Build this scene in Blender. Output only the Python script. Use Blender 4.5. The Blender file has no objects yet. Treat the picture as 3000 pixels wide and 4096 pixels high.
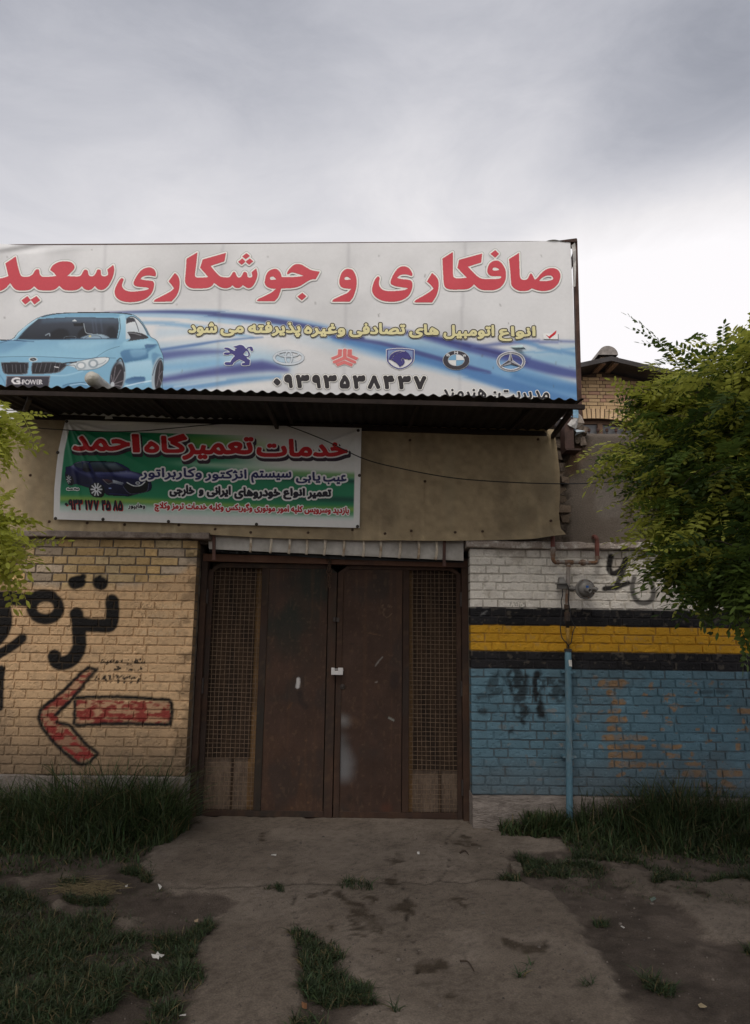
import bpy, math, random
import numpy as np

rng = np.random.default_rng(11)
random.seed(11)
C = bpy.context.scene.collection
scene = bpy.context.scene

# ------------------------------------------------------------------ camera
F = 2815.0                      # focal length in pixels of a 3000 x 4096 picture
CAM = np.array([0.0, -6.0, 1.54])
PITCH, ROLL = math.radians(9.58), math.radians(0.72)
cam = bpy.data.cameras.new('camera')
cam.sensor_fit = 'VERTICAL'; cam.sensor_height = 36.0; cam.lens = F / 4096 * 36.0
cam.clip_start = 0.05; cam.clip_end = 3000
cam_ob = bpy.data.objects.new('camera', cam); C.objects.link(cam_ob)
def _rx(a): c, s = math.cos(a), math.sin(a); return np.array([[1, 0, 0], [0, c, -s], [0, s, c]])
def _rz(a): c, s = math.cos(a), math.sin(a); return np.array([[c, -s, 0], [s, c, 0], [0, 0, 1]])
RM = _rx(math.pi / 2 + PITCH) @ _rz(ROLL)
from mathutils import Matrix
cam_ob.matrix_world = Matrix([list(RM[i]) + [CAM[i]] for i in range(3)] + [[0, 0, 0, 1]])
scene.camera = cam_ob

# ------------------------------------------------------------------ world, sun, exposure
SUN_EL, SUN_AZ = math.radians(52), math.radians(200)      # azimuth measured from +Y towards +X
w = bpy.data.worlds.new('World'); scene.world = w; w.use_nodes = True
nt = w.node_tree; N = nt.nodes; L = nt.links
bg = N['Background']; bg.inputs['Strength'].default_value = 0.116
sky = N.new('ShaderNodeTexSky'); sky.sky_type = 'NISHITA'; sky.sun_disc = False
sky.sun_elevation = SUN_EL; sky.sun_rotation = SUN_AZ
tc = N.new('ShaderNodeTexCoord')
def wmath(op, a, b=None, c=None, clamp=False):
    n = N.new('ShaderNodeMath'); n.operation = op; n.use_clamp = clamp
    for i, x in enumerate((a, b, c)):
        if x is None: continue
        if hasattr(x, 'is_linked'): L.new(x, n.inputs[i])
        else: n.inputs[i].default_value = x
    return n.outputs[0]
def wdot(v):
    n = N.new('ShaderNodeVectorMath'); n.operation = 'DOT_PRODUCT'
    L.new(tc.outputs['Generated'], n.inputs[0]); n.inputs[1].default_value = v
    return n.outputs['Value']
def wnoise(scale, detail, rough, stretch=(1, 1, 1), off=(0, 0, 0), dist=0.0):
    m = N.new('ShaderNodeMapping'); m.inputs['Scale'].default_value = stretch; m.inputs['Location'].default_value = off
    L.new(tc.outputs['Generated'], m.inputs['Vector'])
    n = N.new('ShaderNodeTexNoise'); n.inputs['Scale'].default_value = scale; n.inputs['Detail'].default_value = detail
    n.inputs['Roughness'].default_value = rough; n.inputs['Distortion'].default_value = dist
    L.new(m.outputs[0], n.inputs['Vector']); return n.outputs['Fac']
def dirpx(u, v):
    d = RM @ np.array([(u - 1500) / F, -(v - 2048) / F, -1.0]); return tuple(d / np.linalg.norm(d))
def blob(u, v, inner, outer):           # soft patch of cloud round a direction (cosines of the radii in degrees)
    n = N.new('ShaderNodeMapRange'); n.interpolation_type = 'SMOOTHSTEP'
    L.new(wdot(dirpx(u, v)), n.inputs['Value'])
    n.inputs['From Min'].default_value = math.cos(math.radians(outer)); n.inputs['From Max'].default_value = math.cos(math.radians(inner))
    return n.outputs['Result']
sep = N.new('ShaderNodeSeparateXYZ'); L.new(tc.outputs['Generated'], sep.inputs[0])
n1 = wnoise(1.6, 7, 0.55, (1, 1, 1.9), (3.1, 0.4, 0.2), 0.5)
n2 = wnoise(4.6, 10, 0.64, (1, 1.3, 2.2), (1.7, 2.4, 0.9), 0.6)
elev = wmath('MULTIPLY', sep.outputs['Z'], 1.0)
base = wmath('MULTIPLY_ADD', elev, -8.0, 9.3)                     # brighter towards the horizon
base = wmath('MULTIPLY_ADD', wmath('SUBTRACT', n1, 0.5), 1.7, base)
base = wmath('MULTIPLY_ADD', wmath('SUBTRACT', n2, 0.5), 1.9, base)
base = wmath('MULTIPLY_ADD', blob(2820, 1560, 5, 19), 3.2, base)
base = wmath('MULTIPLY_ADD', blob(1350, 450, 4, 26), 0.8, base)
base = wmath('MULTIPLY_ADD', blob(150, 820, 3, 20), 0.7, base)
base = wmath('MULTIPLY_ADD', blob(-100, 100, 5, 30), -1.0, base)
base = wmath('MULTIPLY_ADD', blob(2950, 50, 4, 24), -.2, base)
base = wmath('MULTIPLY_ADD', blob(2900, 700, 2, 14), -1.1, base)
back = wmath('MULTIPLY', sep.outputs['Y'], -1.0)
base = wmath('MULTIPLY_ADD', wmath('MAXIMUM', back, 0.0), 3.0, base)    # thinner cloud where the sun stands
base = wmath('MINIMUM', wmath('MAXIMUM', base, 1.4), 7.2)
ramp = N.new('ShaderNodeValToRGB')
ramp.color_ramp.elements[0].position = 0.12; ramp.color_ramp.elements[0].color = (0.76, 0.82, 1.0, 1)
ramp.color_ramp.elements[1].position = 0.62; ramp.color_ramp.elements[1].color = (1.0, 0.972, 0.985, 1)
L.new(wmath('MULTIPLY', base, 0.1), ramp.inputs['Fac'])
cl = N.new('ShaderNodeVectorMath'); cl.operation = 'SCALE'
L.new(ramp.outputs['Color'], cl.inputs[0]); L.new(base, cl.inputs['Scale'])
mx = N.new('ShaderNodeMix'); mx.data_type = 'RGBA'; mx.inputs['Factor'].default_value = 0.96
L.new(sky.outputs['Color'], mx.inputs['A']); L.new(cl.outputs['Vector'], mx.inputs['B'])
L.new(mx.outputs['Result'], bg.inputs['Color'])

sl = bpy.data.lights.new('sun', 'SUN'); sl.energy = 1.5; sl.angle = math.radians(28); sl.color = (1.0, 0.93, 0.84)
so = bpy.data.objects.new('sun', sl); C.objects.link(so)
so.rotation_euler = (math.pi / 2 - SUN_EL, 0, -SUN_AZ + math.pi)   # shines from azimuth SUN_AZ down into the scene
sv = scene.view_settings
sv.view_transform = 'Standard'; sv.look = 'None'; sv.exposure = 0.30; sv.gamma = 1.0; sv.use_curve_mapping = False
scene.cycles.max_bounces = 8; scene.cycles.transparent_max_bounces = 8

# ------------------------------------------------------------------ picture <-> place
def ray(u, v):
    u = np.asarray(u, float); v = np.asarray(v, float)
    d = np.stack([(u - 1500) / F, -(v - 2048) / F, -np.ones_like(u)], -1)
    return d @ RM.T
def P(u, v, Y):
    """points on the upright plane y = Y that the given photo pixels look at"""
    d = ray(u, v); t = (np.asarray(Y, float) - CAM[1]) / d[..., 1]
    return CAM + d * t[..., None]
def G(u, v, z=0.0):
    d = ray(u, v); t = (z - CAM[2]) / d[..., 2]
    return CAM + d * t[..., None]
def proj(p):
    q = (np.asarray(p, float) - CAM) @ RM
    return 1500 + F * q[..., 0] / -q[..., 2], 2048 - F * q[..., 1] / -q[..., 2]
def X(u, v, Y): return float(P(u, v, Y)[0])
def Z(u, v, Y): return float(P(u, v, Y)[2])

def lin(c):
    c = np.asarray(c, float) / 255.0
    return np.where(c <= 0.04045, c / 12.92, ((c + 0.055) / 1.055) ** 2.4)

# ------------------------------------------------------------------ numpy noise
def vnoise(x, y, seed=0):
    xi = np.floor(x).astype(np.int64); yi = np.floor(y).astype(np.int64)
    fx = x - xi; fy = y - yi; fx = fx * fx * (3 - 2 * fx); fy = fy * fy * (3 - 2 * fy)
    def h(a, b):
        n = (a * 374761393 + b * 668265263 + seed * 144269504) & 0xffffffff
        n = ((n ^ (n >> 13)) * 1274126177) & 0xffffffff
        return ((n ^ (n >> 16)) & 0xffff) / 65535.0
    return (h(xi, yi) * (1 - fx) + h(xi + 1, yi) * fx) * (1 - fy) + (h(xi, yi + 1) * (1 - fx) + h(xi + 1, yi + 1) * fx) * fy
def fbm(x, y, seed=0, o=4, g=0.5):
    s = 0; a = 1; t = 0
    for i in range(o):
        s = s + a * vnoise(x * 2 ** i + 17.3 * i, y * 2 ** i - 9.1 * i, seed + i); t += a; a *= g
    return s / t
def sstep(a, b, x):
    t = np.clip((x - a) / (b - a), 0, 1); return t * t * (3 - 2 * t)

# ------------------------------------------------------------------ materials
MATS = {}
def M(name, col=(.5, .5, .5), rough=.8, metal=0.0, col2=None, scale=6, lo=.4, hi=.62, var=.12, bump=0.0, bscale=80,
      attr=False, spec=.3, stretch=(1, 1, 1), detail=6):
    if name in MATS: return MATS[name]
    m = bpy.data.materials.new(name); m.use_nodes = True; MATS[name] = m
    n = m.node_tree.nodes; l = m.node_tree.links; b = n['Principled BSDF']
    b.inputs['Roughness'].default_value = rough; b.inputs['Metallic'].default_value = metal
    b.inputs['Specular IOR Level'].default_value = spec
    t = n.new('ShaderNodeTexCoord'); mp = n.new('ShaderNodeMapping'); mp.inputs['Scale'].default_value = stretch
    l.new(t.outputs['Object'], mp.inputs['Vector'])
    nz = n.new('ShaderNodeTexNoise'); nz.inputs['Scale'].default_value = scale; nz.inputs['Detail'].default_value = detail
    nz.inputs['Roughness'].default_value = .62
    l.new(mp.outputs[0], nz.inputs['Vector'])
    if attr:
        a = n.new('ShaderNodeAttribute'); a.attribute_name = 'Col'; src = a.outputs['Color']
    else:
        rgb = n.new('ShaderNodeRGB'); rgb.outputs[0].default_value = (*col, 1); src = rgb.outputs[0]
    if col2 is not None:
        mr = n.new('ShaderNodeMapRange'); mr.inputs['From Min'].default_value = lo; mr.inputs['From Max'].default_value = hi
        l.new(nz.outputs['Fac'], mr.inputs['Value'])
        mi = n.new('ShaderNodeMix'); mi.data_type = 'RGBA'
        l.new(mr.outputs['Result'], mi.inputs['Factor']); l.new(src, mi.inputs['A']); mi.inputs['B'].default_value = (*col2, 1)
        src = mi.outputs['Result']
    if var:
        fz = n.new('ShaderNodeTexNoise'); fz.inputs['Scale'].default_value = scale * 7; fz.inputs['Detail'].default_value = 5
        l.new(mp.outputs[0], fz.inputs['Vector'])
        v = n.new('ShaderNodeMapRange'); v.inputs['From Min'].default_value = .25; v.inputs['From Max'].default_value = .75
        v.inputs['To Min'].default_value = 1 - var; v.inputs['To Max'].default_value = 1 + var
        l.new(fz.outputs['Fac'], v.inputs['Value'])
        sc = n.new('ShaderNodeVectorMath'); sc.operation = 'SCALE'
        l.new(src, sc.inputs[0]); l.new(v.outputs['Result'], sc.inputs['Scale']); src = sc.outputs['Vector']
    l.new(src, b.inputs['Base Color'])
    if bump:
        bz = n.new('ShaderNodeTexNoise'); bz.inputs['Scale'].default_value = bscale; bz.inputs['Detail'].default_value = 6
        l.new(mp.outputs[0], bz.inputs['Vector'])
        bp = n.new('ShaderNodeBump'); bp.inputs['Strength'].default_value = 1.0; bp.inputs['Distance'].default_value = bump
        l.new(bz.outputs['Fac'], bp.inputs['Height']); l.new(bp.outputs['Normal'], b.inputs['Normal'])
    return m
def leaf_mat(name, trans=.35, rough=.5):
    if name in MATS: return MATS[name]
    m = bpy.data.materials.new(name); m.use_nodes = True; MATS[name] = m
    n = m.node_tree.nodes; l = m.node_tree.links; b = n['Principled BSDF']; o = n['Material Output']
    a = n.new('ShaderNodeAttribute'); a.attribute_name = 'Col'
    l.new(a.outputs['Color'], b.inputs['Base Color']); b.inputs['Roughness'].default_value = rough
    b.inputs['Specular IOR Level'].default_value = .3
    tr = n.new('ShaderNodeBsdfTranslucent'); l.new(a.outputs['Color'], tr.inputs['Color'])
    mi = n.new('ShaderNodeMixShader'); mi.inputs[0].default_value = trans
    l.new(b.outputs[0], mi.inputs[1]); l.new(tr.outputs[0], mi.inputs[2]); l.new(mi.outputs[0], o.inputs['Surface'])
    return m

# ------------------------------------------------------------------ meshes
ORG = {}
def org(o): return ORG.get(o.name, np.zeros(3)) if o is not None else np.zeros(3)
class MB:
    def __init__(s): s.v = []; s.f = []; s.m = []; s.c = []; s.n = 0
    def add(s, v, f, mi=0, col=None):
        v = np.asarray(v, float).reshape(-1, 3); k = s.n
        s.v.append(v); s.n += len(v)
        if isinstance(f, np.ndarray): f = (f + k).tolist()
        else: f = [[i + k for i in q] for q in f]
        s.f += f; s.m += [mi] * len(f)
        c = np.ones((len(v), 3)) if col is None else np.broadcast_to(np.asarray(col, float), (len(v), 3))
        s.c.append(c)
    def box(s, a, b, mi=0, col=None, jit=0):
        x0, y0, z0 = np.minimum(a, b); x1, y1, z1 = np.maximum(a, b)
        v = np.array([[x0, y0, z0], [x1, y0, z0], [x1, y1, z0], [x0, y1, z0], [x0, y0, z1], [x1, y0, z1], [x1, y1, z1], [x0, y1, z1]])
        if jit: v = v + rng.uniform(-jit, jit, v.shape)
        s.add(v, [[0, 3, 2, 1], [4, 5, 6, 7], [0, 1, 5, 4], [1, 2, 6, 5], [2, 3, 7, 6], [3, 0, 4, 7]], mi, col)
    def prism(s, front, d, mi=0, col=None):
        """polygon (list of points) pushed along vector d"""
        p = np.asarray(front, float); n = len(p); q = p + np.asarray(d, float)
        f = [list(range(n)), list(range(2 * n - 1, n - 1, -1))] + [[(i + 1) % n, i, n + i, n + (i + 1) % n] for i in range(n)]
        s.add(np.vstack([p, q]), f, mi, col)
    def tube(s, path, r, n=8, mi=0, col=None, cap=True, flat=1.0):
        p = np.asarray(path, float); k = len(p); r = np.broadcast_to(np.asarray(r, float), (k,))
        t = np.gradient(p, axis=0); t /= np.linalg.norm(t, axis=1)[:, None] + 1e-12
        up = np.array([0, 0, 1.0]) if abs(t[0][2]) < .9 else np.array([0, 1.0, 0])
        a = np.cross(t[0], up); a /= np.linalg.norm(a); vs = []
        ang = np.arange(n) * 2 * math.pi / n
        for i in range(k):
            a = a - t[i] * np.dot(a, t[i]); a /= np.linalg.norm(a); b = np.cross(t[i], a)
            vs.append(p[i] + r[i] * (np.cos(ang)[:, None] * a + flat * np.sin(ang)[:, None] * b))
        f = [[i * n + j, i * n + (j + 1) % n, (i + 1) * n + (j + 1) % n, (i + 1) * n + j] for i in range(k - 1) for j in range(n)]
        if cap: f += [list(range(n))[::-1], [(k - 1) * n + j for j in range(n)]]
        s.add(np.vstack(vs), f, mi, col)
    def bar(s, a, b, w, h, up=(0, 0, 1), mi=0, col=None):
        """rectangular bar from a to b: w across, h along up"""
        a = np.asarray(a, float); b = np.asarray(b, float); d = b - a; d /= np.linalg.norm(d)
        sd = np.cross(d, up); sd /= np.linalg.norm(sd); u = np.cross(sd, d)
        o = [sd * w / 2 * i + u * h / 2 * j for i, j in ((-1, -1), (1, -1), (1, 1), (-1, 1))]
        s.prism([a + q for q in o], b - a, mi, col)
    def lathe(s, c, axis, prof, n=24, mi=0, col=None):
        """prof: (distance along axis, radius) pairs"""
        ax = np.asarray(axis, float); ax /= np.linalg.norm(ax)
        t = np.array([0, 0, 1.0]) if abs(ax[2]) < .9 else np.array([1.0, 0, 0])
        a = np.cross(ax, t); a /= np.linalg.norm(a); b = np.cross(ax, a); ang = np.arange(n) * 2 * math.pi / n
        vs = np.vstack([np.asarray(c) + ax * h + r * (np.cos(ang)[:, None] * a + np.sin(ang)[:, None] * b) for h, r in prof])
        k = len(prof)
        f = [[i * n + j, i * n + (j + 1) % n, (i + 1) * n + (j + 1) % n, (i + 1) * n + j] for i in range(k - 1) for j in range(n)]
        f += [list(range(n))[::-1], [(k - 1) * n + j for j in range(n)]]
        s.add(vs, f, mi, col)
    def grid(s, pts, mi=0, col=None, keep=None):
        h, wd = pts.shape[:2]
        i = np.arange(h * wd).reshape(h, wd)
        f = np.stack([i[:-1, :-1], i[:-1, 1:], i[1:, 1:], i[1:, :-1]], -1).reshape(-1, 4)
        if keep is not None: f = f[keep.reshape(-1)]
        if col is not None: col = np.asarray(col).reshape(-1, 3)
        s.add(pts.reshape(-1, 3), f, mi, col)
    def build(s, name, mats, parent=None, smooth=False, clean=False):
        v = np.vstack(s.v); c = np.vstack(s.c)
        me = bpy.data.meshes.new(name)
        cnt = np.fromiter((len(q) for q in s.f), int, len(s.f)); tot = int(cnt.sum())
        flat = np.fromiter((i for q in s.f for i in q), np.int32, tot)
        if clean:
            used = np.zeros(len(v), bool); used[flat] = True; idx = np.cumsum(used) - 1
            v = v[used]; c = c[used]; flat = idx[flat].astype(np.int32)
        o3 = org(parent)
        me.vertices.add(len(v)); me.vertices.foreach_set('co', (v - o3).astype(np.float32).ravel())
        me.loops.add(tot); me.loops.foreach_set('vertex_index', flat)
        me.polygons.add(len(cnt)); me.polygons.foreach_set('loop_start', np.concatenate([[0], np.cumsum(cnt)[:-1]]).astype(np.int32))
        me.polygons.foreach_set('material_index', np.array(s.m, np.int32))
        me.polygons.foreach_set('use_smooth', np.full(len(cnt), smooth))
        me.update(calc_edges=True); me.validate()
        if len(me.vertices) == len(v):
            at = me.color_attributes.new('Col', 'FLOAT_COLOR', 'POINT')
            at.data.foreach_set('color', np.hstack([c, np.ones((len(c), 1))]).astype(np.float32).ravel())
        for m in (mats if isinstance(mats, (list, tuple)) else [mats]): me.materials.append(m)
        ob = bpy.data.objects.new(name, me); C.objects.link(ob)
        ORG[ob.name] = o3
        if parent is not None: ob.parent = parent
        return ob
def tag(o, label=None, cat=None, group=None, kind=None):
    if label: o['label'] = label
    if cat: o['category'] = cat
    if group: o['group'] = group
    if kind: o['kind'] = kind
    return o
def thing(name, loc, label, cat, group=None):
    o = bpy.data.objects.new(name, None); C.objects.link(o); o.location = loc; o.empty_display_size = .1
    ORG[o.name] = np.asarray(loc, float)
    return tag(o, label, cat, group)
def copy_part(o, parent, shift=(0, 0, 0)):
    c = o.copy(); C.objects.link(c); c.parent = parent
    c.location = (o.location[0] + shift[0], o.location[1] + shift[1], o.location[2] + shift[2])
    return c

# ------------------------------------------------------------------ flat shapes: curves, masks, outlines
def curve(pts, k=6):
    """closed outline through points; a third entry marks a corner"""
    p = np.array([q[:2] for q in pts], float); cn = [len(q) > 2 for q in pts]; n = len(p); out = []
    for i in range(n):
        a, b = p[i], p[(i + 1) % n]
        pa = a - (b - a) * .0 if cn[i] else p[i - 1]; nb = b if cn[(i + 1) % n] else p[(i + 2) % n]
        m0 = (b - pa) / 2; m1 = (nb - a) / 2
        if cn[i] and cn[(i + 1) % n]: out.append(a); continue
        for t in np.arange(k) / k:
            out.append((2 * t**3 - 3 * t**2 + 1) * a + (t**3 - 2 * t**2 + t) * m0 + (-2 * t**3 + 3 * t**2) * b + (t**3 - t**2) * m1)
    return np.array(out)
def spline(pts, k=8):
    p = np.array(pts, float); n = len(p); out = []
    for i in range(n - 1):
        m0 = (p[min(i + 1, n - 1)] - p[max(i - 1, 0)]) / 2; m1 = (p[min(i + 2, n - 1)] - p[i]) / 2
        for t in np.arange(k) / k:
            out.append((2 * t**3 - 3 * t**2 + 1) * p[i] + (t**3 - 2 * t**2 + t) * m0 + (-2 * t**3 + 3 * t**2) * p[i + 1] + (t**3 - t**2) * m1)
    return np.array(out + [p[-1]])
class Canvas:
    """a regular grid over photo pixels (u0..u1, v0..v1)"""
    def __init__(s, u0, v0, u1, v1, step):
        s.u = np.arange(u0, u1 + step * .5, step); s.v = np.arange(v0, v1 + step * .5, step); s.step = step
        s.U, s.V = np.meshgrid(s.u, s.v); s.shape = s.U.shape
    def poly(s, pts, mask=None):
        p = np.asarray(pts, float); m = np.zeros(s.shape, bool)
        j0 = max(0, int((p[:, 1].min() - s.v[0]) / s.step)); j1 = min(s.shape[0], int((p[:, 1].max() - s.v[0]) / s.step) + 2)
        i0 = max(0, int((p[:, 0].min() - s.u[0]) / s.step)); i1 = min(s.shape[1], int((p[:, 0].max() - s.u[0]) / s.step) + 2)
        if j1 <= j0 or i1 <= i0: return m
        sub = np.zeros((j1 - j0, i1 - i0), bool); u = s.u[i0:i1]; v = s.v[j0:j1]
        for a, b in zip(p, np.roll(p, -1, 0)):
            if a[1] == b[1]: continue
            lo, hi = (a, b) if a[1] < b[1] else (b, a)
            r = (v >= lo[1]) & (v < hi[1])
            if not r.any(): continue
            xc = lo[0] + (v[r] - lo[1]) / (hi[1] - lo[1]) * (hi[0] - lo[0])
            sub[r] ^= u[None, :] < xc[:, None]
        m[j0:j1, i0:i1] = sub
        return m
    def line(s, pts, width, feather=1.0):
        return stroke(s.U, s.V, pts, width, feather)
def stroke(U, V, pts, width, feather=1.0):
    """coverage 0..1 of a brush line of the given (tapering) width"""
    p = np.asarray(pts, float); wd = np.interp(np.linspace(0, 1, len(p)), np.linspace(0, 1, np.size(width)), np.atleast_1d(width)) / 2
    best = np.full(U.shape, 1e9); mw = wd.max() + feather + 2
    m = (U > p[:, 0].min() - mw) & (U < p[:, 0].max() + mw) & (V > p[:, 1].min() - mw) & (V < p[:, 1].max() + mw)
    u = U[m]; v = V[m]; bd = np.full(u.shape, 1e9)
    for i in range(max(1, len(p) - 1)):
        a = p[i]; b = p[min(i + 1, len(p) - 1)]; d = b - a; l2 = d @ d + 1e-9
        t = np.clip(((u - a[0]) * d[0] + (v - a[1]) * d[1]) / l2, 0, 1)
        wi = wd[i] + (wd[min(i + 1, len(wd) - 1)] - wd[i]) * t
        bd = np.minimum(bd, np.hypot(u - a[0] - d[0] * t, v - a[1] - d[1] * t) - wi)
    best[m] = bd
    return 1 - sstep(-feather, feather, best)
def sdf(mask, R=14):
    """signed distance in cells, positive inside"""
    def d2(m):
        big = 1e6; g = np.where(m, 0.0, big); h, wd = m.shape
        a = g.copy()
        for k in range(1, R + 1):
            a[:, k:] = np.minimum(a[:, k:], g[:, :-k] + k * k); a[:, :-k] = np.minimum(a[:, :-k], g[:, k:] + k * k)
        b = a.copy()
        for k in range(1, R + 1):
            b[k:] = np.minimum(b[k:], a[:-k] + k * k); b[:-k] = np.minimum(b[:-k], a[k:] + k * k)
        return np.sqrt(np.minimum(b, R * R * 2))
    f = np.where(mask, d2(~mask) - .5, -(d2(mask) - .5))
    return f
def iso(cv, f, level=0.0):
    """polygons (in photo pixels) of the region f > level"""
    g = f - level; ins = g > 0; U, V = cv.U, cv.V
    full = ins[:-1, :-1] & ins[1:, :-1] & ins[:-1, 1:] & ins[1:, 1:]
    anyi = ins[:-1, :-1] | ins[1:, :-1] | ins[:-1, 1:] | ins[1:, 1:]
    vs = []; fs = []; n = 0
    for j in np.nonzero(full.any(1))[0]:
        r = np.flatnonzero(np.diff(np.concatenate([[0], full[j].astype(int), [0]])))
        for a, b in zip(r[::2], r[1::2]):
            while a < b:
                e = min(b, a + 4)
                vs += [(cv.u[a], cv.v[j]), (cv.u[e], cv.v[j]), (cv.u[e], cv.v[j + 1]), (cv.u[a], cv.v[j + 1])]
                fs.append([n, n + 1, n + 2, n + 3]); n += 4; a = e
    for j, i in zip(*np.nonzero(anyi & ~full)):
        q = [(j, i), (j, i + 1), (j + 1, i + 1), (j + 1, i)]; poly = []
        for k in range(4):
            a, b = q[k], q[(k + 1) % 4]; ga, gb = g[a], g[b]
            if ga > 0: poly.append((U[a], V[a]))
            if (ga > 0) != (gb > 0):
                t = ga / (ga - gb); poly.append((U[a] + (U[b] - U[a]) * t, V[a] + (V[b] - V[a]) * t))
        if len(poly) > 2:
            vs += poly; fs.append(list(range(n, n + len(poly)))); n += len(poly)
    return np.array(vs, float).reshape(-1, 2), fs

# ------------------------------------------------------------------ Persian writing (joined letter forms, set right to left)
FORMS = {}
for row in ('ا FE8D FE8E - -', 'ب FE8F FE90 FE91 FE92', 'پ FB56 FB57 FB58 FB59', 'ت FE95 FE96 FE97 FE98', 'ج FE9D FE9E FE9F FEA0', 'چ FB7A FB7B FB7C FB7D',
            'ح FEA1 FEA2 FEA3 FEA4', 'خ FEA5 FEA6 FEA7 FEA8', 'د FEA9 FEAA - -', 'ذ FEAB FEAC - -', 'ر FEAD FEAE - -', 'ز FEAF FEB0 - -', 'ژ FB8A FB8B - -',
            'س FEB1 FEB2 FEB3 FEB4', 'ش FEB5 FEB6 FEB7 FEB8', 'ص FEB9 FEBA FEBB FEBC', 'ط FEC1 FEC2 FEC3 FEC4', 'ع FEC9 FECA FECB FECC', 'غ FECD FECE FECF FED0',
            'ف FED1 FED2 FED3 FED4', 'ک FB8E FB8F FB90 FB91', 'گ FB92 FB93 FB94 FB95', 'ل FEDD FEDE FEDF FEE0', 'م FEE1 FEE2 FEE3 FEE4', 'ن FEE5 FEE6 FEE7 FEE8',
            'و FEED FEEE - -', 'ه FEE9 FEEA FEEB FEEC', 'ی FBFC FBFD FBFE FBFF'):
    q = row.split(); FORMS[q[0]] = [None if x == '-' else chr(int(x, 16)) for x in q[1:]]
def shape_rtl(t):
    if not any(c in FORMS for c in t): return t
    out = []
    for i, c in enumerate(t):
        if c not in FORMS: out.append(c); continue
        pv = i > 0 and t[i - 1] in FORMS and FORMS[t[i - 1]][2] is not None
        nx = i < len(t) - 1 and t[i + 1] in FORMS and FORMS[c][2] is not None
        out.append(FORMS[c][3 if pv and nx else 1 if pv else 2 if nx else 0])
    s = ''.join(reversed(out))
    return s.replace(FORMS['ا'][1] + FORMS['ل'][2], '\uFEFB').replace(FORMS['ا'][1] + FORMS['ل'][3], '\uFEFC')
def text_mask(cv, body, rect, slope=0.0, rtl=True):
    """cells of the canvas covered by the writing fitted into rect = (u0, v0, u1, v1)"""
    cu = bpy.data.curves.new('writing', 'FONT'); cu.body = shape_rtl(body) if rtl else body; cu.resolution_u = 4
    ob = bpy.data.objects.new('writing', cu); C.objects.link(ob)
    dg = bpy.context.evaluated_depsgraph_get(); dg.update()
    cc = ob.evaluated_get(dg).to_curve(dg); loops = []
    for sp in cc.splines:
        if sp.type == 'BEZIER':
            bp = sp.bezier_points; n = len(bp); q = []
            for i in range(n):
                a, b = bp[i], bp[(i + 1) % n]; p0, p1, p2, p3 = (np.array(x[:2]) for x in (a.co, a.handle_right, b.handle_left, b.co))
                for t in np.arange(5) / 5: q.append(p0 * (1 - t) ** 3 + 3 * p1 * t * (1 - t) ** 2 + 3 * p2 * t * t * (1 - t) + p3 * t ** 3)
        else: q = [np.array(x.co[:2]) for x in sp.points]
        if len(q) > 2: loops.append(np.array(q))
    ob.evaluated_get(dg).to_curve_clear(); bpy.data.objects.remove(ob); bpy.data.curves.remove(cu)
    co = np.vstack(loops)
    lo, hi = co.min(0), co.max(0); u0, v0, u1, v1 = rect; wn = np.zeros(cv.shape, int)
    for q in loops:                                                  # winding number of all the outlines together
        u = u0 + (q[:, 0] - lo[0]) / (hi[0] - lo[0]) * (u1 - u0); v = v1 - (q[:, 1] - lo[1]) / (hi[1] - lo[1]) * (v1 - v0) + slope * (u - u0)
        j0 = max(0, int((v.min() - cv.v[0]) / cv.step)); j1 = min(cv.shape[0], int((v.max() - cv.v[0]) / cv.step) + 2); i1 = min(cv.shape[1], int((u.max() - cv.u[0]) / cv.step) + 2); i0 = max(0, int((u.min() - cv.u[0]) / cv.step))
        if j1 <= j0 or i1 <= i0: continue
        uu, vv = cv.u[i0:i1], cv.v[j0:j1]; sub = np.zeros((j1 - j0, i1 - i0), int)
        for ua, va, ub, vb in zip(u, v, np.roll(u, -1), np.roll(v, -1)):
            if va == vb: continue
            sg = 1 if va < vb else -1; lo_, hi_ = min(va, vb), max(va, vb); r = (vv >= lo_) & (vv < hi_)
            if r.any(): sub[r] += sg * (uu[None, :] < (ua + (vv[r] - va) / (vb - va) * (ub - ua))[:, None])
        wn[j0:j1, i0:i1] += sub
    return wn != 0

# ================================================================== GROUND
def to_px(z, ox, oy, s): return [(ox + q[0] * s,) + (oy + q[1] * s,) + tuple(q[2:]) for q in z]
za = lambda z: to_px(z, 0, 3100, .66586)          # three close looks at the ground, in their own pixels
zb = lambda z: to_px(z, 1000, 3200, .66586)
zc = lambda z: to_px(z, 2000, 3200, .60533)
APRON = [(806, 3262), (693, 3353), (599, 3393), (566, 3446), (599, 3500), (639, 3526), (686, 3560), (713, 3576), (765, 3566), (900, 3572),
         (960, 3600), (932, 3632), (868, 3660), (859, 3719), (806, 3766), (812, 3852), (819, 3899), (792, 3952), (753, 4026), (735, 4110), (700, 4400),
         (1130, 4400), (1160, 4086), (1213, 3999), (1200, 3966), (1190, 3812), (1180, 3735), (1262, 3730), (1330, 3775), (1385, 3820), (1360, 3850),
         (1410, 3900), (1480, 3930), (1520, 3990), (1400, 4060), (1500, 4120), (1600, 4400), (2700, 4400),
         (2560, 4110), (2484, 3950), (2448, 3908), (2412, 3835), (2357, 3769), (2315, 3720), (2290, 3642), (2206, 3557),
         (2120, 3530), (2006, 3503), (2042, 3466), (2036, 3424), (2067, 3397), (2121, 3400), (2200, 3402), (2250, 3395), (2270, 3360), (2180, 3346), (2000, 3322), (1892, 3300), (1880, 3262)]
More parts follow.
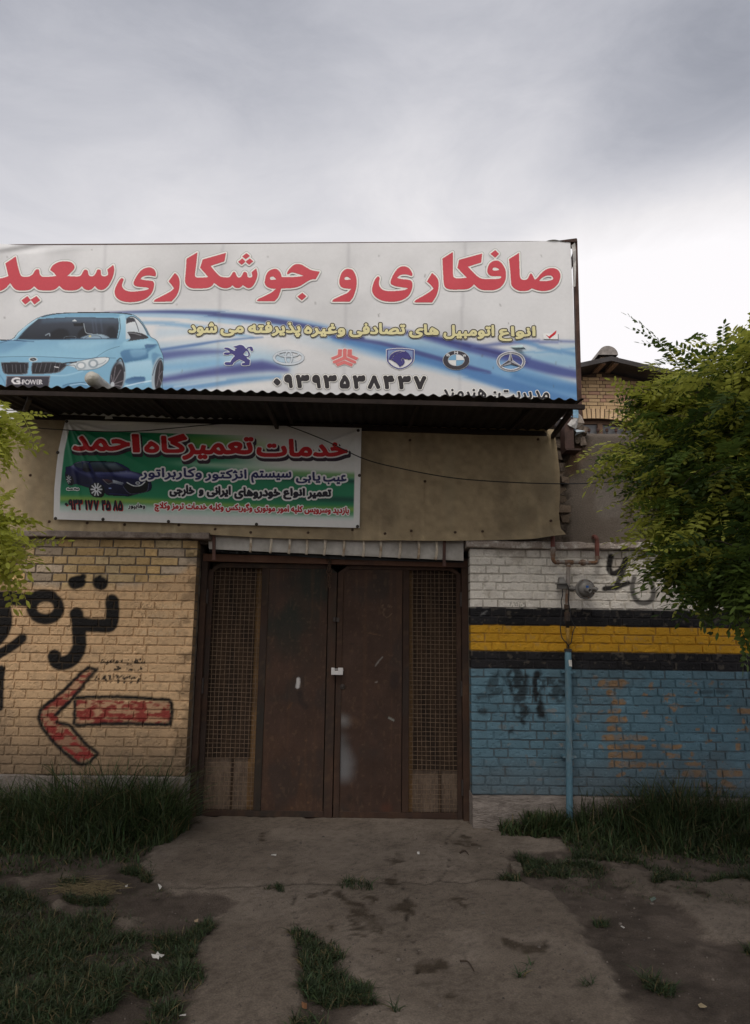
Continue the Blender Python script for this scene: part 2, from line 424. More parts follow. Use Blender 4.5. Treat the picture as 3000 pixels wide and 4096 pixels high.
SLABS = [zc([(690, 370), (740, 440), (800, 485), (830, 585), (920, 600), (1000, 600), (1000, 520), (1100, 490), (1080, 430), (960, 455), (880, 430), (800, 440)]),
         zc([(1015, 530), (1120, 515), (1320, 510), (1500, 500), (1800, 520), (1800, 900), (1480, 930), (1370, 885), (1270, 755), (1120, 640), (1035, 600)]),
         za([(80, 610), (200, 580), (380, 565), (470, 570), (420, 600), (250, 630), (120, 640)]),
         za([(290, 740), (370, 725), (385, 780), (330, 785)]), za([(720, 850), (840, 835), (840, 900), (750, 910)])]
OIL = [(zb([(95, 225)]), 78, 30), (zb([(230, 740)]), 42, 22), (zb([(600, 620), (690, 700), (740, 770)]), 120, 40), (zb([(520, 560), (600, 590)]), 90, 30),
       (zb([(920, 640)]), 150, 90), (zb([(640, 805)]), 70, 50), (zb([(850, 360), (900, 330)]), 60, 25), (zb([(1260, 220), (1320, 280)]), 60, 30), (zb([(350, 590), (420, 560)]), 70, 26),
       (zb([(460, 770)]), 80, 26), (zb([(840, 500)]), 120, 30), (zb([(1240, 610)]), 70, 40), (zb([(790, 905)]), 60, 26), (zb([(840, 430)]), 40, 18), (zb([(1040, 430)]), 50, 22),
       (zb([(570, 820)]), 24, 14), (zb([(1060, 660)]), 24, 14), (zb([(1170, 775)]), 20, 12), (zb([(515, 222)]), 20, 8), (zb([(270, 270)]), 36, 12), (zb([(710, 590)]), 70, 20),
       (zc([(1300, 590)]), 130, 60), (zc([(1130, 590)]), 80, 40), (zc([(80, 960), (230, 980)]), 150, 50), (za([(950, 755)]), 70, 20), (zb([(1100, 1000)]), 160, 40), (zb([(1200, 1180)]), 150, 80)]
STEP = .02
gx = np.arange(-4.6, 4.61, STEP); gy = np.arange(-4.7, .32, STEP)
GX, GY = np.meshgrid(gx, gy)
GU, GV = proj(np.stack([GX, GY, np.zeros_like(GX)], -1))
class _Cells:                                       # point-in-outline test on the ground grid
    def test(s, pts):
        p = np.asarray(pts, float)[:, :2]; m = np.zeros(GX.shape, bool)
        wob_u = GU + (fbm(GX * 7, GY * 7, 3) - .5) * 46; wob_v = GV + (fbm(GX * 7, GY * 7, 4) - .5) * 30
        for a, b in zip(p, np.roll(p, -1, 0)):
            if a[1] == b[1]: continue
            lo, hi = (a, b) if a[1] < b[1] else (b, a)
            m ^= (wob_v >= lo[1]) & (wob_v < hi[1]) & (wob_u < lo[0] + (wob_v - lo[1]) / (hi[1] - lo[1]) * (hi[0] - lo[0]))
        return m
cells = _Cells()
conc = cells.test(APRON); slab = np.zeros_like(conc)
for s_ in SLABS: slab |= cells.test(s_)
sd = sdf(conc | slab, 10) * STEP
up = sstep(-.025, .025, sd + (fbm(GX * 14, GY * 14, 61, 4) - .5) * .07)                          # broken edge of the concrete
hgt = .016 * up + (fbm(GX * 1.3, GY * 1.3, 21, 3) - .5) * .03 * (1 - .6 * up) + (fbm(GX * 12, GY * 12, 5, 5) - .5) * (.026 - .021 * up)
hgt -= .02
hgt += .05 * sstep(-.5, .1, GY) * sstep(.8, 2.3, np.abs(GX + .2))      # soil banked against the walls
def ground_z(x, y):
    i = np.clip(((np.asarray(x) - gx[0]) / STEP).astype(int), 0, len(gx) - 1); j = np.clip(((np.asarray(y) - gy[0]) / STEP).astype(int), 0, len(gy) - 1)
    return hgt[j, i]
soil = np.array([.104, .083, .069]); con = np.array([.206, .170, .140])
n_a = fbm(GX * 2.2, GY * 2.2, 8, 5)[..., None]; n_b = fbm(GX * 16, GY * 16, 9, 4)[..., None]; n_c = fbm(GX * 5, GY * 5, 10, 4)[..., None]
cs = soil * (.68 + .6 * n_a) * (.62 + .76 * n_b)
cs = cs * (1 - sstep(.52, .66, n_c) * .30)
cc = con * (.78 + .40 * n_a) * (.80 + .38 * n_b)
dust = sstep(.46, .62, fbm(GX * 1.7 + 3, GY * 1.7, 31, 5))[..., None]
cc = cc * (1 - .24 * dust) + np.array([.02, .012, .006]) * dust * .4
far = sstep(-2.3, -3.4, GY)[..., None] * sstep(.0, .6, GX)[..., None]
cc = cc * (1 - .3 * far * sstep(.4, .55, n_c))
oil = np.zeros(GX.shape)
for pts, wd, hh in OIL:
    q = np.array([p[:2] for p in pts]); asp = wd / (hh * 1.6)
    wu = GU + (fbm(GX * 9, GY * 9, 41, 5) - .5) * 150; wv = GV + (fbm(GX * 9, GY * 9, 42, 5) - .5) * 70
    oil = np.maximum(oil, stroke(wu, wv * 1.9, [(a, b * 1.9) for a, b in q], wd * .56, 6))
oil *= .45 + .55 * sstep(.36, .5, fbm(GX * 14, GY * 14, 43, 5))
cc = cc * (1 - oil[..., None] * .66) + np.array([.012, .007, .002]) * oil[..., None]
speck = sstep(.66, .74, vnoise(GX * 48, GY * 48, 51))[..., None] * .22
cc = cc * (1 - speck)
crack = np.zeros(GX.shape)
for pts in (zb([(1500, 465), (1380, 470), (1290, 490), (1130, 480), (1060, 500), (930, 488), (880, 500), (740, 490), (540, 500), (300, 500), (100, 510), (-200, 525), (-440, 520)]),
            zc([(340, 590), (420, 650), (500, 690)]), zb([(2200, 300), (2050, 370), (1950, 440)]), zb([(900, 490), (960, 620), (930, 760), (1010, 900), (1000, 1050)]), zb([(300, 500), (260, 640), (300, 760)]), zb([(1130, 480), (1200, 380), (1180, 250), (1260, 150)])):
    pp = np.array([p[:2] for p in spline([q[:2] for q in pts], 6)]); pp += rng.uniform(-4, 4, pp.shape) * [1, .6]
    crack = np.maximum(crack, stroke(GU, GV, pp, 3.5, 2.6))
cc = cc * (1 - .7 * crack[..., None]); hgt -= crack * .012
colr = cs * (1 - up[..., None]) + cc * up[..., None]
colr = np.where((slab & ~conc)[..., None], colr * .86, colr)
ground_m = M('ground_soil', attr=True, rough=.95, bump=.006, bscale=110, var=.26, scale=16, spec=.1)
face_up = conc[:-1, :-1] & conc[1:, :-1] & conc[:-1, 1:] & conc[1:, 1:]
pts = np.stack([GX, GY, hgt], -1)
mb = MB(); mb.grid(pts, 0, colr, keep=face_up)
tag(mb.build('concrete_apron', ground_m, smooth=True, clean=True), 'worn oil stained concrete apron in front of the gate', kind='structure')
mb = MB(); mb.grid(pts, 0, colr, keep=~face_up)
ring = [-400, -40, gx[0], gx[-1], 40, 400]; ringy = [-400, -40, gy[0], gy[-1], 40, 400]
for i in range(5):
    for j in range(5):
        if i == 2 and j == 2: continue
        mb.add([(ring[i], ringy[j], -.035), (ring[i + 1], ringy[j], -.035), (ring[i + 1], ringy[j + 1], -.035), (ring[i], ringy[j + 1], -.035)], [[0, 1, 2, 3]], 0, soil)
tag(mb.build('ground', ground_m, smooth=True, clean=True), 'bare trodden soil along the street front', kind='structure')

# ================================================================== BRICK WALLS
COURSE = .0744
def brick_wall(x0, x1, z0, courses, course, paint, name, parent, mats, y=0.0, depth=.105, cell=.0085, mort=.012, off=0, rec=.009, right_face=None, keep=None, jit=.0022, S=.222, H=.107):
    """bricks in alternating stretchers and headers; paint(x, z, brick_random, is_mortar) gives the colour of every point"""
    mb = MB(); pos = []
    for r in range(courses):
        za_, zb_ = z0 + r * course + mort * .5, z0 + (r + 1) * course - mort * .5
        x = x0 - (off + (r % 2) * (S + H + 2 * mort) * .5 + rng.uniform(-.02, .02)); k = r % 2
        while x < x1:
            wd = (S if k % 2 == 0 else H) + rng.uniform(-.006, .006); k += 1
            a, b = max(x, x0), min(x + wd, x1); x += wd + mort
            if x1 - b < .05: b = x1; x = x1 + 1
            if b - a < .03: continue
            if keep is not None and not keep(a, b, za_, zb_): continue
            pos.append((a, b, za_, zb_))
    for a, b, za_, zb_ in pos:
        nx = max(2, int(round((b - a) / cell))); nz = max(2, int(round((zb_ - za_) / cell)))
        e = .0035
        xs = np.concatenate([[a, a + .0006], np.linspace(a + e, b - e, nx), [b - .0006, b]]); zs = np.concatenate([[za_, za_ + .0006], np.linspace(za_ + e, zb_ - e, nz), [zb_ - .0006, zb_]])
        XX, ZZ = np.meshgrid(xs, zs)
        dy = rng.uniform(-jit, jit); tl = rng.uniform(-jit, jit) * .8
        YY = np.full(XX.shape, y + dy) + tl * (XX - a) / (b - a) + (fbm(XX * 40, ZZ * 40, 5, 3) - .5) * .0028
        ring_ = np.zeros(XX.shape); ring_[0] = ring_[-1] = 1; ring_[:, 0] = ring_[:, -1] = 1
        ring2 = np.zeros(XX.shape); ring2[1] = ring2[-2] = 1; ring2[:, 1] = ring2[:, -2] = 1
        YY = np.where(ring_ > 0, y + rec + .012, np.where(ring2 > 0, YY + .0022, YY))
        YY += np.where(ring_ > 0, 0, sstep(.72, .8, vnoise(XX * 55 + a * 9, ZZ * 55, 77)) * .003)      # chips
        dx = (fbm(XX * 25 + 9, ZZ * 25, 6, 2) - .5) * .006; dz = (fbm(XX * 25, ZZ * 25 + 5, 7, 2) - .5) * .0055
        XW = np.where((XX > x0 + .002) & (XX < x1 - .002), XX + dx, XX)
        br = rng.random(3)
        mb.grid(np.stack([XW, YY, ZZ + dz], -1), 0, paint(XX, ZZ, br, False))
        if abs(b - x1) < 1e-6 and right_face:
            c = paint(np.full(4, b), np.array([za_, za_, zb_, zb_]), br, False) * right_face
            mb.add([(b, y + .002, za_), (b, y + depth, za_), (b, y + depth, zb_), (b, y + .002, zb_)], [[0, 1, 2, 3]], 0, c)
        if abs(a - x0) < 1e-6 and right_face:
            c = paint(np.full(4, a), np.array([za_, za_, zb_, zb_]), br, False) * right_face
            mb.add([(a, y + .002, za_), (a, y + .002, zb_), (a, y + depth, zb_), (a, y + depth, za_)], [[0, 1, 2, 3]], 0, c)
    zt = z0 + courses * course
    xs = np.arange(x0 + .001, x1, cell * 1.3); xs = np.append(xs, x1 - .001); zs = np.append(np.arange(z0, zt, cell * 1.3), zt)
    XX, ZZ = np.meshgrid(xs, zs)
    YY = y + rec + (fbm(XX * 30, ZZ * 30, 15, 3) - .5) * .006
    if keep is None:
        mb.grid(np.stack([XX, YY, ZZ], -1), 0, paint(XX, ZZ, np.array([.5, .5, .5]), True))
    return mb

spray_black = np.array([.011, .010, .010]); spray_red = np.array([.22, .022, .022])
z6 = lambda p: [(q[0] * .5448, 2100 + q[1] * .5448) for q in p]
GRAF_W = 1.12
GRAF = [  # black letters: points and brush width, in photo pixels
    (z6([(545, 425), (583, 415)]), 46), (z6([(590, 400), (612, 380)]), 22), (z6([(728, 425), (742, 430)]), 48), (z6([(725, 395), (735, 380)]), 14),
    (z6([(822, 560), (826, 640), (815, 720), (790, 738), (700, 738), (600, 728), (572, 700), (562, 655)]), 50),
    (z6([(575, 740), (582, 830), (578, 910), (530, 985), (460, 1015), (415, 1005), (400, 965)]), 51),
    (z6([(332 + 100 * math.cos(t), 607 + 84 * math.sin(t)) for t in np.linspace(0, 2 * math.pi, 25)]), 39),
    (z6([(-80, 540), (0, 528), (80, 525), (200, 548), (300, 515), (380, 525)]), 42), (z6([(60, 560), (200, 570)]), 30),
    (z6([(15, 560), (40, 680), (25, 770), (-40, 850), (-120, 900)]), 50), (z6([(165, 830), (95, 885), (0, 945), (-80, 995)]), 33),
    (z6([(12, 1055), (4, 1150), (-4, 1340)]), 26)]
ARROW = [z6([(550, 1295), (545, 1460)]), z6([(560, 1268), (700, 1262), (860, 1262), (1000, 1266), (1150, 1280), (1240, 1285), (1258, 1310), (1262, 1400), (1248, 1462), (1100, 1465), (930, 1458), (760, 1462), (560, 1470)]),
         z6([(705, 1062), (648, 1045), (560, 1120), (470, 1210), (380, 1285), (300, 1350), (282, 1420), (305, 1480), (370, 1570), (470, 1670), (560, 1740), (600, 1762), (660, 1745), (705, 1690)]),
         z6([(712, 1058), (640, 1140), (580, 1215), (510, 1300), (410, 1395)]), z6([(420, 1450), (510, 1470), (570, 1540), (640, 1620), (712, 1672)])]
RED = [z6([(560, 1285), (1245, 1300), (1250, 1450), (560, 1455)]), z6([(690, 1060), (640, 1060), (310, 1350), (295, 1420), (370, 1560), (590, 1745), (690, 1690), (480, 1480), (410, 1400), (600, 1190)])]
def inpoly(U, V, pts):
    p = np.asarray(pts, float); m = np.zeros(U.shape, bool)
    for a, b in zip(p, np.roll(p, -1, 0)):
        if a[1] == b[1]: continue
        lo, hi = (a, b) if a[1] < b[1] else (b, a)
        m ^= (V >= lo[1]) & (V < hi[1]) & (U < lo[0] + (V - lo[1]) / (hi[1] - lo[1]) * (hi[0] - lo[0]))
    return m
_pen = Canvas(380, 2400, 740, 2760, 1)
_pm = text_mask(_pen, '۸۸۱۱۲۲۳۸', (373, 2703, 575, 2732)) ; _pm |= text_mask(_pen, 'تلفن سعید', (400, 2632, 580, 2660))
_pm |= text_mask(_pen, 'ب د', (455, 2668, 568, 2684))
_pf = sdf(_pm, 4) > -2.4
_pw = text_mask(_pen, '۰۹۱۸۳۴۲۱', (640, 2416, 735, 2440)) | text_mask(_pen, '۳۵۷۶۰۸۱', (575, 2460, 720, 2482)) | text_mask(_pen, '۸۴۱۵۰۳۲', (560, 2520, 725, 2545))
_pt = text_mask(_pen, '۸۹۸۷', (553, 2414, 610, 2434)) | text_mask(_pen, '۴۰', (565, 2452, 600, 2472))
def look(mask, U, V):
    i = np.round((U - _pen.u[0])).astype(int); j = np.round((V - _pen.v[0])).astype(int)
    ok = (i >= 0) & (j >= 0) & (i < mask.shape[1]) & (j < mask.shape[0])
    r = np.zeros(U.shape); r[ok] = mask[j[ok], i[ok]]; return r
def paint_left(x, z, br, mortar):
    p = np.stack([x, np.zeros_like(x), z], -1); U, V = proj(p)
    raw = sstep(-18, 18, 2352 - V + (fbm(x * 4, z * 4, 61) - .5) * 60 - np.clip(U - 560, 0, 200) * .42)      # top courses are bare yellow brick
    cream = np.array([.56, .375, .215]) * (.92 + .12 * fbm(x * 3, z * 3, 62))[..., None]
    if mortar: bare = np.array([.185, .15, .118]) * (.7 + .6 * fbm(x * 25, z * 25, 63))[..., None]
    else:
        t = br[0]
        bare = np.array([.50, .335, .155]) * (1 - t) + np.array([.40, .32, .20]) * t if t < .75 else np.array([.42, .33, .24])
        bare = bare * (.74 + .45 * br[1]) * (.8 + .4 * fbm(x * 18, z * 18 + br[2] * 30, 64))[..., None]
        cream = cream * (.93 + .14 * br[1])
    if mortar: cream = cream * .97
    c = cream * (1 - raw[..., None]) + bare * raw[..., None]
    wear = sstep(.60, .70, fbm(x * 9 + 4, z * 12, 65, 5)) * (1 - raw) * .30
    c = c * (1 - wear[..., None]) + np.array([.30, .215, .14]) * wear[..., None]
    dirt_vignette = sstep(1.12, .30, z + (fbm(x * 2.5, z * 2.5, 66) - .5) * .5)[..., None]                              # splashed mud near the soil, plus vignette darkening painted into the brick
    c = c * (1 - .74 * dirt_vignette) + np.array([.085, .068, .055]) * dirt_vignette * .52
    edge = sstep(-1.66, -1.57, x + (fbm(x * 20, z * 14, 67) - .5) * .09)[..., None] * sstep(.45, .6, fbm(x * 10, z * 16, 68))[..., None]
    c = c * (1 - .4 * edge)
    s = sstep(.70, .78, vnoise(x * 42, z * 42, 69))[..., None] * .16; c = c * (1 - s)
    wob = (fbm(x * 30, z * 30, 71) - .5) * 7
    r = np.zeros(x.shape)
    for q in RED: r = np.maximum(r, inpoly(U + wob, V + wob, q).astype(float))
    r = r * (.30 + .70 * sstep(.38, .58, fbm(U / 30, V / 13, 72, 3)))
    c = c * (1 - r[..., None] * .93) + spray_red * r[..., None] * .93
    b = np.zeros(x.shape)
    for q, wd in GRAF: b = np.maximum(b, stroke(U, V, spline(q, 4) if len(q) > 2 else q, wd * GRAF_W, 5.5))
    for q in ARROW: b = np.maximum(b, .96 * stroke(U + wob, V + wob, q, 15, 5.5))
    b = np.minimum(1, b * (1.0 + .06 * sstep(.3, .55, fbm(x * 14, z * 14, 73))))
    b = np.maximum(b, look(_pf, U, V) * sstep(.34, .50, fbm(U / 9, V / 7, 74, 3)) * .95)
    b = np.maximum(b, look(_pt, U, V) * .45)
    b = np.maximum(b, .5 * np.maximum(stroke(U, V, [(560, 2436), (598, 2432), (632, 2429)], 2, 1.2), stroke(U, V, [(620, 2423), (633, 2429), (622, 2436)], 2, 1.2)))
    b = np.maximum(b, .6 * stroke(U, V, [(705, 2762), (718, 2772), (735, 2776)], 6, 3))
    if mortar: b = b * .93
    c = c * (1 - b[..., None]) + spray_black * b[..., None]
    wl = look(_pw, U, V) * .30; c = c * (1 - wl[..., None]) + np.array([.6, .5, .35]) * wl[..., None]
    return c
wall_m = M('painted_brick', attr=True, rough=.85, var=.10, scale=12, bump=.0012, bscale=160, spec=.2)
ROUGH_C = M('cast_concrete', (.27, .225, .195), .9, col2=(.17, .135, .115), scale=9, var=.2, bump=.006, bscale=45)
def rough_block(mb, a, b, nx, nz, amp, seed, col=None):
    """a block whose front, top and bottom are uneven"""
    (x0, y0, z0), (x1, y1, z1) = a, b
    prof = [(y1, z0), (y0 + .006, z0), (y0, z0 + .006)] + [(y0, z0 + (z1 - z0) * t) for t in np.linspace(0, 1, nz + 2)[1:-1]] + [(y0, z1 - .006), (y0 + .008, z1), (y1, z1)]
    xs = np.linspace(x0, x1, nx); XX = np.repeat(xs[None], len(prof), 0)
    YY = np.repeat(np.array([q[0] for q in prof])[:, None], nx, 1); ZZ = np.repeat(np.array([q[1] for q in prof])[:, None], nx, 1)
    d = (fbm(XX * 11 + seed, ZZ * 23 + YY * 9, seed, 4) - .5) * amp; d2 = (fbm(XX * 5, ZZ * 9 + 3 + YY * 7, seed + 5, 4) - .5) * amp
    ch = sstep(.62, .74, fbm(XX * 7, ZZ * 7 + YY * 9, seed + 9, 3)) * amp * .8
    wgt = (YY < y1 - 1e-4)
    pts = np.stack([XX, YY + (d + ch) * wgt, ZZ + d2 * wgt - ch * wgt * np.sign(ZZ - (z0 + z1) / 2) * .6], -1)
    mb.grid(pts, 0, col)
    h, n = len(prof), nx
    mb.add(pts[:, 0], [list(range(h))], 0, None if col is None else np.asarray(col).reshape(h, n, 3)[:, 0] if np.ndim(col) > 1 else col)
    mb.add(pts[:, -1], [list(range(h))[::-1]], 0, None if col is None else np.asarray(col).reshape(h, n, 3)[:, -1] if np.ndim(col) > 1 else col)

LX1 = X(762, 2700, 0); RX0 = X(1884, 2700, 0)
LZT = Z(500, 2157, 0); LZ0 = LZT - 26 * COURSE
t = thing('brick_wall', (LX1 - 1.4, 0, 0), 'tan painted brick wall left of the gate with black lettering and a red arrow', 'wall')
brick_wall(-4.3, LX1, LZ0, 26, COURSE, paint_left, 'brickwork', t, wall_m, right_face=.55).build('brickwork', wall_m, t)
mb = MB(); mb.box((-4.29, .02, LZ0 - .001), (LX1 - .004, .35, LZT - .002)); mb.build('core', M('old_mortar', (.20, .165, .13), .95, col2=(.10, .08, .065), scale=14, var=.3, bump=.008), t)
mb = MB(); rough_block(mb, (-4.3, -.03, -.12), (LX1 + .004, .3, LZ0 - .002), 130, 4, .022, 5)
mb.build('plinth', M('whitewashed_plinth', (.22, .20, .185), .9, col2=(.17, .14, .12), scale=7, var=.25, bump=.006), t)
mb = MB(); rough_block(mb, (-4.3, -.075, LZT + .004), (X(836, 2140, -.07), .3, Z(500, 2127, -.07)), 160, 3, .016, 9)
mb.build('coping', ROUGH_C, t, smooth=False)

z4b = lambda p: [(1850 + q[0] * .5145, 2100 + q[1] * .5145) for q in p]
z5 = lambda p: [(1850 + q[0] * .6961, 2600 + q[1] * .6961) for q in p]
RZT = Z(1900, 2195, 0); zW = Z(1900, 2434, 0); zY1 = Z(1900, 2511, 0); zY0 = Z(1900, 2609, 0); zB = Z(1900, 2681, 0); zP = Z(1900, 3178, 0)
RC = (RZT - zP) / 28
def snap(z): return zP + round((z - zP) / RC) * RC
zW, zY1, zY0, zB = map(snap, (zW, zY1, zY0, zB))
MARK = [(z4b([(1155, 245), (1140, 330), (1160, 372), (1195, 372), (1240, 340), (1270, 270)]), 23, .97), (z4b([(1272, 262), (1245, 380), (1215, 430), (1188, 492)]), 20, .92),
        (z4b([(1105, 495), (1160, 490), (1200, 485), (1250, 465), (1288, 452)]), 21, .97),
        (z4b([(1335, 410), (1320, 480), (1332, 550), (1370, 600), (1430, 606), (1475, 570), (1482, 500), (1460, 430), (1425, 395)]), 20, .80)]
SMUDGE = [(z5([(300, 150), (330, 250), (340, 350)]), 70, .8), (z5([(430, 140), (425, 230), (440, 330), (460, 370)]), 34, .95), (z5([(480, 200), (560, 260)]), 60, .7), (z5([(200, 170), (180, 210)]), 60, .55),
          (z5([(370, 150), (360, 200)]), 18, .9), (z5([(90, 270), (240, 240)]), 20, .6), (z5([(340, 395), (350, 420)]), 20, .85), (z5([(285, 410), (282, 470)]), 14, .8), (z5([(100, 350), (140, 360)]), 24, .7),
          (z5([(500, 170), (580, 190)]), 16, .8), (z5([(1380, 240), (1540, 240)]), 16, .6), (z5([(1610, 130), (1608, 150)]), 14, .9), (z5([(735, 135), (745, 140)]), 10, .9)]
BARE = [(z5([(800, 195), (920, 195)]), 34), (z5([(845, 245), (870, 260)]), 26), (z5([(875, 300), (920, 300)]), 28), (z5([(850, 355), (900, 350)]), 22), (z5([(855, 400), (930, 400)]), 28), (z5([(850, 455), (900, 455)]), 24),
        (z5([(820, 505), (930, 505)]), 28), (z5([(960, 505), (1050, 505)]), 20), (z5([(850, 560), (900, 560)]), 24), (z5([(930, 555), (1030, 560)]), 20), (z5([(850, 605), (1015, 605)]), 26), (z5([(860, 655), (1040, 660)]), 26),
        (z5([(930, 710), (900, 720)]), 16), (z5([(1280, 708), (1385, 708)]), 30), (z5([(1480, 708), (1590, 708)]), 30), (z5([(1150, 550), (1250, 555)]), 18), (z5([(1180, 600), (1240, 610)]), 16), (z5([(1290, 655), (1340, 660)]), 16),
        (z5([(1380, 770), (1420, 790)]), 26), (z5([(1500, 760), (1560, 790)]), 22), (z5([(1590, 350), (1680, 350)]), 20), (z5([(660, 395), (665, 415)]), 12), (z5([(760, 155), (770, 160)]), 12), (z5([(1150, 455), (1160, 460)]), 14), (z5([(1080, 660), (1130, 665)]), 16)]
_pr = Canvas(2020, 2395, 2110, 2435, 1); _prm = text_mask(_pr, '۸۹۱۵۵', (2036, 2409, 2102, 2430)); _prd = np.array([.16, .15, .14])
def paint_right(x, z, br, mortar):
    p = np.stack([x, np.zeros_like(x), z], -1); U, V = proj(p)
    zz = z + (fbm(x * 9, z * 9, 81) - .5) * .016
    g = fbm(x * 3, z * 3, 82)[..., None]; f = fbm(x * 22, z * 22, 83)[..., None]
    white = np.array([.75, .705, .64]) * (.82 + .26 * g) * (.9 + .2 * f)
    blue = np.array([.102, .186, .236]) * (.75 + .4 * g) * (.85 + .3 * f) * (1 if mortar else .92 + .2 * br[0])
    yell = np.array([.50, .265, .022]) * (.84 + .26 * g) * (.88 + .22 * f)
    blk = np.array([.013, .0125, .014]) * (.8 + .6 * g) * (1 if mortar else .8 + .6 * br[0])
    k = lambda a: sstep(a - .004, a + .004, zz)[..., None]
    c = blue; c = c * (1 - k(zB)) + blk * k(zB); c = c * (1 - k(zY0)) + yell * k(zY0); c = c * (1 - k(zY1)) + blk * k(zY1); c = c * (1 - k(zW)) + white * k(zW)
    if mortar:
        gap = sstep(.48, .60, fbm(x * 10, z * 10, 84))[..., None]; inb = (zz > zB)[..., None]
        c = np.where(inb, c * (1 - .38 * gap) + np.array([.16, .125, .10]) * gap * .25, c * (1 - .5 * gap) + np.array([.085, .07, .06]) * gap * .5)
        c = np.where(((zz > zY1) & (zz < zW) | (zz > zB) & (zz < zY0))[..., None], blk * 1.8 + np.array([.014, .011, .010]) * gap, c)
    soot = (sstep(.55, .68, fbm(x * 4 + 2, z * 7, 85, 5)) * sstep(zW, zW + .2, z))[..., None] * .4
    c = c * (1 - soot) + np.array([.24, .19, .14]) * soot
    lo = z < zB
    bare = np.zeros(x.shape); wu = U + (fbm(x * 30, z * 30, 86) - .5) * 16; wv = V + (fbm(x * 30, z * 30, 87) - .5) * 12
    for q, wd in BARE: bare = np.maximum(bare, stroke(wu, wv, q, wd, 3))
    flk = sstep(.69, .73, fbm(x * 16, z * 22, 88, 5)) * (.25 + .75 * sstep(1.0, 2.6, x)) * sstep(zB, zB - .15, z)
    bare = np.maximum(bare, flk * .9) * lo * (.5 + .5 * sstep(.35, .5, fbm(x * 20, z * 26, 94, 4)))
    if mortar: bare = bare * .45
    c = c * (1 - bare[..., None]) + np.array([.275, .170, .090]) * (.75 + .4 * f) * bare[..., None]
    grime = (sstep(.45, .7, fbm(x * 2.2, z * 2.2, 89, 4)) * lo)[..., None] * .25; c = c * (1 - grime) + np.array([.06, .06, .06]) * grime
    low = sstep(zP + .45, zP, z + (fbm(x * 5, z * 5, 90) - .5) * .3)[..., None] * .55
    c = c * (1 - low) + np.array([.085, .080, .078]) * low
    sc_ = sstep(.72, .77, fbm(x * 34, z * 34, 91, 2))[..., None] * .25 * (z > zB)[..., None]
    c = c * (1 - sc_) + np.array([.2, .17, .13]) * sc_
    b = np.zeros(x.shape)
    for q, wd, al in MARK: b = np.maximum(b, al * stroke(U, V, spline(q, 5), wd, 3.5))
    for q, wd, al in SMUDGE:
        b = np.maximum(b, al * stroke(wu, wv, q, wd, 9) * sstep(.30, .50, fbm(U / 22, V / 30, 92, 4)))
    i = np.round(U - _pr.u[0]).astype(int); j = np.round(V - _pr.v[0]).astype(int); ok = (i >= 0) & (j >= 0) & (i < _prm.shape[1]) & (j < _prm.shape[0])
    pn = np.zeros(x.shape); pn[ok] = _prm[j[ok], i[ok]]; b = np.maximum(b, pn * .55)
    if mortar: b = b * .9
    c = c * (1 - b[..., None]) + spray_black * 1.2 * b[..., None]
    ch = np.zeros(x.shape)
    for q in (z4b([(140, 705), (165, 685), (190, 670)]), z4b([(150, 690), (175, 695)])): ch = np.maximum(ch, stroke(U, V, q, 4, 3))
    c = c * (1 - ch[..., None] * .5) + np.array([.3, .3, .3]) * ch[..., None] * .5
    return c
t = thing('brick_wall.001', (RX0 + 1.4, 0, 0), 'brick wall right of the gate painted in white, black, yellow and blue bands', 'wall')
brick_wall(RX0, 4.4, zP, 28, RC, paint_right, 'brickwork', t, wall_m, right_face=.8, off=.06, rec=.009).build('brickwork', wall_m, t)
mb = MB(); mb.box((RX0 + .004, .02, zP), (4.39, .35, RZT - .002)); mb.build('core', MATS['old_mortar'], t)
mb = MB(); rough_block(mb, (RX0 - .002, -.045, -.14), (4.4, .3, zP - .003), 200, 8, .016, 15)
mb.build('plinth', M('combed_cement_plinth', (.24, .205, .18), .9, col2=(.16, .135, .118), scale=12, var=.25, bump=.010, bscale=22, stretch=(1.2, 1.2, 5)), t)
mb = MB(); rough_block(mb, (X(1866, 2180, -.06), -.065, RZT + .004), (4.4, .3, Z(2000, 2163, -.06)), 260, 3, .02, 19)
mb.build('coping', M('flaking_white_coping', (.34, .285, .25), .9, col2=(.55, .51, .47), scale=11, lo=.5, hi=.6, var=.25, bump=.006), t)

# ================================================================== BUILDING BEHIND, UPPER WALL, CLADDING SHEET
zL = Z(500, 2122, 0); zC = Z(1060, 1690, 0)
rough_b = M('rough_core', (.16, .125, .10), .95, col2=(.07, .055, .045), scale=9, var=.3, bump=.012, bscale=30)
t = thing('workshop_building', (0, 1.2, 0), 'low brick workshop behind the gate, carrying the big billboard', 'building')
XS = X(2250, 2000, .06)
mb = MB(); mb.box((-4.3, .075, Z(1300, 2190, .2)), (XS, .33, zC + .02))
for k in range(9):                                                      # torn brick ends where the wall stops
    z0_ = Z(2240, 2120, .05) + k * .105
    mb.box((XS - .045, .045 + rng.uniform(0, .02), z0_), (XS + rng.uniform(.0, .05), .3, z0_ + .075), 0, None, .007)
mb.build('wall', rough_b, t)
mb = MB(); mb.box((-4.3, .34, zC + .022), (XS - .02, 5.5, zC + .12)); mb.build('roof', M('roof_felt', (.10, .095, .09), .9, col2=(.06, .055, .05)), t)
mb = MB(); mb.box((-4.3, 5.3, -.1), (XS - .02, 5.5, zC)); mb.box((-4.3, .36, -.1), (-4.1, 5.29, zC)); mb.box((XS - .22, .36, -.1), (XS - .02, 5.29, zC)); mb.build('back_wall', rough_b, t)

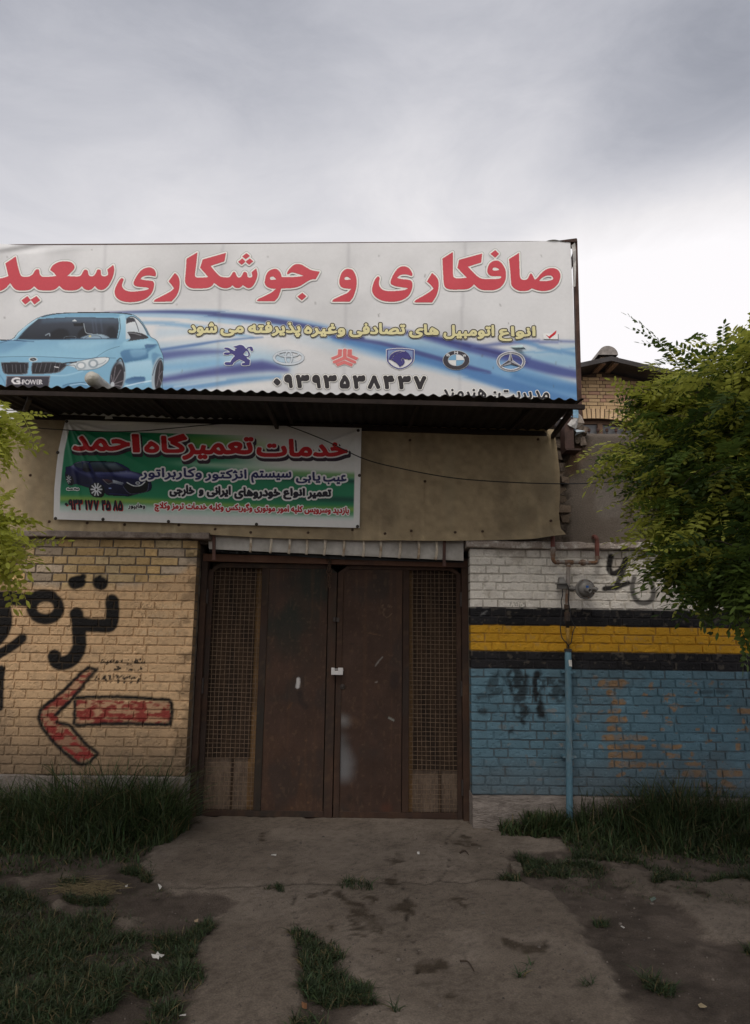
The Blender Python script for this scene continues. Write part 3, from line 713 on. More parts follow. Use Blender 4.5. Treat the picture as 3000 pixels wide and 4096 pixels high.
def sheet_pts(nu, nv):
    s = np.linspace(0, 1, nu); q = np.linspace(0, 1, nv); S_, Q_ = np.meshgrid(s, q)
    vr = np.interp(q, [0, .15, .4, .6, .8, .94, 1], [2211, 2222, 2233, 2233, 2225, 2230, 2241])
    U = -180 + (vr[:, None] + 180) * S_
    top = np.interp(U, [-180, 200, 1060, 2215], [1650, 1658, 1688, 1722])
    bot = np.interp(U, [-180, 300, 836, 1000, 1160, 1500, 1860, 2128, 2190, 2241], [2126, 2126, 2140, 2150, 2155, 2164, 2166, 2162, 2154, 2149])
    V = top + (bot - top) * Q_
    p = P(U, V, np.full(U.shape, -.012))
    xx, zz = p[..., 0], p[..., 2]
    d = .010 * np.sin(xx * 2.1 + 1) * np.sin(zz * 3 + .5) + (fbm(xx * 1.6, zz * 1.6, 101, 3) - .5) * .03
    lift = sstep(.86, 1, S_) * (.35 + .65 * sstep(.45, 1, Q_)) * .075 + sstep(.90, 1, Q_) * sstep(.6, 1, S_) * .05 + sstep(.93, 1, Q_) * .012 * (1 + np.sin(xx * 9))
    sag = sstep(.93, 1, S_) * sstep(0, .4, Q_) * .02
    p[..., 1] = -.014 - np.abs(d) * .7 - lift - sag
    return p, S_, Q_
p, S_, Q_ = sheet_pts(330, 70)
xx, zz = p[..., 0], p[..., 2]
cb = np.array([.360, .280, .178]) * (.82 + .34 * fbm(xx * 1.1, zz * 1.8, 102, 5))[..., None] * (.72 + .56 * fbm(xx * 22, zz * 22, 103, 5))[..., None]
st = sstep(.5, .66, fbm(xx * 14, zz * .7, 104, 4))[..., None] * .30; cb = cb * (1 - st) + np.array([.36, .30, .20]) * st
st = sstep(.52, .72, fbm(xx * 3, zz * 2.2 + 8, 105, 5))[..., None] * .38; cb = cb * (1 - st) + np.array([.13, .105, .075]) * st
for u_ in (330, 480, 640, 700, 1420, 1520, 1690, 2150):                               # pale seams left by old fixings
    xu = X(u_, 2130, 0); m_ = np.exp(-((xx - xu) / .012) ** 2) * sstep(Z(u_, 1990, 0), Z(u_, 2120, 0), zz)
    cb = cb * (1 + .22 * m_[..., None])
for u_, v_ in ((197, 2086), (349, 2092), (498, 2098), (1410, 2119), (1645, 2124), (1930, 2126), (2194, 2089), (1640, 1760), (2150, 1760), (1700, 1925)):
    q_ = P(u_, v_, 0); m_ = np.exp(-((xx - q_[0] + (fbm(zz * 9, zz * 0, 107) - .5) * .02) / .010) ** 2) * sstep(q_[2] + .01, q_[2] - .01, zz) * np.exp(-np.maximum(q_[2] - zz, 0) / .16) * .5
    cb = cb * (1 - m_[..., None]) + np.array([.10, .06, .035]) * m_[..., None]
sheet_m = M('felt_board', attr=True, rough=.95, var=.14, scale=30, bump=.0015, bscale=240, spec=.1)
mb = MB(); mb.grid(p, 0, cb); q = p.copy(); q[..., 1] += .006; mb.grid(q[:, ::-1], 0, cb[:, ::-1] * .5)
for a, b in ((p[:, -1], q[:, -1]), (p[-1], q[-1])):
    mb.grid(np.stack([a, b], 0), 0, np.full((2, len(a), 3), .13))
t = thing('cladding_sheet', (-.5, -.02, zL), 'stained beige felt sheet nailed across the upper wall, its right edge curling off', 'wall panel')
mb.build('sheet', sheet_m, t, smooth=True)
nail_m = M('rusty_steel', (.13, .085, .06), .65, .5, col2=(.06, .035, .025), scale=60)
mb = MB(); mb.lathe(org(t), (0, -1, 0), [(-.002, .013), (.003, .012), (.006, .008), (.007, .001)], 10)
n0 = mb.build('nail', nail_m, t)
for k, (u_, v_) in enumerate([(197, 2086), (349, 2092), (498, 2098), (715, 2100), (861, 2117), (1003, 2130), (1232, 2131), (1410, 2119), (1645, 2124), (1930, 2126), (2194, 2089), (1640, 1760), (2150, 1760), (1700, 1925), (120, 1900), (60, 2090), (1820, 2130), (1540, 2135)]):
    xw = P(u_, v_, -.02); j = np.argmin((p[..., 0] - xw[0]) ** 2 + (p[..., 2] - xw[2]) ** 2); yy = p.reshape(-1, 3)[j, 1]
    o_ = n0 if k == 0 else copy_part(n0, t)
    o_.location = tuple(np.array([xw[0], yy - .001, xw[2]]) - org(t))

# ================================================================== GREY CEMENT WALL AND STEEL BEAM
CY = .03
t = thing('cement_wall', (X(2600, 2100, CY), CY, RZT), 'bare grey cement wall above the banded brick wall', 'wall')
x0_, x1_ = X(2256, 2000, CY), 4.4
zb_, zt_ = Z(2500, 2185, CY), Z(2400, 1728, CY)
us = np.linspace(0, 1, 150); vs_ = np.linspace(0, 1, 70); UU, VV = np.meshgrid(us, vs_)
xw = x0_ + (x1_ - x0_) * UU
ztop = zt_ + (fbm(xw * 6, xw * 0, 111, 4) - .5) * .03 - .20 * sstep(.22, 0, xw - x0_) ** 1.5 - .05 * sstep(1.0, 2.2, xw - x0_)
xw = xw + (1 - sstep(0, .06, UU)) * (fbm(VV * 14, VV * 0, 112, 4) - .5) * .07
zw = zb_ + (ztop - zb_) * VV
yw = CY + (fbm(xw * 3, zw * 3, 113, 4) - .5) * .018 + .05 * sstep(.95, 1, VV) ** 2 + .05 * (1 - sstep(0, .02, UU))
cw = np.array([.130, .108, .090]) * (.78 + .4 * fbm(xw * 2, zw * 2, 114, 5))[..., None] * (.88 + .24 * fbm(xw * 30, zw * 30, 115, 3))[..., None]
rs = (np.exp(-((xw - x0_ - .12) / .10) ** 2) * sstep(.55, .8, VV) * sstep(.98, .85, VV) * sstep(.3, .6, fbm(xw * 6, zw * 6, 116)))[..., None]
cw = cw * (1 - .6 * rs) + np.array([.17, .085, .04]) * rs * .6
pl = sstep(.58, .7, fbm(xw * 4 + 5, zw * 2.6, 117, 4))[..., None] * .3; cw = cw * (1 - pl) + np.array([.24, .22, .20]) * pl
pts_ = np.stack([xw, yw, zw], -1); mb = MB(); mb.grid(pts_, 0, cw)
bk = pts_.copy(); bk[..., 1] = CY + .25; mb.grid(bk[:, ::-1], 0, cw[:, ::-1])
mb.grid(np.stack([pts_[-1], bk[-1]], 0), 0, np.stack([cw[-1], cw[-1]], 0)); mb.grid(np.stack([bk[:, 0], pts_[:, 0]], 0), 0, np.stack([cw[:, 0], cw[:, 0]], 0))
mb.build('render', M('cement_render', attr=True, rough=.95, var=.2, scale=14, bump=.005, bscale=90, spec=.1), t, smooth=True)
mb = MB()
for k in range(7):
    z0_ = Z(2235, 2130, .1) + k * .085; a_ = X(2236, 2000, .06) + rng.uniform(-.01, .02)
    mb.box((a_, .03 + rng.uniform(-.01, .04), z0_), (x0_ + .05, .2, z0_ + rng.uniform(.05, .075)), 0, np.array([.2, .15, .11]) * rng.uniform(.6, 1.2), .012)
mb.build('broken_bricks', M('broken_brick', attr=True, rough=.95, var=.3, scale=20, bump=.004), t)

t = thing('steel_beam', (X(2285, 1750, -.1), -.1, Z(2285, 1795, -.1)), 'brown painted steel beam end sticking out beside the canopy', 'beam')
bm_ = M('brown_paint', (.075, .042, .034), .6, col2=(.04, .022, .018), scale=8, var=.2, bump=.001)
a_ = P(2258, 1700, -.10); b_ = P(2297, 1795, -.10)
mb = MB(); mb.box((a_[0], -.10, b_[2]), (a_[0] + .012, .28, a_[2] + .10)); mb.box((a_[0] + .0125, -.10, b_[2]), (b_[0], -.088, a_[2] + .10)); mb.build('web', bm_, t)
mb = MB(); mb.box((a_[0], -.13, b_[2] - .020), (b_[0] + .05, .20, b_[2] - .004)); mb.build('flange', bm_, t)
mb = MB()                                                              # rubble wedged against the beam
for k in range(14):
    c_ = P(2312 + rng.uniform(-14, 18), 1745 + rng.uniform(-35, 45), .0); mb.box(c_ - rng.uniform(.02, .04, 3), c_ + rng.uniform(.02, .045, 3), 0, None, .014)
tag(mb.build('mortar_rubble', MATS['rough_core']), 'crumbling dark mortar lump wedged between steel beam and cement wall', 'rubble')

# ================================================================== GATE
GY_ = .22
z7 = lambda x, y: (760 + x * .7264, 2100 + y * .7264)
def gx_(x, y=900): u, v = z7(x, y); return X(u, v, GY_)
def gz_(y, x=800): u, v = z7(x, y); return Z(u, v, GY_)
GXs = dict(pl=(36, 68), sl=(69, 98), ml=(98, 372), s2=(372, 412), pa=(412, 750), s3=(750, 797), s4=(802, 834), pb=(834, 1170), s5=(1170, 1206), mr=(1206, 1470), s6=(1470, 1496), pr=(1498, 1531))
GXs = {k: (gx_(a), gx_(b)) for k, (a, b) in GXs.items()}
zt_ = gz_(216); zb_ = gz_(1613); zr_ = gz_(1579); zl0, zl1 = gz_(212), gz_(176); zi_ = gz_(243)
def brown(x, z, base, k=0, green=0.0, rust=.35):
    n = fbm(x * 5 + k, z * 5, 201 + k, 5)[..., None]; f = fbm(x * 26, z * 26 + k, 203, 4)[..., None]
    c = np.asarray(base) * (.72 + .52 * n) * (.84 + .32 * f)
    r = sstep(.50, .78, fbm(x * 3 + 3, z * 3.4 + k, 205, 5))[..., None] * rust * .7
    c = c * (1 - r) + np.array([.085, .043, .024]) * r
    d = sstep(.50, .66, fbm(x * 4 + 9 + k, z * 3, 207, 5))[..., None] * .5
    c = c * (1 - d) + np.array([.032, .026, .023]) * d
    if np.any(green):
        g = (sstep(.40, .72, fbm(x * 3.2 + 1.7, z * 2.6 + k, 209, 5)) * green * .75)[..., None]
        c = c * (1 - g) + np.array([.017, .025, .021]) * g
    sc_ = (sstep(.80, .84, vnoise(x * 60, z * 36, 211 + k)))[..., None] * .22
    c = c * (1 - sc_) + np.array([.13, .08, .045]) * sc_
    rn = sstep(.60, .74, fbm(x * 26 + k, z * .9, 217, 3))[..., None] * .30
    return c * (1 - rn) + np.array([.085, .045, .026]) * rn
BR = np.array([.054, .031, .0225])
gate_m = M('weathered_gate_paint', attr=True, rough=.7, var=.16, scale=22, bump=.0012, bscale=120, spec=.18)
def plate(mb, x0, x1, z0, z1, y0, y1, base, k, green=0.0, step=.03, rust=.35, e=.0025):
    """upright bar or panel with a bevelled face and coloured points"""
    nx = max(2, int((x1 - x0) / step) + 1); nz = max(2, int((z1 - z0) / step) + 1)
    xs = np.concatenate([[x0, x0], np.linspace(x0 + e, x1 - e, nx), [x1, x1]]); zs = np.concatenate([[z0, z0], np.linspace(z0 + e, z1 - e, nz), [z1, z1]])
    XX, ZZ = np.meshgrid(xs, zs); YY = np.full(XX.shape, y0)
    YY[0] = YY[-1] = y1; YY[:, 0] = YY[:, -1] = y1
    edge1 = np.zeros(XX.shape, bool); edge1[1] = edge1[-2] = True; edge1[:, 1] = edge1[:, -2] = True; edge1[0] = edge1[-1] = False; edge1[:, 0] = edge1[:, -1] = False
    YY = np.where(edge1, y0 + e, YY); YY = YY + np.where(YY < y1 - 1e-6, (fbm(XX * 2.2 + k, ZZ * 2.2, 213, 3) - .5) * .006, 0)
    mb.grid(np.stack([XX, YY, ZZ], -1), 0, brown(XX, ZZ, base, k, green, rust))
t = thing('metal_gate', (0, GY_, zb_ - .02), 'rusty brown double leaf metal gate with wire mesh side panels', 'gate')
mb = MB()
plate(mb, *GXs['pl'], zb_ - .03, zl1, GY_ - .05, GY_ + .06, BR * 1.15, 1, 0, rust=.7)
plate(mb, *GXs['pr'], zb_ - .03, zl1 - .004, GY_ - .05, GY_ + .06, BR * 1.1, 2, 0, rust=.5)
u0, v0 = z7(72, 158); u1, v1 = z7(1528, 198); la, lb = P(u0, v0, GY_ - .06), P(u1, v1, GY_ - .06); u0, v0 = z7(72, 198); u1, v1 = z7(1528, 234); lc, ld = P(u0, v0, GY_ - .06), P(u1, v1, GY_ - .06)
lin_ = np.linspace(0, 1, 70); pr_ = []
for (e0, e1, yy) in ((lc, ld, GY_ + .04), (lc, ld, GY_ - .06), (la, lb, GY_ - .06), (la, lb, GY_ + .04)):
    q = e0 + (e1 - e0) * lin_[:, None]; q[:, 1] = yy; pr_.append(q)
pr_ = np.stack(pr_ + [pr_[0]], 0); mb.grid(pr_, 0, brown(pr_[..., 0], pr_[..., 2], BR * [2.3, 2.0, 1.8], 3, 0, .2))
for i in (0, -1): mb.add(pr_[:4, i], [[0, 1, 2, 3]], 0, BR)
mb.build('gate_frame', gate_m, t)
mb = MB(); plate(mb, GXs['pl'][1] + .002, GXs['pr'][0] - .002, zb_ - .045, zb_ - .006, GY_ + .0, GY_ + .05, BR * .8, 4); mb.build('threshold', gate_m, t)

def leaf(k, so, si, mesh, panel, mid, hinge_left, green):
    """so outer stile, mid stile between mesh and sheet, si meeting stile (x ranges)"""
    Y0, Y1 = GY_, GY_ + .035
    x0 = min(so[0], si[0]); x1 = max(so[1], si[1]); ch = .075; bw = abs(so[1] - so[0])
    mb = MB()
    lft, rgt = (so, si) if hinge_left else (si, so)
    plate(mb, lft[0], lft[1], zb_, zt_ - ch, Y0, Y1, BR * (.9), 10 + k, green * 1.4 if hinge_left else green * .6)
    plate(mb, rgt[0], rgt[1], zb_, zt_ - ch, Y0, Y1, BR * .95, 12 + k, green * .5)
    plate(mb, mid[0], mid[1], zr_ + .001, zi_ - .001, Y0, Y1, BR * .7, 14 + k, green * .55)
    plate(mb, lft[1] + .001, rgt[0] - .001, zb_, zr_, Y0 + .001, Y1, BR * .85, 16 + k, green * .3)
    plate(mb, lft[0] + ch * 1.3, rgt[1] - ch * 1.3, zi_, zt_, Y0 + .001, Y1, BR * 1.0, 18 + k, green * .5)
    for xa, xb, s_ in ((lft[0], lft[0] + ch * 1.3, 1), (rgt[1], rgt[1] - ch * 1.3, -1)):
        w_ = abs(lft[1] - lft[0])
        q = [(xa, zt_ - ch), (xb, zt_), (xb, zi_), (xb - s_ * .0, zi_), (xa + s_ * w_, zt_ - ch)]
        mb.prism([(a, Y0 + .0015, b) for a, b in q], (0, .033, 0), 0, brown(np.array([a for a, b in q] * 2), np.array([b for a, b in q] * 2), BR, 20 + k, green))
    root = mb.build('gate_leaf', gate_m, t)
    # sheet panel
    mb = MB(); xs = np.arange(panel[0] + .001, panel[1] - .0005, .0085); zs = np.arange(zr_ - .004, zi_ + .006, .0085); XX, ZZ = np.meshgrid(xs, zs)
    U, V = proj(np.stack([XX, np.full(XX.shape, GY_), ZZ], -1))
    c = brown(XX, ZZ, BR * (1.0 if hinge_left else .98), 30 + k, green * sstep(1.0, 1.7, ZZ), .45)
    wu = (fbm(XX * 18, ZZ * 18, 221) - .5) * 18
    def dab(px, w_, col, al, fe=3, ):
        nonlocal c
        m_ = (stroke(U + wu * .35, V + wu * .35, [z7(*q) for q in px], w_, fe) * al)[..., None]; c = c * (1 - m_) + np.asarray(col) * m_
    if hinge_left:
        dab([(596, 850), (595, 870), (592, 893)], 14, (.50, .48, .47), .95, 2)
        dab([(605, 930), (612, 980), (635, 1000)], 22, (.025, .018, .016), .7, 6); dab([(450, 960), (530, 945), (560, 880)], 26, (.028, .024, .02), .35, 10)
        dab([(540, 1010), (560, 980)], 8, (.10, .05, .025), .5, 4)
        for q in [(600, 1320), (600, 1300), (640, 1190), (560, 1560), (500, 1450), (610, 1430), (440, 1480), (650, 1530)]: dab([q], rng.uniform(4, 9), (.14, .075, .035), .55, 3)
    else:
        dab([(838, 1075), (850, 1080)], 34, (.20, .19, .185), .8, 26); dab([(832, 1270), (850, 1310), (846, 1360)], 62, (.165, .165, .17), .85, 36); dab([(832, 1180), (836, 1260)], 40, (.12, .115, .115), .6, 30)
        dab([(890, 1070), (920, 1085)], 20, (.12, .07, .04), .35, 14)
        dab([(1128, 830), (1125, 880)], 36, (.026, .018, .016), .7, 8); dab([(1150, 640), (1165, 560)], 16, (.03, .02, .018), .4, 8)
        dab([(1022, 775), (1040, 745), (1058, 727)], 4, (.30, .29, .27), .6, 2.2); dab([(1095, 1062), (1120, 1075)], 6, (.34, .37, .34), .6, 2); dab([(1022, 866), (1036, 866)], 3, (.32, .3, .28), .7, 1.5)
        dab([(975, 592), (1010, 600), (1048, 607)], 3, (.17, .095, .045), .5, 1.5); dab([(1010, 960), (1040, 1010), (1090, 1060)], 3, (.025, .02, .018), .7, 2)
        dab([(1060, 446), (1066, 440), (1060, 458), (1072, 462), (1064, 476), (1068, 498), (1085, 512), (1104, 500), (1113, 488)], 2.2, (.19, .13, .085), .6, 1.6)
        dab([(1100, 446), (1094, 440), (1091, 450), (1098, 455), (1102, 446), (1112, 452)], 2.2, (.19, .13, .085), .6, 1.6)
        dab([(880, 655), (900, 655)], 6, (.03, .02, .018), .8, 3); dab([(880, 1510)], 26, (.02, .015, .012), .6, 14); dab([(1080, 1560)], 40, (.11, .035, .02), .35, 16)
        for q in [(1000, 1150), (1075, 1185), (950, 1210), (990, 905), (1110, 325), (880, 420)]: dab([q], 4, (.16, .10, .06), .5, 3)
    Yp = GY_ + .010 + (fbm(XX * 2.6 + k, ZZ * 2.0, 223, 3) - .5) * .026
    mb.grid(np.stack([XX, Yp, ZZ], -1), 0, c); mb.build('sheet_panel', gate_m, root, smooth=True)
    # woven wire
    mb = MB(); pitch = .0385; a, b = mesh; wm = M('rusty_wire', (.22, .15, .10), .7, .1, col2=(.13, .085, .055), scale=40)
    nv = int((b - a) / pitch); nh = int((zi_ - zr_) / pitch)
    xo = a + ((b - a) - (nv - 1) * pitch) / 2; zo = zr_ + ((zi_ - zr_) - (nh - 1) * pitch) / 2
    zz = np.linspace(zr_ - .004, zi_ + .004, nh * 6); xx = np.linspace(a - .004, b + .004, nv * 6)
    for i in range(nv):
        ph = i * math.pi; bx = xo + i * pitch + .003 * np.sin(zz * 2.3 + i)
        bx = bx + .007 * (fbm(zz * 2.2, zz * 0 + i * .6, 231, 2) - .5); mb.tube(np.stack([bx, GY_ + .014 + .0030 * np.cos((zz - zo) / pitch * math.pi + ph), zz], -1), .0022, 4)
    for i in range(nh):
        ph = (i + 1) * math.pi; bz = zo + i * pitch + .003 * np.sin(xx * 6 + i * .7) + rng.uniform(-.003, .003) + .008 * (fbm(xx * 5, xx * 0 + i * .5, 233, 2) - .5)
        mb.tube(np.stack([xx, GY_ + .014 + .0030 * np.cos((xx - xo) / pitch * math.pi + ph), bz], -1), .0022, 4)
    mb.build('wire_mesh', wm, root, smooth=True)
    # boards closing the mesh from inside
    yb = GY_ + .085; zs_ = gz_(1290 if hinge_left else 1362, 200 if hinge_left else 1300)
    strip = (mid[0] - .075, mid[0] + .01) if hinge_left else (mid[1] - .01, mid[1] + .05)
    xa, xb = (a - .03, strip[0] + .012) if hinge_left else (strip[1] - .012, b + .03)
    dark = M('stained_board', (.055, .033, .02), .85, col2=(.022, .014, .010), scale=3.5, stretch=(4, 4, .7), var=.3, bump=.002)
    pale = M('pale_board', (.19, .138, .10), .85, col2=(.12, .086, .064), scale=5, stretch=(3, 3, .8), var=.25, bump=.002)
    oran = M('orange_batten', (.22, .125, .055), .8, col2=(.13, .078, .04), scale=5, stretch=(3, 3, .8), var=.2)
    mb = MB(); mb.box((xa, yb, zs_), (xb, yb + .015, zi_ + .05)); mb.build('backing_board', dark, root)
    mb = MB(); mb.box((strip[0], yb + .02, zr_ - .04), (strip[1], yb + .04, zi_ + .05)); mb.build('batten', oran, root)
    mb = MB(); n_ = 1; cuts = np.linspace(xa, xb, n_ + 1)
    for i in range(n_): mb.box((cuts[i] + .004, yb + .018 + rng.uniform(0, .006), zr_ - .04), (cuts[i + 1] - .004, yb + .034, zs_ + .08))
    mb.build('lower_board', pale, root)
    mb = MB(); xs_ = xa + (xb - xa) * (.62 if hinge_left else .55); mb.box((xs_, yb + .004, zr_ - .04), (xs_ + .022, yb + .0165, zs_ + .02)); mb.build('lath', dark, root)
    return root
lf = leaf(0, GXs['sl'], GXs['s3'], GXs['ml'], GXs['pa'], GXs['s2'], True, 1.0)
rf = leaf(5, GXs['s6'], GXs['s4'], GXs['mr'], GXs['pb'], GXs['s5'], False, .12)
mb = MB(); mb.box((GXs['pl'][0], GY_ + .3, zb_), (GXs['pr'][1], GY_ + .32, zt_ + .5)); mb.build('dark_backing', M('near_black', (.012, .011, .010), .9), t)  # near-black sheet standing behind the gate opening
lk = P(*z7(840, 890), GY_)
mb = MB(); mb.lathe((lk[0], GY_ - .0005, lk[2]), (0, -1, 0), [(0, .022), (.004, .021), (.006, .017), (.004, .014), (.006, .010), (.007, .004)], 20); mb.build('lock_cylinder', M('dull_iron', (.06, .05, .045), .5, .6), rf)
lk = P(*z7(803, 520), GY_)
mb = MB(); mb.lathe((lk[0] - .01, GY_ - .02, lk[2]), (0, 0, 1), [(-.02, .010), (-.018, .014), (.018, .014), (.02, .010)], 12); mb.box((lk[0] + .004, GY_ - .012, lk[2] - .02), (lk[0] + .03, GY_ - .001, lk[2] + .016)); mb.build('hasp', MATS['dull_iron'], lf)
for lf_, x_ in ((lf, GXs['pl'][1] + .001), (rf, GXs['pr'][0] - .001)):
    for zf in (.12, .5, .86):
        zc_ = zb_ + (zt_ - zb_) * zf; mb = MB(); mb.lathe((x_, GY_ - .012, zc_), (0, 0, 1), [(-.065, .010), (-.062, .0135), (-.003, .0135), (-.002, .011), (.002, .011), (.003, .0135), (.062, .0135), (.065, .010)], 12); mb.build('hinge', MATS['dull_iron'], lf_)
# padlock
a, b = P(*z7(778, 786), GY_ - .05), P(*z7(842, 826), GY_ - .05); c0 = (a + b) / 2
t = thing('padlock', (c0[0], GY_ - .04, b[2]), 'bright steel rectangular padlock on the seam of the gate', 'padlock')
wd, hg = (b[0] - a[0]), (a[2] - b[2]); n1_, n2_ = a[0] + wd * .30, a[0] + wd * .58; zn = a[2] - hg * .42
mb = MB()
mb.prism([(a[0], GY_ - .055, b[2]), (b[0], GY_ - .055, b[2]), (b[0], GY_ - .055, a[2]), (n2_, GY_ - .055, a[2]), (n2_, GY_ - .055, zn), (n1_, GY_ - .055, zn), (n1_, GY_ - .055, a[2]), (a[0], GY_ - .055, a[2])], (0, .03, 0))
pb_ = mb.build('body', M('brushed_steel', (.62, .60, .58), .38, .75, var=.06, scale=40), t)
bv = pb_.modifiers.new('bevel', 'BEVEL'); bv.width = .002; bv.segments = 2
mb = MB(); mb.tube([(n1_ - .012, GY_ - .04, a[2] - hg * .2), (n2_ + .012, GY_ - .04, a[2] - hg * .2)], .0065, 12); mb.build('shackle', M('chrome_pin', (.55, .54, .53), .25, 1.0), t)
mb = MB(); mb.tube([(b[0], GY_ - .04, a[2] - hg * .35), (b[0] + .008, GY_ - .04, a[2] - hg * .35)], .004, 10); mb.build('keyway', MATS['chrome_pin'], t)
# chain
t = thing('chain', tuple(P(*z7(765, 175), GY_ - .08)), 'rusty iron chain looped over the top rail of the gate', 'chain')
mb = MB()
def link(c, d, flip, L=.030, w_=.018, r=.0036):
    d = np.asarray(d, float); d /= np.linalg.norm(d); s_ = np.cross(d, (0, 1, 0)); s_ /= np.linalg.norm(s_) + 1e-9
    if flip: s_ = np.cross(d, s_)
    th = np.linspace(0, 2 * math.pi, 15); q = np.asarray(c) + np.outer(np.cos(th) * L / 2 + np.sign(np.cos(th)) * .004, d) + np.outer(np.sin(th) * w_ / 2, s_)
    mb.tube(q, r, 6, cap=False)
for strand in ([(760, 168), (752, 185), (766, 205), (770, 235), (776, 262), (768, 290), (766, 318), (767, 338)], [(768, 172), (772, 200), (764, 230), (758, 258), (764, 285), (768, 310)]):
    q = spline([z7(*s_) for s_ in strand], 14); q = P(q[:, 0], q[:, 1], np.full(len(q), GY_ - .075)); sl_ = np.concatenate([[0], np.cumsum(np.linalg.norm(np.diff(q, axis=0), axis=1))])
    for i, s_ in enumerate(np.arange(.01, sl_[-1], .0225)):
        pt = np.array([np.interp(s_, sl_, q[:, k]) for k in range(3)]); p2 = np.array([np.interp(s_ + .01, sl_, q[:, k]) for k in range(3)])
        link(pt, p2 - pt + 1e-6, i % 2)
mb.tube(P(*np.array([z7(758, 172), z7(762, 158), z7(770, 172)]).T, np.array([GY_ - .07, GY_ - .0, GY_ - .07])), .004, 6)
mb.build('links', M('rusty_chain', (.07, .048, .036), .6, .6, col2=(.12, .07, .045), scale=50), t, smooth=True)

# ================================================================== WHITE FASCIA WITH RIBS OVER THE GATE
FY = .05
t = thing('fascia_board', (0, FY, zl1 + .02), 'white fascia board with curved ribs above the gate', 'fascia')
def FP(x, y, yy=FY): return P(*z7(x, y), yy)
mb = MB(); q = [FP(96, 40), FP(1506, 62), FP(1506, 196), FP(105, 132)]
mb.prism(q, (0, .02, 0)); q = [FP(1506, 183, FY - .004), FP(1506, 188, FY - .004), FP(105, 123, FY - .004), FP(105, 118, FY - .004)]
mb.prism(q, (0, .003, 0)); mb.build('board', M('white_panel', (.60, .57, .53), .6, col2=(.44, .41, .37), scale=5, var=.06), t)
mb = MB(); q = spline([(105, 150), (240, 160), (420, 165), (600, 176), (800, 190), (1000, 196), (1506, 210)], 6)
a_ = np.array([FP(x, y - 2, .13 + .01 * math.sin(i * 1.3)) for i, (x, y) in enumerate(q)]); b_ = np.array([FP(x, y - 60, .135) for x, y in q]); mb.grid(np.stack([a_, b_], 0))
for k in range(26):                                                       # crumpled black plastic under the board
    x = rng.uniform(145, 330); y = rng.uniform(134, 148); pp = [FP(x + rng.uniform(-30, 30), y + rng.uniform(-12, 14), FY + rng.uniform(.005, .06)) for _ in range(3)]; mb.add(pp, [[0, 1, 2]])
mb.build('plastic_film', M('black_plastic', (.016, .016, .017), .45, spec=.3), t)
rib_m = M('aged_white_rib', (.60, .52, .42), .6, col2=(.34, .25, .17), scale=9, lo=.48, var=.1)
for k, x in enumerate((333, 446, 548, 642, 742, 847, 954, 1049, 1155, 1257, 1356)):
    yt = 62 + (x - 330) / 1026 * 24; yb = 150 + (x - 330) / 1026 * 42; b_ = .0 if k < 6 else .003
    s_ = np.linspace(0, 1, 14); top = FP(x + 2, yt, .012); bot = FP(x - (4 if k % 3 else 1), yb, .022)
    pts = top + (bot - top) * s_[:, None]; pts[:, 1] -= np.sin(s_ * math.pi * .9) * .022; pts[:, 0] += np.sin(s_ * math.pi) * .006
    mb = MB(); mb.tube(pts, .0115, 8, flat=.55); mb.build('rib', rib_m, t, smooth=True)
for x in (131, 1401):
    a_, b_ = FP(x, 40 if x < 500 else 62, .008), FP(x - (2 if x > 500 else -2), 194 if x < 500 else 226, .008); mb = MB(); mb.bar(b_, a_, .026, .02, (0, -1, 0)); mb.build('upright', M('red_oxide_paint', (.105, .048, .036), .6, col2=(.07, .035, .028), scale=10, var=.15), t)

# ================================================================== CANOPY
t = thing('canopy', (-.5, -.5, zC), 'dark rusty corrugated metal canopy above the gate, under the big billboard', 'canopy')
CF = -.95
fl, fr = P(-180, 1540, CF), P(2336, 1599, CF); bl, br_ = P(-180, 1650, 0.0), P(2222, 1726, 0.0)
bl[0] = fl[0]; br_[0] = fr[0] - .06
n_ = 720; s_ = np.linspace(0, 1, n_); m_ = 9; tt = np.linspace(0, 1, m_)
dn = lambda pts, d: pts + np.array([0, 0, d])
Fp = fl + (fr - fl) * s_[:, None]; Bp = bl + (br_ - bl) * s_[:, None]
pts = Bp[None] + (Fp - Bp)[None] * tt[:, None, None]
wave = .0092 * np.cos(2 * math.pi * pts[..., 0] / .0855) + .003 * np.sin(pts[..., 0] * 3) * tt[:, None] + (fbm(pts[..., 0] * 8, pts[..., 1] * 3, 231, 2) - .5) * .006
wave += np.where((s_[None] > .985) & (tt[:, None] > .5), -.03 * sstep(.985, 1, s_)[None] * 0, 0)
pts[..., 2] += wave + .004
mb = MB(); mb.grid(pts); q = pts.copy(); q[..., 2] += .0025; mb.grid(q[:, ::-1]); mb.grid(np.stack([pts[-1], q[-1]], 0)); mb.grid(np.stack([q[:, -1], pts[:, -1]], 0))
mb.build('corrugated_sheet', M('rusted_corrugated', (.034, .030, .028), .8, .1, col2=(.024, .017, .014), scale=4, var=.2), t, smooth=True)
pc_m = M('canopy_steel', (.032, .021, .018), .8, col2=(.022, .015, .013), scale=7, var=.2)
a_, b_ = P(-180, 1567, -.93), P(2338, 1629, -.93); mb = MB(); mb.bar(a_, b_, .03, .034); mb.build('front_purlin', pc_m, t)
a_, b_ = bl + [0, -.03, -.035], br_ + [0, -.03, -.035]; mb = MB(); mb.bar(a_, b_, .035, .045); mb.bar(bl + [0, .035, .0], br_ + [0, .035, .0], .08, .10); mb.build('back_purlin', pc_m, t)
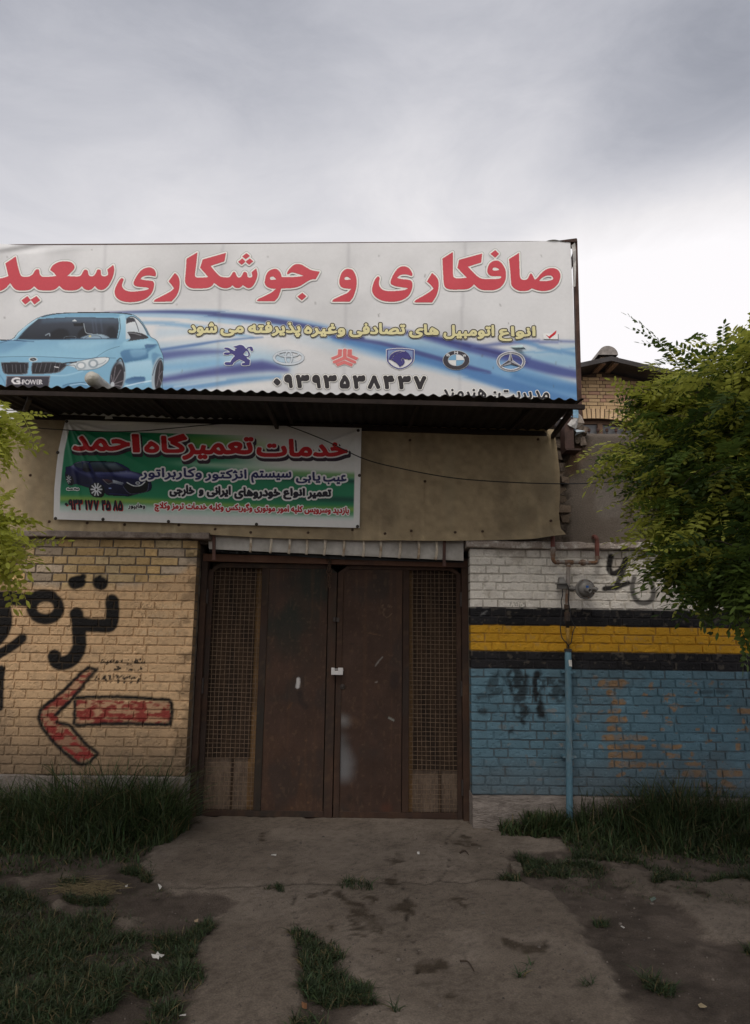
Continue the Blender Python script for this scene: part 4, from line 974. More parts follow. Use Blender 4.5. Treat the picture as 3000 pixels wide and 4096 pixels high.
for (ua, va, ub, vb) in ((1064, 1612, 1108, 1698), (2284, 1645, 2212, 1735), (120, 1590, 60, 1670)):
    a_, b_ = P(ua, va, -.90), P(ub, vb, -.035); b_[0] = a_[0] + (b_[0] - a_[0]) * .9
    mb = MB(); mb.bar(a_, b_ - [0, 0, .03], .03, .035); mb.build('strut', pc_m, t)
for sx in (.08, .3, .52, .74, .93):
    a_, b_ = Fp[int(sx * n_)] + [0, .05, -.02], Bp[int(sx * n_)] + [0, -.06, -.02]; mb = MB(); mb.bar(a_, b_, .028, .022); mb.build('rafter', pc_m, t)

# ================================================================== BILLBOARD
BY = -.04
vinyl = M('printed_vinyl', attr=True, rough=.45, var=.025, scale=5, spec=.3, bump=.0004, bscale=300)
ink = {}
def inkm(rgb):
    k = 'print_%02x%02x%02x' % tuple(int(x) for x in rgb)
    if k not in ink: ink[k] = M(k, tuple(lin(rgb)), .55, var=.04, scale=6, spec=.3)
    return ink[k]
def bb_top(u): return np.interp(u, [-400, 0, 60, 150, 600, 1150, 1800, 2120, 2200, 2281], [974, 975, 979, 981, 979, 974, 969, 966, 963, 967])
def bb_right(v): return np.interp(v, [960, 1157, 1600, 1672], [2281, 2291, 2308, 2312])
def bb_wave(u, v):
    """how far the vinyl stands off its frame"""
    d = (fbm(u / 420, v / 300, 301, 3) - .5) * .030 + (fbm(u / 90 + v / 260, v / 420, 305, 2) - .5) * .006
    for uc in (110, 420, 870, 1385, 1845, 2270): d = d + .004 * np.exp(-((u - uc - (v - 1200) * .03) / 24) ** 2)       # battens showing through
    d = d + .012 * np.sin((u * .3 + v) / 13) * sstep(1020, 985, v) * sstep(420, 0, u)
    return d
def bbP(u, v, lift=0.0): return P(u, v, BY - bb_wave(np.asarray(u, float), np.asarray(v, float)) - lift)
tb = thing('billboard', (-.8, 0, Z(1200, 1660, BY)), 'wide white vinyl billboard with red title, blue car picture and six car emblems', 'billboard')
cv = Canvas(-360, 960, 2320, 1676, 4)
img = np.empty(cv.shape + (3,)); img[:] = (228, 228, 230)
img *= (1 - .05 * sstep(.4, .7, fbm(cv.U / 260, cv.V / 190, 303, 4)))[..., None]
def brush(pts, wd, col, al, fe):
    global img
    m = (cv.line(spline(pts, 6), wd, fe) * al)[..., None]; img = img * (1 - m) + np.array(col) * m
brush([(640, 1470), (900, 1450), (1130, 1455)], [190, 60], (150, 195, 226), .75, 50)
brush([(640, 1330), (800, 1325), (950, 1340)], 36, (200, 218, 232), .8, 20)
brush([(1950, 1470), (2150, 1440), (2330, 1440)], [60, 110], (150, 192, 222), .9, 45)
brush([(1250, 1330), (1500, 1390), (1800, 1440), (2100, 1520), (2330, 1590)], [10, 66, 110, 110, 90], (126, 172, 214), .95, 22)
brush([(1500, 1330), (1700, 1370), (1900, 1400)], [20, 50], (158, 196, 224), .8, 20)
brush([(480, 1255), (700, 1252), (950, 1268), (1200, 1300), (1420, 1350)], [8, 22, 40, 40, 36], (120, 165, 210), .8, 12)
brush([(420, 1250), (640, 1247), (860, 1256), (1080, 1281), (1290, 1320), (1450, 1352)], [3, 9, 16, 22, 20, 14], (66, 70, 128), .85, 7)
brush([(560, 1263), (760, 1272), (960, 1294)], [8, 14], (170, 206, 232), .8, 6)
brush([(560, 1292), (720, 1298), (900, 1328), (1010, 1350)], [12, 18, 8], (128, 176, 216), .75, 8)
brush([(1340, 1352), (1560, 1400), (1760, 1450), (1950, 1510), (2200, 1590), (2330, 1625)], [14, 32, 40, 44, 52, 50], (88, 134, 190), .95, 12)
brush([(1330, 1345), (1520, 1372), (1700, 1420), (1870, 1470), (1960, 1490)], [8, 16, 18, 16, 6], (78, 80, 138), .8, 7)
brush([(1540, 1312), (1700, 1345), (1860, 1385), (2040, 1430), (2200, 1475), (2330, 1500)], [8, 24, 38, 42, 40, 32], (78, 90, 154), .92, 12)
brush([(1470, 1310), (1640, 1330), (1850, 1378), (2010, 1420), (2110, 1450)], [4, 8, 12, 12, 6], (70, 72, 130), .85, 5)
brush([(2060, 1500), (2200, 1540), (2330, 1560)], [30, 46], (80, 130, 186), .8, 20)
brush([(1890, 1388), (2040, 1372), (2160, 1366), (2330, 1368)], [6, 18, 12, 6], (98, 112, 168), .8, 8)
brush([(2070, 1360), (2180, 1392), (2330, 1425)], [20, 14], (104, 150, 200), .8, 9)
brush([(2080, 1412), (2200, 1405), (2330, 1392)], [4, 10], (120, 170, 212), .75, 6)
brush([(640, 1400), (780, 1380), (900, 1362), (1050, 1350)], [10, 12, 7, 4], (84, 120, 178), .85, 5)
brush([(640, 1360), (800, 1345), (920, 1345)], [10, 20], (238, 236, 236), .7, 12)
brush([(640, 1425), (760, 1412), (900, 1408)], [36, 28, 10], (84, 92, 154), .8, 14)
brush([(640, 1470), (760, 1462), (880, 1450)], [24, 30], (134, 184, 222), .8, 16)
brush([(640, 1522), (780, 1498), (930, 1478), (1050, 1464), (1150, 1480)], [20, 26, 38, 44, 10], (76, 78, 142), .9, 16)
brush([(640, 1556), (800, 1545), (960, 1522), (1120, 1508)], [26, 30, 22, 10], (98, 152, 204), .8, 14)
brush([(700, 1548), (820, 1530), (900, 1518)], 7, (214, 228, 238), .7, 6)
brush([(760, 1580), (950, 1552), (1100, 1545)], [16, 30], (236, 236, 236), .8, 14)
brush([(1180, 1340), (1300, 1380), (1400, 1420)], 40, (196, 216, 232), .5, 24)
for uc in (410, 880, 1385, 1850):                                      # grubby streaks down the joints
    m = (cv.line([(uc + 12, 960), (uc, 1200), (uc - 14, 1600)], 9, 10) * .17)[..., None]; img = img * (1 - m) + np.array((120, 118, 125)) * m
for k in range(34):
    a = (rng.uniform(0, 2280), rng.uniform(990, 1560)); m = (cv.line([a, (a[0] + rng.uniform(-3, 3), a[1] + rng.uniform(0, 10))], rng.uniform(2, 5), 3) * .45)[..., None]; img = img * (1 - m) + np.array((95, 90, 88)) * m
R_, T_ = bb_right(cv.V), bb_top(cv.U)
Uq = -360 + (cv.U + 360) * (R_ + 360) / (2320 + 360); Tq = bb_top(Uq); Vq = Tq + (cv.V - 960) * (1676 - Tq) / (1676 - 960)
ci = np.clip(((Uq + 360) / 4).round().astype(int), 0, cv.shape[1] - 1); cj = np.clip(((Vq - 960) / 4).round().astype(int), 0, cv.shape[0] - 1)
mb = MB(); pts = bbP(Uq, Vq); col = lin(img[cj, ci]); mb.grid(pts, 0, col)
bk = pts.copy(); bk[..., 1] += .004; mb.grid(bk[::4, ::-4], 0, np.full(bk[::4, ::-4].shape, .5))
wrap = np.stack([pts[0], pts[0] + [0, .05, -.008]], 0); mb.grid(wrap, 0, np.full(wrap.shape, .62))      # folded over the top bar
mb.build('vinyl_sheet', vinyl, tb, smooth=True)
fr_m = M('rusty_angle_iron', (.085, .045, .035), .65, .2, col2=(.05, .027, .02), scale=9, var=.2)
mb = MB()
tl, tr, brc = P(-360, 976, .0), P(2296, 958, .0), P(2322, 1676, .0)
mb.bar(tl + [0, .03, -.03], tr + [.02, .03, -.035], .05, .05)
for uc in (-350, 110, 420, 870, 1385, 1845): a_, b_ = P(uc, 985, .03), P(uc, 1676, .03); b_[0] = a_[0]; mb.bar(b_, a_, .04, .04, (0, 1, 0))
mb.bar(P(-360, 1650, .03), P(2318, 1668, .03), .04, .04)
mb.bar(P(2318, 1668, .0), P(2299, 968, .0), .035, .05, (0, 1, 0))
a_ = P(2318, 1640, .0); mb.bar(a_ + [-.02, .02, .2], a_ + [-.3, 1.3, -.25], .03, .03); mb.bar(P(2300, 1010, .02), P(2300, 1010, .02) + [-.3, 1.25, -1.3], .03, .03)
mb.build('support_frame', fr_m, tb)
mb = MB()
q = P(np.array([2238, 2306, 2309, 2309, 2296, 2262]), np.array([961.5, 952.5, 956, 964, 967.5, 966]), np.full(6, -.055)); mb.prism(q, (0, .04, 0)); mb.build('corner_plate', fr_m, tb)
flap_m = M('torn_vinyl', (.50, .48, .46), .5, col2=(.38, .37, .36), scale=14, var=.1)
mb = MB(); qq = [[(2286, 982), (2300, 970)], [(2290, 1010), (2304, 1000)], [(2293, 1060), (2304, 1040)], [(2294, 1100), (2304, 1090)], [(2292, 1148), (2302, 1145)]]
g_ = np.array([[P(a, b, BY - .012 - .012 * math.sin(i * 2 + j)) for j, (a, b) in enumerate(r)] for i, r in enumerate(qq)]); mb.grid(g_)
g_ = np.array([[P(2180 + 70 * t, 966 - 8 * math.sin(t * math.pi) * s, BY - .02 * s * math.sin(t * 3)) for t in np.linspace(0, 1, 8)] for s in (0, 1)]); mb.grid(g_)
mb.build('loose_edge', flap_m, tb)
mb = MB(); S_, T2 = np.meshgrid(np.linspace(0, 1, 7), np.linspace(0, 1, 6))
uu = 2040 + 46 * S_ + 18 * T2; vv = 1386 + 10 * T2 * (1 + S_) - 8 * S_; mb.grid(P(uu, vv, BY - .008 - .05 * S_ * np.sin(T2 * 2.6)), 0)
mb.build('loose_flap', M('torn_blue_vinyl', (.42, .55, .58), .4, var=.05), tb, smooth=True)

TITLE = {}
def piece(off, pts, holes=()): 
    s = 500 / 1652
    return [curve([(off + q[0] * s, 980 + q[1] * s) + tuple(q[2:]) for q in pts])], [curve([(off + q[0] * s, 980 + q[1] * s) + tuple(q[2:]) for q in h]) for h in holes]
c_ = 1
saeed = [(72, 243, c_), (208, 152, c_), (235, 280), (270, 395), (310, 420), (380, 418), (430, 390), (465, 335), (490, 322), (515, 330), (525, 385), (550, 415), (590, 422), (680, 418), (745, 410, c_), (715, 370), (662, 328, c_), (700, 270), (770, 228), (860, 215), (940, 230), (982, 275), (975, 320), (930, 370), (885, 410, c_), (960, 415), (1040, 415), (1075, 395), (1110, 335), (1140, 328), (1160, 345), (1170, 395), (1200, 415), (1235, 410), (1265, 375), (1285, 330), (1310, 325), (1330, 340), (1335, 395), (1370, 415), (1410, 408), (1430, 385), (1418, 325, c_), (1498, 262, c_), (1508, 330), (1490, 420), (1440, 520), (1390, 575), (1340, 592), (1290, 580), (1252, 540, c_), (1215, 580), (1165, 595), (1115, 580), (1082, 540, c_), (1040, 580), (980, 597), (880, 597), (830, 580), (782, 537, c_), (740, 575), (680, 597), (560, 598), (500, 585), (450, 543, c_), (400, 585), (340, 598), (240, 597), (185, 570), (135, 500, c_), (70, 570), (0, 605), (-80, 610), (-130, 560), (-150, 480), (-130, 425), (-60, 442), (0, 442), (60, 430), (112, 412, c_)]
dia = lambda *p: [q + (1,) for q in p]
kash = [(1045, 182, c_), (1188, 97, c_), (1172, 250), (1155, 390), (1170, 425), (1220, 432), (1335, 425, c_), (1225, 300, c_), (1258, 192, c_), (1565, 105, c_), (1545, 215, c_), (1360, 275, c_), (1430, 360), (1490, 415), (1550, 428)] + [(x + 1553, y) + tuple(r) for x, y, *r in [(50, 428), (75, 410), (105, 362), (130, 358), (150, 400), (165, 425), (195, 430), (220, 410), (245, 362), (270, 358), (290, 375), (300, 420), (330, 432), (360, 415), (352, 358, 1), (412, 310, 1), (427, 380), (415, 450), (375, 530), (330, 565), (290, 563), (235, 528, 1), (200, 560), (160, 568), (125, 555), (98, 528, 1), (60, 560), (0, 570)]] + [(1480, 550), (1410, 500, c_), (1370, 545), (1310, 568), (1200, 572), (1110, 568), (1050, 535), (1025, 480), (1030, 400), (1038, 300)]
ya1 = [(165, 455), (120, 530), (95, 610), (110, 680), (160, 725), (240, 750), (340, 752), (440, 735), (530, 690), (590, 620), (612, 550), (612, 500), (585, 475), (500, 465), (432, 452, c_), (460, 420), (520, 402), (580, 405), (632, 415, c_), (640, 380), (620, 330), (580, 302), (530, 298), (460, 325), (400, 390), (355, 470), (345, 510), (370, 540), (430, 552), (520, 560), (552, 578, c_), (500, 598), (400, 612), (310, 616), (240, 600), (200, 565), (190, 530), (200, 490), (212, 455), (190, 437)]
ra1 = [(890, 370, c_), (930, 410), (952, 480), (945, 580), (910, 670), (845, 745, c_), (630, 748), (620, 735), (640, 715), (760, 655), (840, 610), (880, 572, c_), (850, 530), (808, 480, c_)]
jo = [(525, 500), (530, 460), (545, 395), (580, 345), (640, 318), (690, 322), (730, 365), (750, 425, c_), (850, 425), (960, 420), (1042, 408, c_), (980, 385), (900, 362), (860, 370), (835, 385), (820, 372), (850, 320), (900, 270), (950, 252), (1010, 260), (1080, 300), (1150, 335), (1252, 353, c_), (1200, 450, c_), (1140, 455), (1080, 485), (1000, 535), (930, 560), (850, 570), (742, 572, c_), (725, 630), (700, 690), (655, 742, c_), (440, 740), (430, 728), (445, 712), (540, 668), (620, 625), (675, 578, c_), (600, 570), (550, 545)]
vav = [(190, 500), (195, 440), (220, 370), (265, 325), (310, 317), (360, 330), (400, 390), (418, 470), (412, 560), (390, 640), (365, 700), (325, 747, c_), (110, 747), (103, 735), (120, 715), (220, 668), (300, 630), (350, 575, c_), (260, 572), (210, 548)]
ya2 = [(622, 600), (630, 540), (655, 470), (690, 420), (712, 420), (722, 440), (712, 490), (715, 530), (740, 575), (790, 602), (870, 610), (980, 605), (1050, 595), (1097, 575, c_), (1080, 566), (1000, 555), (920, 540), (875, 515), (868, 480), (890, 420), (930, 350), (980, 298), (1040, 282), (1100, 300), (1145, 355), (1155, 395), (1145, 410, c_), (1090, 392), (1030, 388), (980, 405), (950, 435, c_), (1010, 450), (1090, 458), (1140, 475), (1155, 520), (1145, 590), (1110, 660), (1050, 710), (960, 742), (860, 748), (760, 735), (680, 695), (640, 650)]
ra2 = [(1415, 370, c_), (1470, 420), (1498, 480), (1498, 570), (1470, 670), (1415, 757, c_), (1200, 757), (1190, 742), (1205, 725), (1300, 672), (1390, 615), (1435, 575, c_), (1400, 530), (1347, 482, c_)]
fka = [(-100, 180, c_), (38, 93, c_), (38, 300), (40, 390), (55, 430), (110, 442), (225, 432, c_), (98, 302, c_), (120, 197, c_), (425, 113, c_), (412, 230, c_), (235, 285, c_), (310, 365), (370, 420), (430, 447), (540, 450), (640, 447), (677, 430), (670, 412), (640, 410), (570, 412), (520, 395), (495, 355), (500, 300), (530, 240), (590, 207), (650, 215), (700, 265), (735, 340), (738, 420), (720, 490), (670, 555), (600, 590), (510, 598), (420, 590), (360, 560), (318, 517, c_), (280, 555), (220, 582), (100, 588), (0, 585), (-60, 560), (-82, 500), (-90, 380)]
saa = [(780, 187, c_), (912, 105, c_), (918, 300), (925, 420), (955, 458), (1000, 460), (1030, 440), (1055, 390), (1072, 378), (1090, 400), (1120, 458, c_), (1150, 440), (1210, 370), (1280, 320), (1350, 305), (1420, 325), (1455, 380), (1455, 440), (1420, 520), (1350, 580), (1260, 605), (1170, 600), (1078, 570, c_), (1030, 600), (930, 605), (860, 580), (815, 530), (805, 460), (795, 320)]
WORDS = [[piece(0, saeed), piece(0, dia((283, 732), (362, 676), (405, 728), (334, 785))), piece(0, dia((405, 722), (482, 676), (532, 728), (455, 785)))],
         [piece(430, ya1), piece(430, ra1), piece(430, kash), piece(900, jo, [[(592, 440), (605, 420), (640, 418), (680, 455, c_), (610, 460)]]),
          piece(900, dia((228, 150), (287, 107), (328, 145), (272, 187))), piece(900, dia((173, 222), (228, 178), (270, 218), (222, 262))), piece(900, dia((272, 220), (328, 178), (372, 215), (318, 260))), piece(900, dia((957, 680), (1022, 632), (1075, 678), (1015, 730)))],
         [piece(1300, vav, [[(257, 440), (270, 422), (300, 420), (345, 455, c_), (270, 462)]])],
         [piece(1300, ya2), piece(1300, ra2), piece(1800, fka, [[(560, 320), (575, 298), (610, 298), (652, 325), (610, 338), (570, 335)]]), piece(1800, dia((535, 117), (597, 68), (648, 118), (597, 167))),
          piece(1800, saa, [[(1175, 475, c_), (1220, 430), (1280, 403), (1340, 405), (1365, 440), (1340, 465), (1260, 478)]])]]
def layered(name, cv, f, levels, place, parent, shift=None, smooth=False):
    """flat print made of nested layers: levels = [(grow in cells, colour), ...] from the back forwards"""
    mb = MB(); mats = []
    for k, (lv, col) in enumerate(levels):
        ff = f if not isinstance(lv, tuple) else lv[1]; l_ = lv if not isinstance(lv, tuple) else lv[0]
        v, fs = iso(cv, ff, -l_)
        if not fs: continue
        m = inkm(col)
        if m not in mats: mats.append(m)
        mb.add(place(v[:, 0], v[:, 1], .0035 + .0014 * k), fs, mats.index(m))
    return mb.build(name, mats, parent, smooth=smooth)
for k, wd in enumerate(WORDS):
    allp = np.vstack([o[0] for o, h in wd]); lo, hi = allp.min(0) - 14, allp.max(0) + 14
    cv1 = Canvas(math.floor(lo[0]), math.floor(lo[1]), math.ceil(hi[0]), math.ceil(hi[1]), 1)
    m = np.zeros(cv1.shape, bool)
    for o, hs in wd:
        q = cv1.poly(o[0])
        for h in hs: q &= ~cv1.poly(h)
        m |= q
    f = sdf(m, 10); c2 = Canvas.__new__(Canvas); c2.u, c2.v, c2.step = cv1.u[::2], cv1.v[::2], 2; c2.U, c2.V = cv1.U[::2, ::2], cv1.V[::2, ::2]; f = f[::2, ::2]
    layered('title_lettering', c2, f, [(7.6, (150, 160, 160)), (6.2, (240, 238, 234)), (.2, (206, 74, 86))], bbP, tb)
def words_obj(name, items, levels, place, parent, grow=0.0, step=1, pad=12, drop=None):
    """items: (writing, rect, slope)"""
    lo = np.array([[r[0], r[1]] for _, r, *_ in items]).min(0) - pad; hi = np.array([[r[2], r[3]] for _, r, *_ in items]).max(0) + pad + [0, 30]
    cv1 = Canvas(math.floor(lo[0]), math.floor(lo[1]), math.ceil(hi[0]), math.ceil(hi[1]), step); m = np.zeros(cv1.shape, bool)
    for it in items: m |= text_mask(cv1, it[0], it[1], it[2] if len(it) > 2 else 0.0, it[3] if len(it) > 3 else True)
    f = sdf(m, 12) + grow
    lv = []
    for l_, col, *sh in levels:
        if sh:
            g = np.full(f.shape, -99.0); dx, dy = sh[0]; g[dy:, max(dx, 0):] = f[:f.shape[0] - dy, :f.shape[1] - max(dx, 0)]; lv.append(((l_, g), col))
        else: lv.append((l_, col))
    return layered(name, cv1, f, lv, place, parent)
ln2 = [('انواع', (1997, 1308, 2140, 1362)), ('اتومبیل', (1776, 1303, 1975, 1354)), ('های', (1639, 1300, 1753, 1349)), ('تصادفی', (1399, 1295, 1619, 1347)), ('وغیره', (1219, 1297, 1379, 1346)),
       ('پذیرفته', (995, 1290, 1200, 1346)), ('می', (884, 1308, 973, 1342)), ('شود', (756, 1292, 866, 1342))]
words_obj('line_lettering', ln2, [(5.6, (232, 230, 222)), (4.2, (58, 56, 62)), (.4, (228, 220, 168))], bbP, tb, grow=2.3)
words_obj('phone_lettering', [('۰۹۳۹۳', (1094, 1500, 1354, 1550), .010), ('۵۳۸۴۳۷', (1366, 1502, 1706, 1556), .010)] if False else [(d, (a, 1502 + (a - 1090) * .0105, b, 1547 + (a - 1090) * .0105)) for d, a, b in (('۹', 1141, 1167), ('۳', 1187, 1233), ('۹', 1253, 1279), ('۳', 1297, 1343), ('۵', 1363, 1395), ('۳', 1415, 1457), ('۸', 1475, 1517), ('۴', 1537, 1573), ('۳', 1595, 1639), ('۷', 1659, 1701))] + [('۰', (1098, 1518, 1118, 1538))],
          [(5.2, (96, 92, 96)), (4.2, (238, 236, 232)), (.3, (50, 46, 50))], bbP, tb, grow=4.6)
words_obj('name_lettering', [('هنرمند', (1765, 1556, 1944, 1606)), ('مدیریت', (1994, 1561, 2196, 1612)), (':', (1975, 1566, 1984, 1592))], [(3.2, (238, 236, 232)), (.3, (48, 46, 52))], bbP, tb, grow=1.5)
# check mark box
cvb = Canvas(2160, 1315, 2250, 1372, 1); box_ = cvb.poly([(2174, 1333), (2232, 1334), (2232, 1357), (2174, 1355)]); sh_ = cvb.poly([(2176, 1336), (2235, 1337), (2235, 1360), (2176, 1358)])
ck = cvb.poly(curve([(2182, 1338, 1), (2196, 1346, 1), (2226, 1321, 1), (2222, 1336, 1), (2199, 1354, 1)]))
layered('check_box', cvb, sdf(box_, 4), [((0, sdf(sh_, 4)), (130, 138, 150)), (0, (244, 244, 244)), ((.2, sdf(ck, 4)), (205, 40, 52))], bbP, tb)
# emblems
def emb(name, label, box, levels):
    cvm = Canvas(*box, 1); lv = []
    for fn, grow, col in levels: lv.append(((grow, sdf(fn(cvm), 8)), col))
    o = layered(name, cvm, None, lv, bbP, tb); o['label'] = label; return o
s5 = lambda p: [(860 + q[0] * .26634, 1360 + q[1] * .2661) + tuple(q[2:]) for q in p]
s6 = lambda p: [(1300 + q[0] * .26634, 1360 + q[1] * .2661) + tuple(q[2:]) for q in p]
s7 = lambda p: [(1740 + q[0] * .27845, 1360 + q[1] * .2784) + tuple(q[2:]) for q in p]
lion_o = [(275, 97, 1), (325, 86), (375, 73), (425, 86), (462, 128, 1), (478, 128, 1), (492, 110), (540, 100), (562, 115), (572, 150), (556, 174, 1), (532, 152), (525, 125), (502, 122), (490, 142), (506, 166), (524, 212), (510, 250), (474, 258, 1), (482, 276), (524, 300, 1), (520, 374, 1), (440, 382), (403, 372), (405, 350), (452, 340, 1), (440, 325), (400, 305), (365, 288, 1), (320, 312), (282, 340), (264, 372, 1), (180, 377), (143, 357), (165, 333), (230, 335, 1), (255, 290), (298, 240, 1), (265, 212), (230, 207), (200, 222), (140, 217), (133, 198), (165, 186), (230, 185, 1), (190, 152), (143, 132), (150, 114), (200, 118), (245, 140), (290, 163, 1), (312, 145, 1), (290, 138), (332, 124, 1), (305, 116)]
lion_h = [(470, 162), (492, 182), (502, 215), (492, 242), (455, 237), (428, 215), (442, 190)]
emb('emblem', 'dark blue rampant lion emblem', (885, 1370, 1022, 1470), [(lambda c: c.poly(curve(s5(lion_o))) & ~c.poly(curve(s5(lion_h))), 2.6, (226, 232, 238)), (lambda c: c.poly(curve(s5(lion_o))) & ~c.poly(curve(s5(lion_h))), .1, (70, 66, 132))])
def ell(c, cx, cy, rx, ry): return ((c.U - cx) / rx) ** 2 + ((c.V - cy) / ry) ** 2 < 1
def rings(c, k=0):
    m = np.zeros(c.shape, bool)
    for cx, cy, rx, ry, w_ in ((1105, 265, 235, 113, 36), (1105, 213, 158, 48, 20), (1105, 262, 62, 100, 24)):
        cx = 860 + cx * .26634; cy = 1360 + cy * .2661; rx *= .26634; ry *= .2661; w_ *= .26634; m |= ell(c, cx, cy, rx + k, ry + k) & ~ell(c, cx, cy, rx - w_ - k, ry - w_ * .8 - k)
    return m
emb('emblem', 'silver emblem of three interlaced ovals', (1085, 1392, 1225, 1468), [(lambda c: rings(c, .9), 0, (128, 138, 152)), (rings, 0, (208, 216, 224))])
b3 = [[(198, 142), (257, 142), (252, 242), (115, 302), (88, 266), (190, 225)], [(340, 142), (402, 142), (402, 225), (502, 268), (468, 306), (332, 245)],
      [(270, 142), (297, 127), (327, 142), (325, 257), (467, 320), (468, 347), (430, 352), (297, 293), (160, 352), (117, 347), (120, 318), (270, 252)], [(157, 360), (290, 306), (422, 360), (402, 400), (290, 358), (188, 397)]]
def three(c):
    m = np.zeros(c.shape, bool)
    for q in b3: m |= c.poly(s6(q))
    return m
emb('emblem', 'pale red three armed bar emblem', (1318, 1388, 1440, 1470), [(three, 2.4, (236, 228, 224)), (three, .1, (224, 122, 122))])
shd = [(925, 145, 1), (1030, 134), (1130, 130), (1235, 136), (1335, 148, 1), (1332, 290), (1300, 350), (1230, 405), (1125, 440), (1020, 405), (950, 345), (928, 285)]
horse = [(958, 290, 1), (985, 230), (1040, 187), (1110, 168), (1190, 174, 1), (1215, 163, 1), (1226, 180), (1256, 202), (1302, 280, 1), (1255, 299, 1), (1235, 285), (1200, 282), (1165, 265, 1), (1143, 290), (1160, 330), (1163, 362), (1125, 407, 1), (1080, 350), (1000, 300)]
mane = [(1172, 280), (1194, 312), (1190, 348), (1140, 398, 1), (1168, 350), (1152, 292)]
scl = lambda p, k: [(1130 + (q[0] - 1130) * k, 285 + (q[1] - 285) * k) + tuple(q[2:]) for q in p]
emb('emblem', 'blue shield emblem with a horse head', (1538, 1388, 1664, 1486), [(lambda c: c.poly(curve(s6(shd))), 2.6, (232, 232, 234)), (lambda c: c.poly(curve(s6(shd))) & ~c.poly(curve(s6(scl(shd, .90)))), .1, (78, 80, 142)),
    (lambda c: c.poly(curve(s6(scl(shd, .90)))) & ~(c.V > 1360 + 290 * .266) & ~c.poly(curve(s6([(958, 285, 1), (985, 215), (1040, 170), (1110, 152), (1200, 160), (1235, 185), (1300, 260), (1310, 300, 1), (1000, 320)]))), 0, (140, 160, 205)),
    (lambda c: (c.poly(curve(s6(horse))) | c.poly(curve(s6(mane)))) & ~(c.line(s6([(1000, 295), (1030, 240), (1080, 200), (1150, 182)]), 2, .5) > .5), .1, (72, 68, 134))])
cx5, cy5 = s7([(305, 290)])[0]; rx5, ry5 = 187 * .27845, 134 * .2784
def quad(c, sgn): return ell(c, cx5, cy5, rx5 * .60, ry5 * .60) & (((c.U - cx5) * (c.V - cy5) > 0) == sgn)
def bm(c):
    m = np.zeros(c.shape, bool)
    for ch, (a, b) in (('B', (190, 215)), ('M', (303, 183)), ('W', (424, 224))):
        q = s7([(a - 24, b - 18), (a + 24, b + 18)]); m |= text_mask(c, ch, (q[0][0], q[0][1], q[1][0], q[1][1]), 0, False)
    return m
emb('emblem', 'black roundel emblem with blue and white quarters', (1765, 1396, 1882, 1486), [(lambda c: ell(c, cx5, cy5, rx5, ry5), 1.8, (200, 206, 214)), (lambda c: ell(c, cx5, cy5, rx5, ry5), .1, (66, 62, 70)), (lambda c: ell(c, cx5, cy5, rx5 * .64, ry5 * .65), 0, (190, 196, 204)),
    (lambda c: quad(c, True), -.3, (128, 178, 214)), (lambda c: quad(c, False), -.3, (236, 236, 236)), (bm, .5, (226, 226, 228))])
cx6, cy6 = s7([(1090, 308)])[0]; rx6, ry6 = 203 * .27845, 141 * .2784
star = [(1085, 187, 1), (1112, 292, 1), (1248, 384, 1), (1090, 340, 1), (930, 380, 1), (1058, 292, 1)]
half = [[(1085, 187), (1112, 292), (1088, 315)], [(1248, 384), (1090, 340), (1088, 315)], [(930, 380), (1058, 292), (1088, 315)]]
def hl(c):
    m = np.zeros(c.shape, bool)
    for q in half: m |= c.poly(s7(q))
    return m
emb('emblem', 'silver ring emblem with a three pointed star', (1982, 1402, 2106, 1492), [(lambda c: ell(c, cx6, cy6, rx6, ry6) & ~ell(c, cx6, cy6, rx6 * .83, ry6 * .80), 1.2, (226, 226, 230)), (lambda c: ell(c, cx6, cy6, rx6 * .97, ry6 * .96) & ~ell(c, cx6, cy6, rx6 * .87, ry6 * .85), .2, (134, 136, 146)),
    (lambda c: c.poly(s7(star)), 1.4, (224, 224, 228)), (lambda c: c.poly(s7(star)), 0, (176, 178, 186)), (hl, 0, (84, 80, 90))])

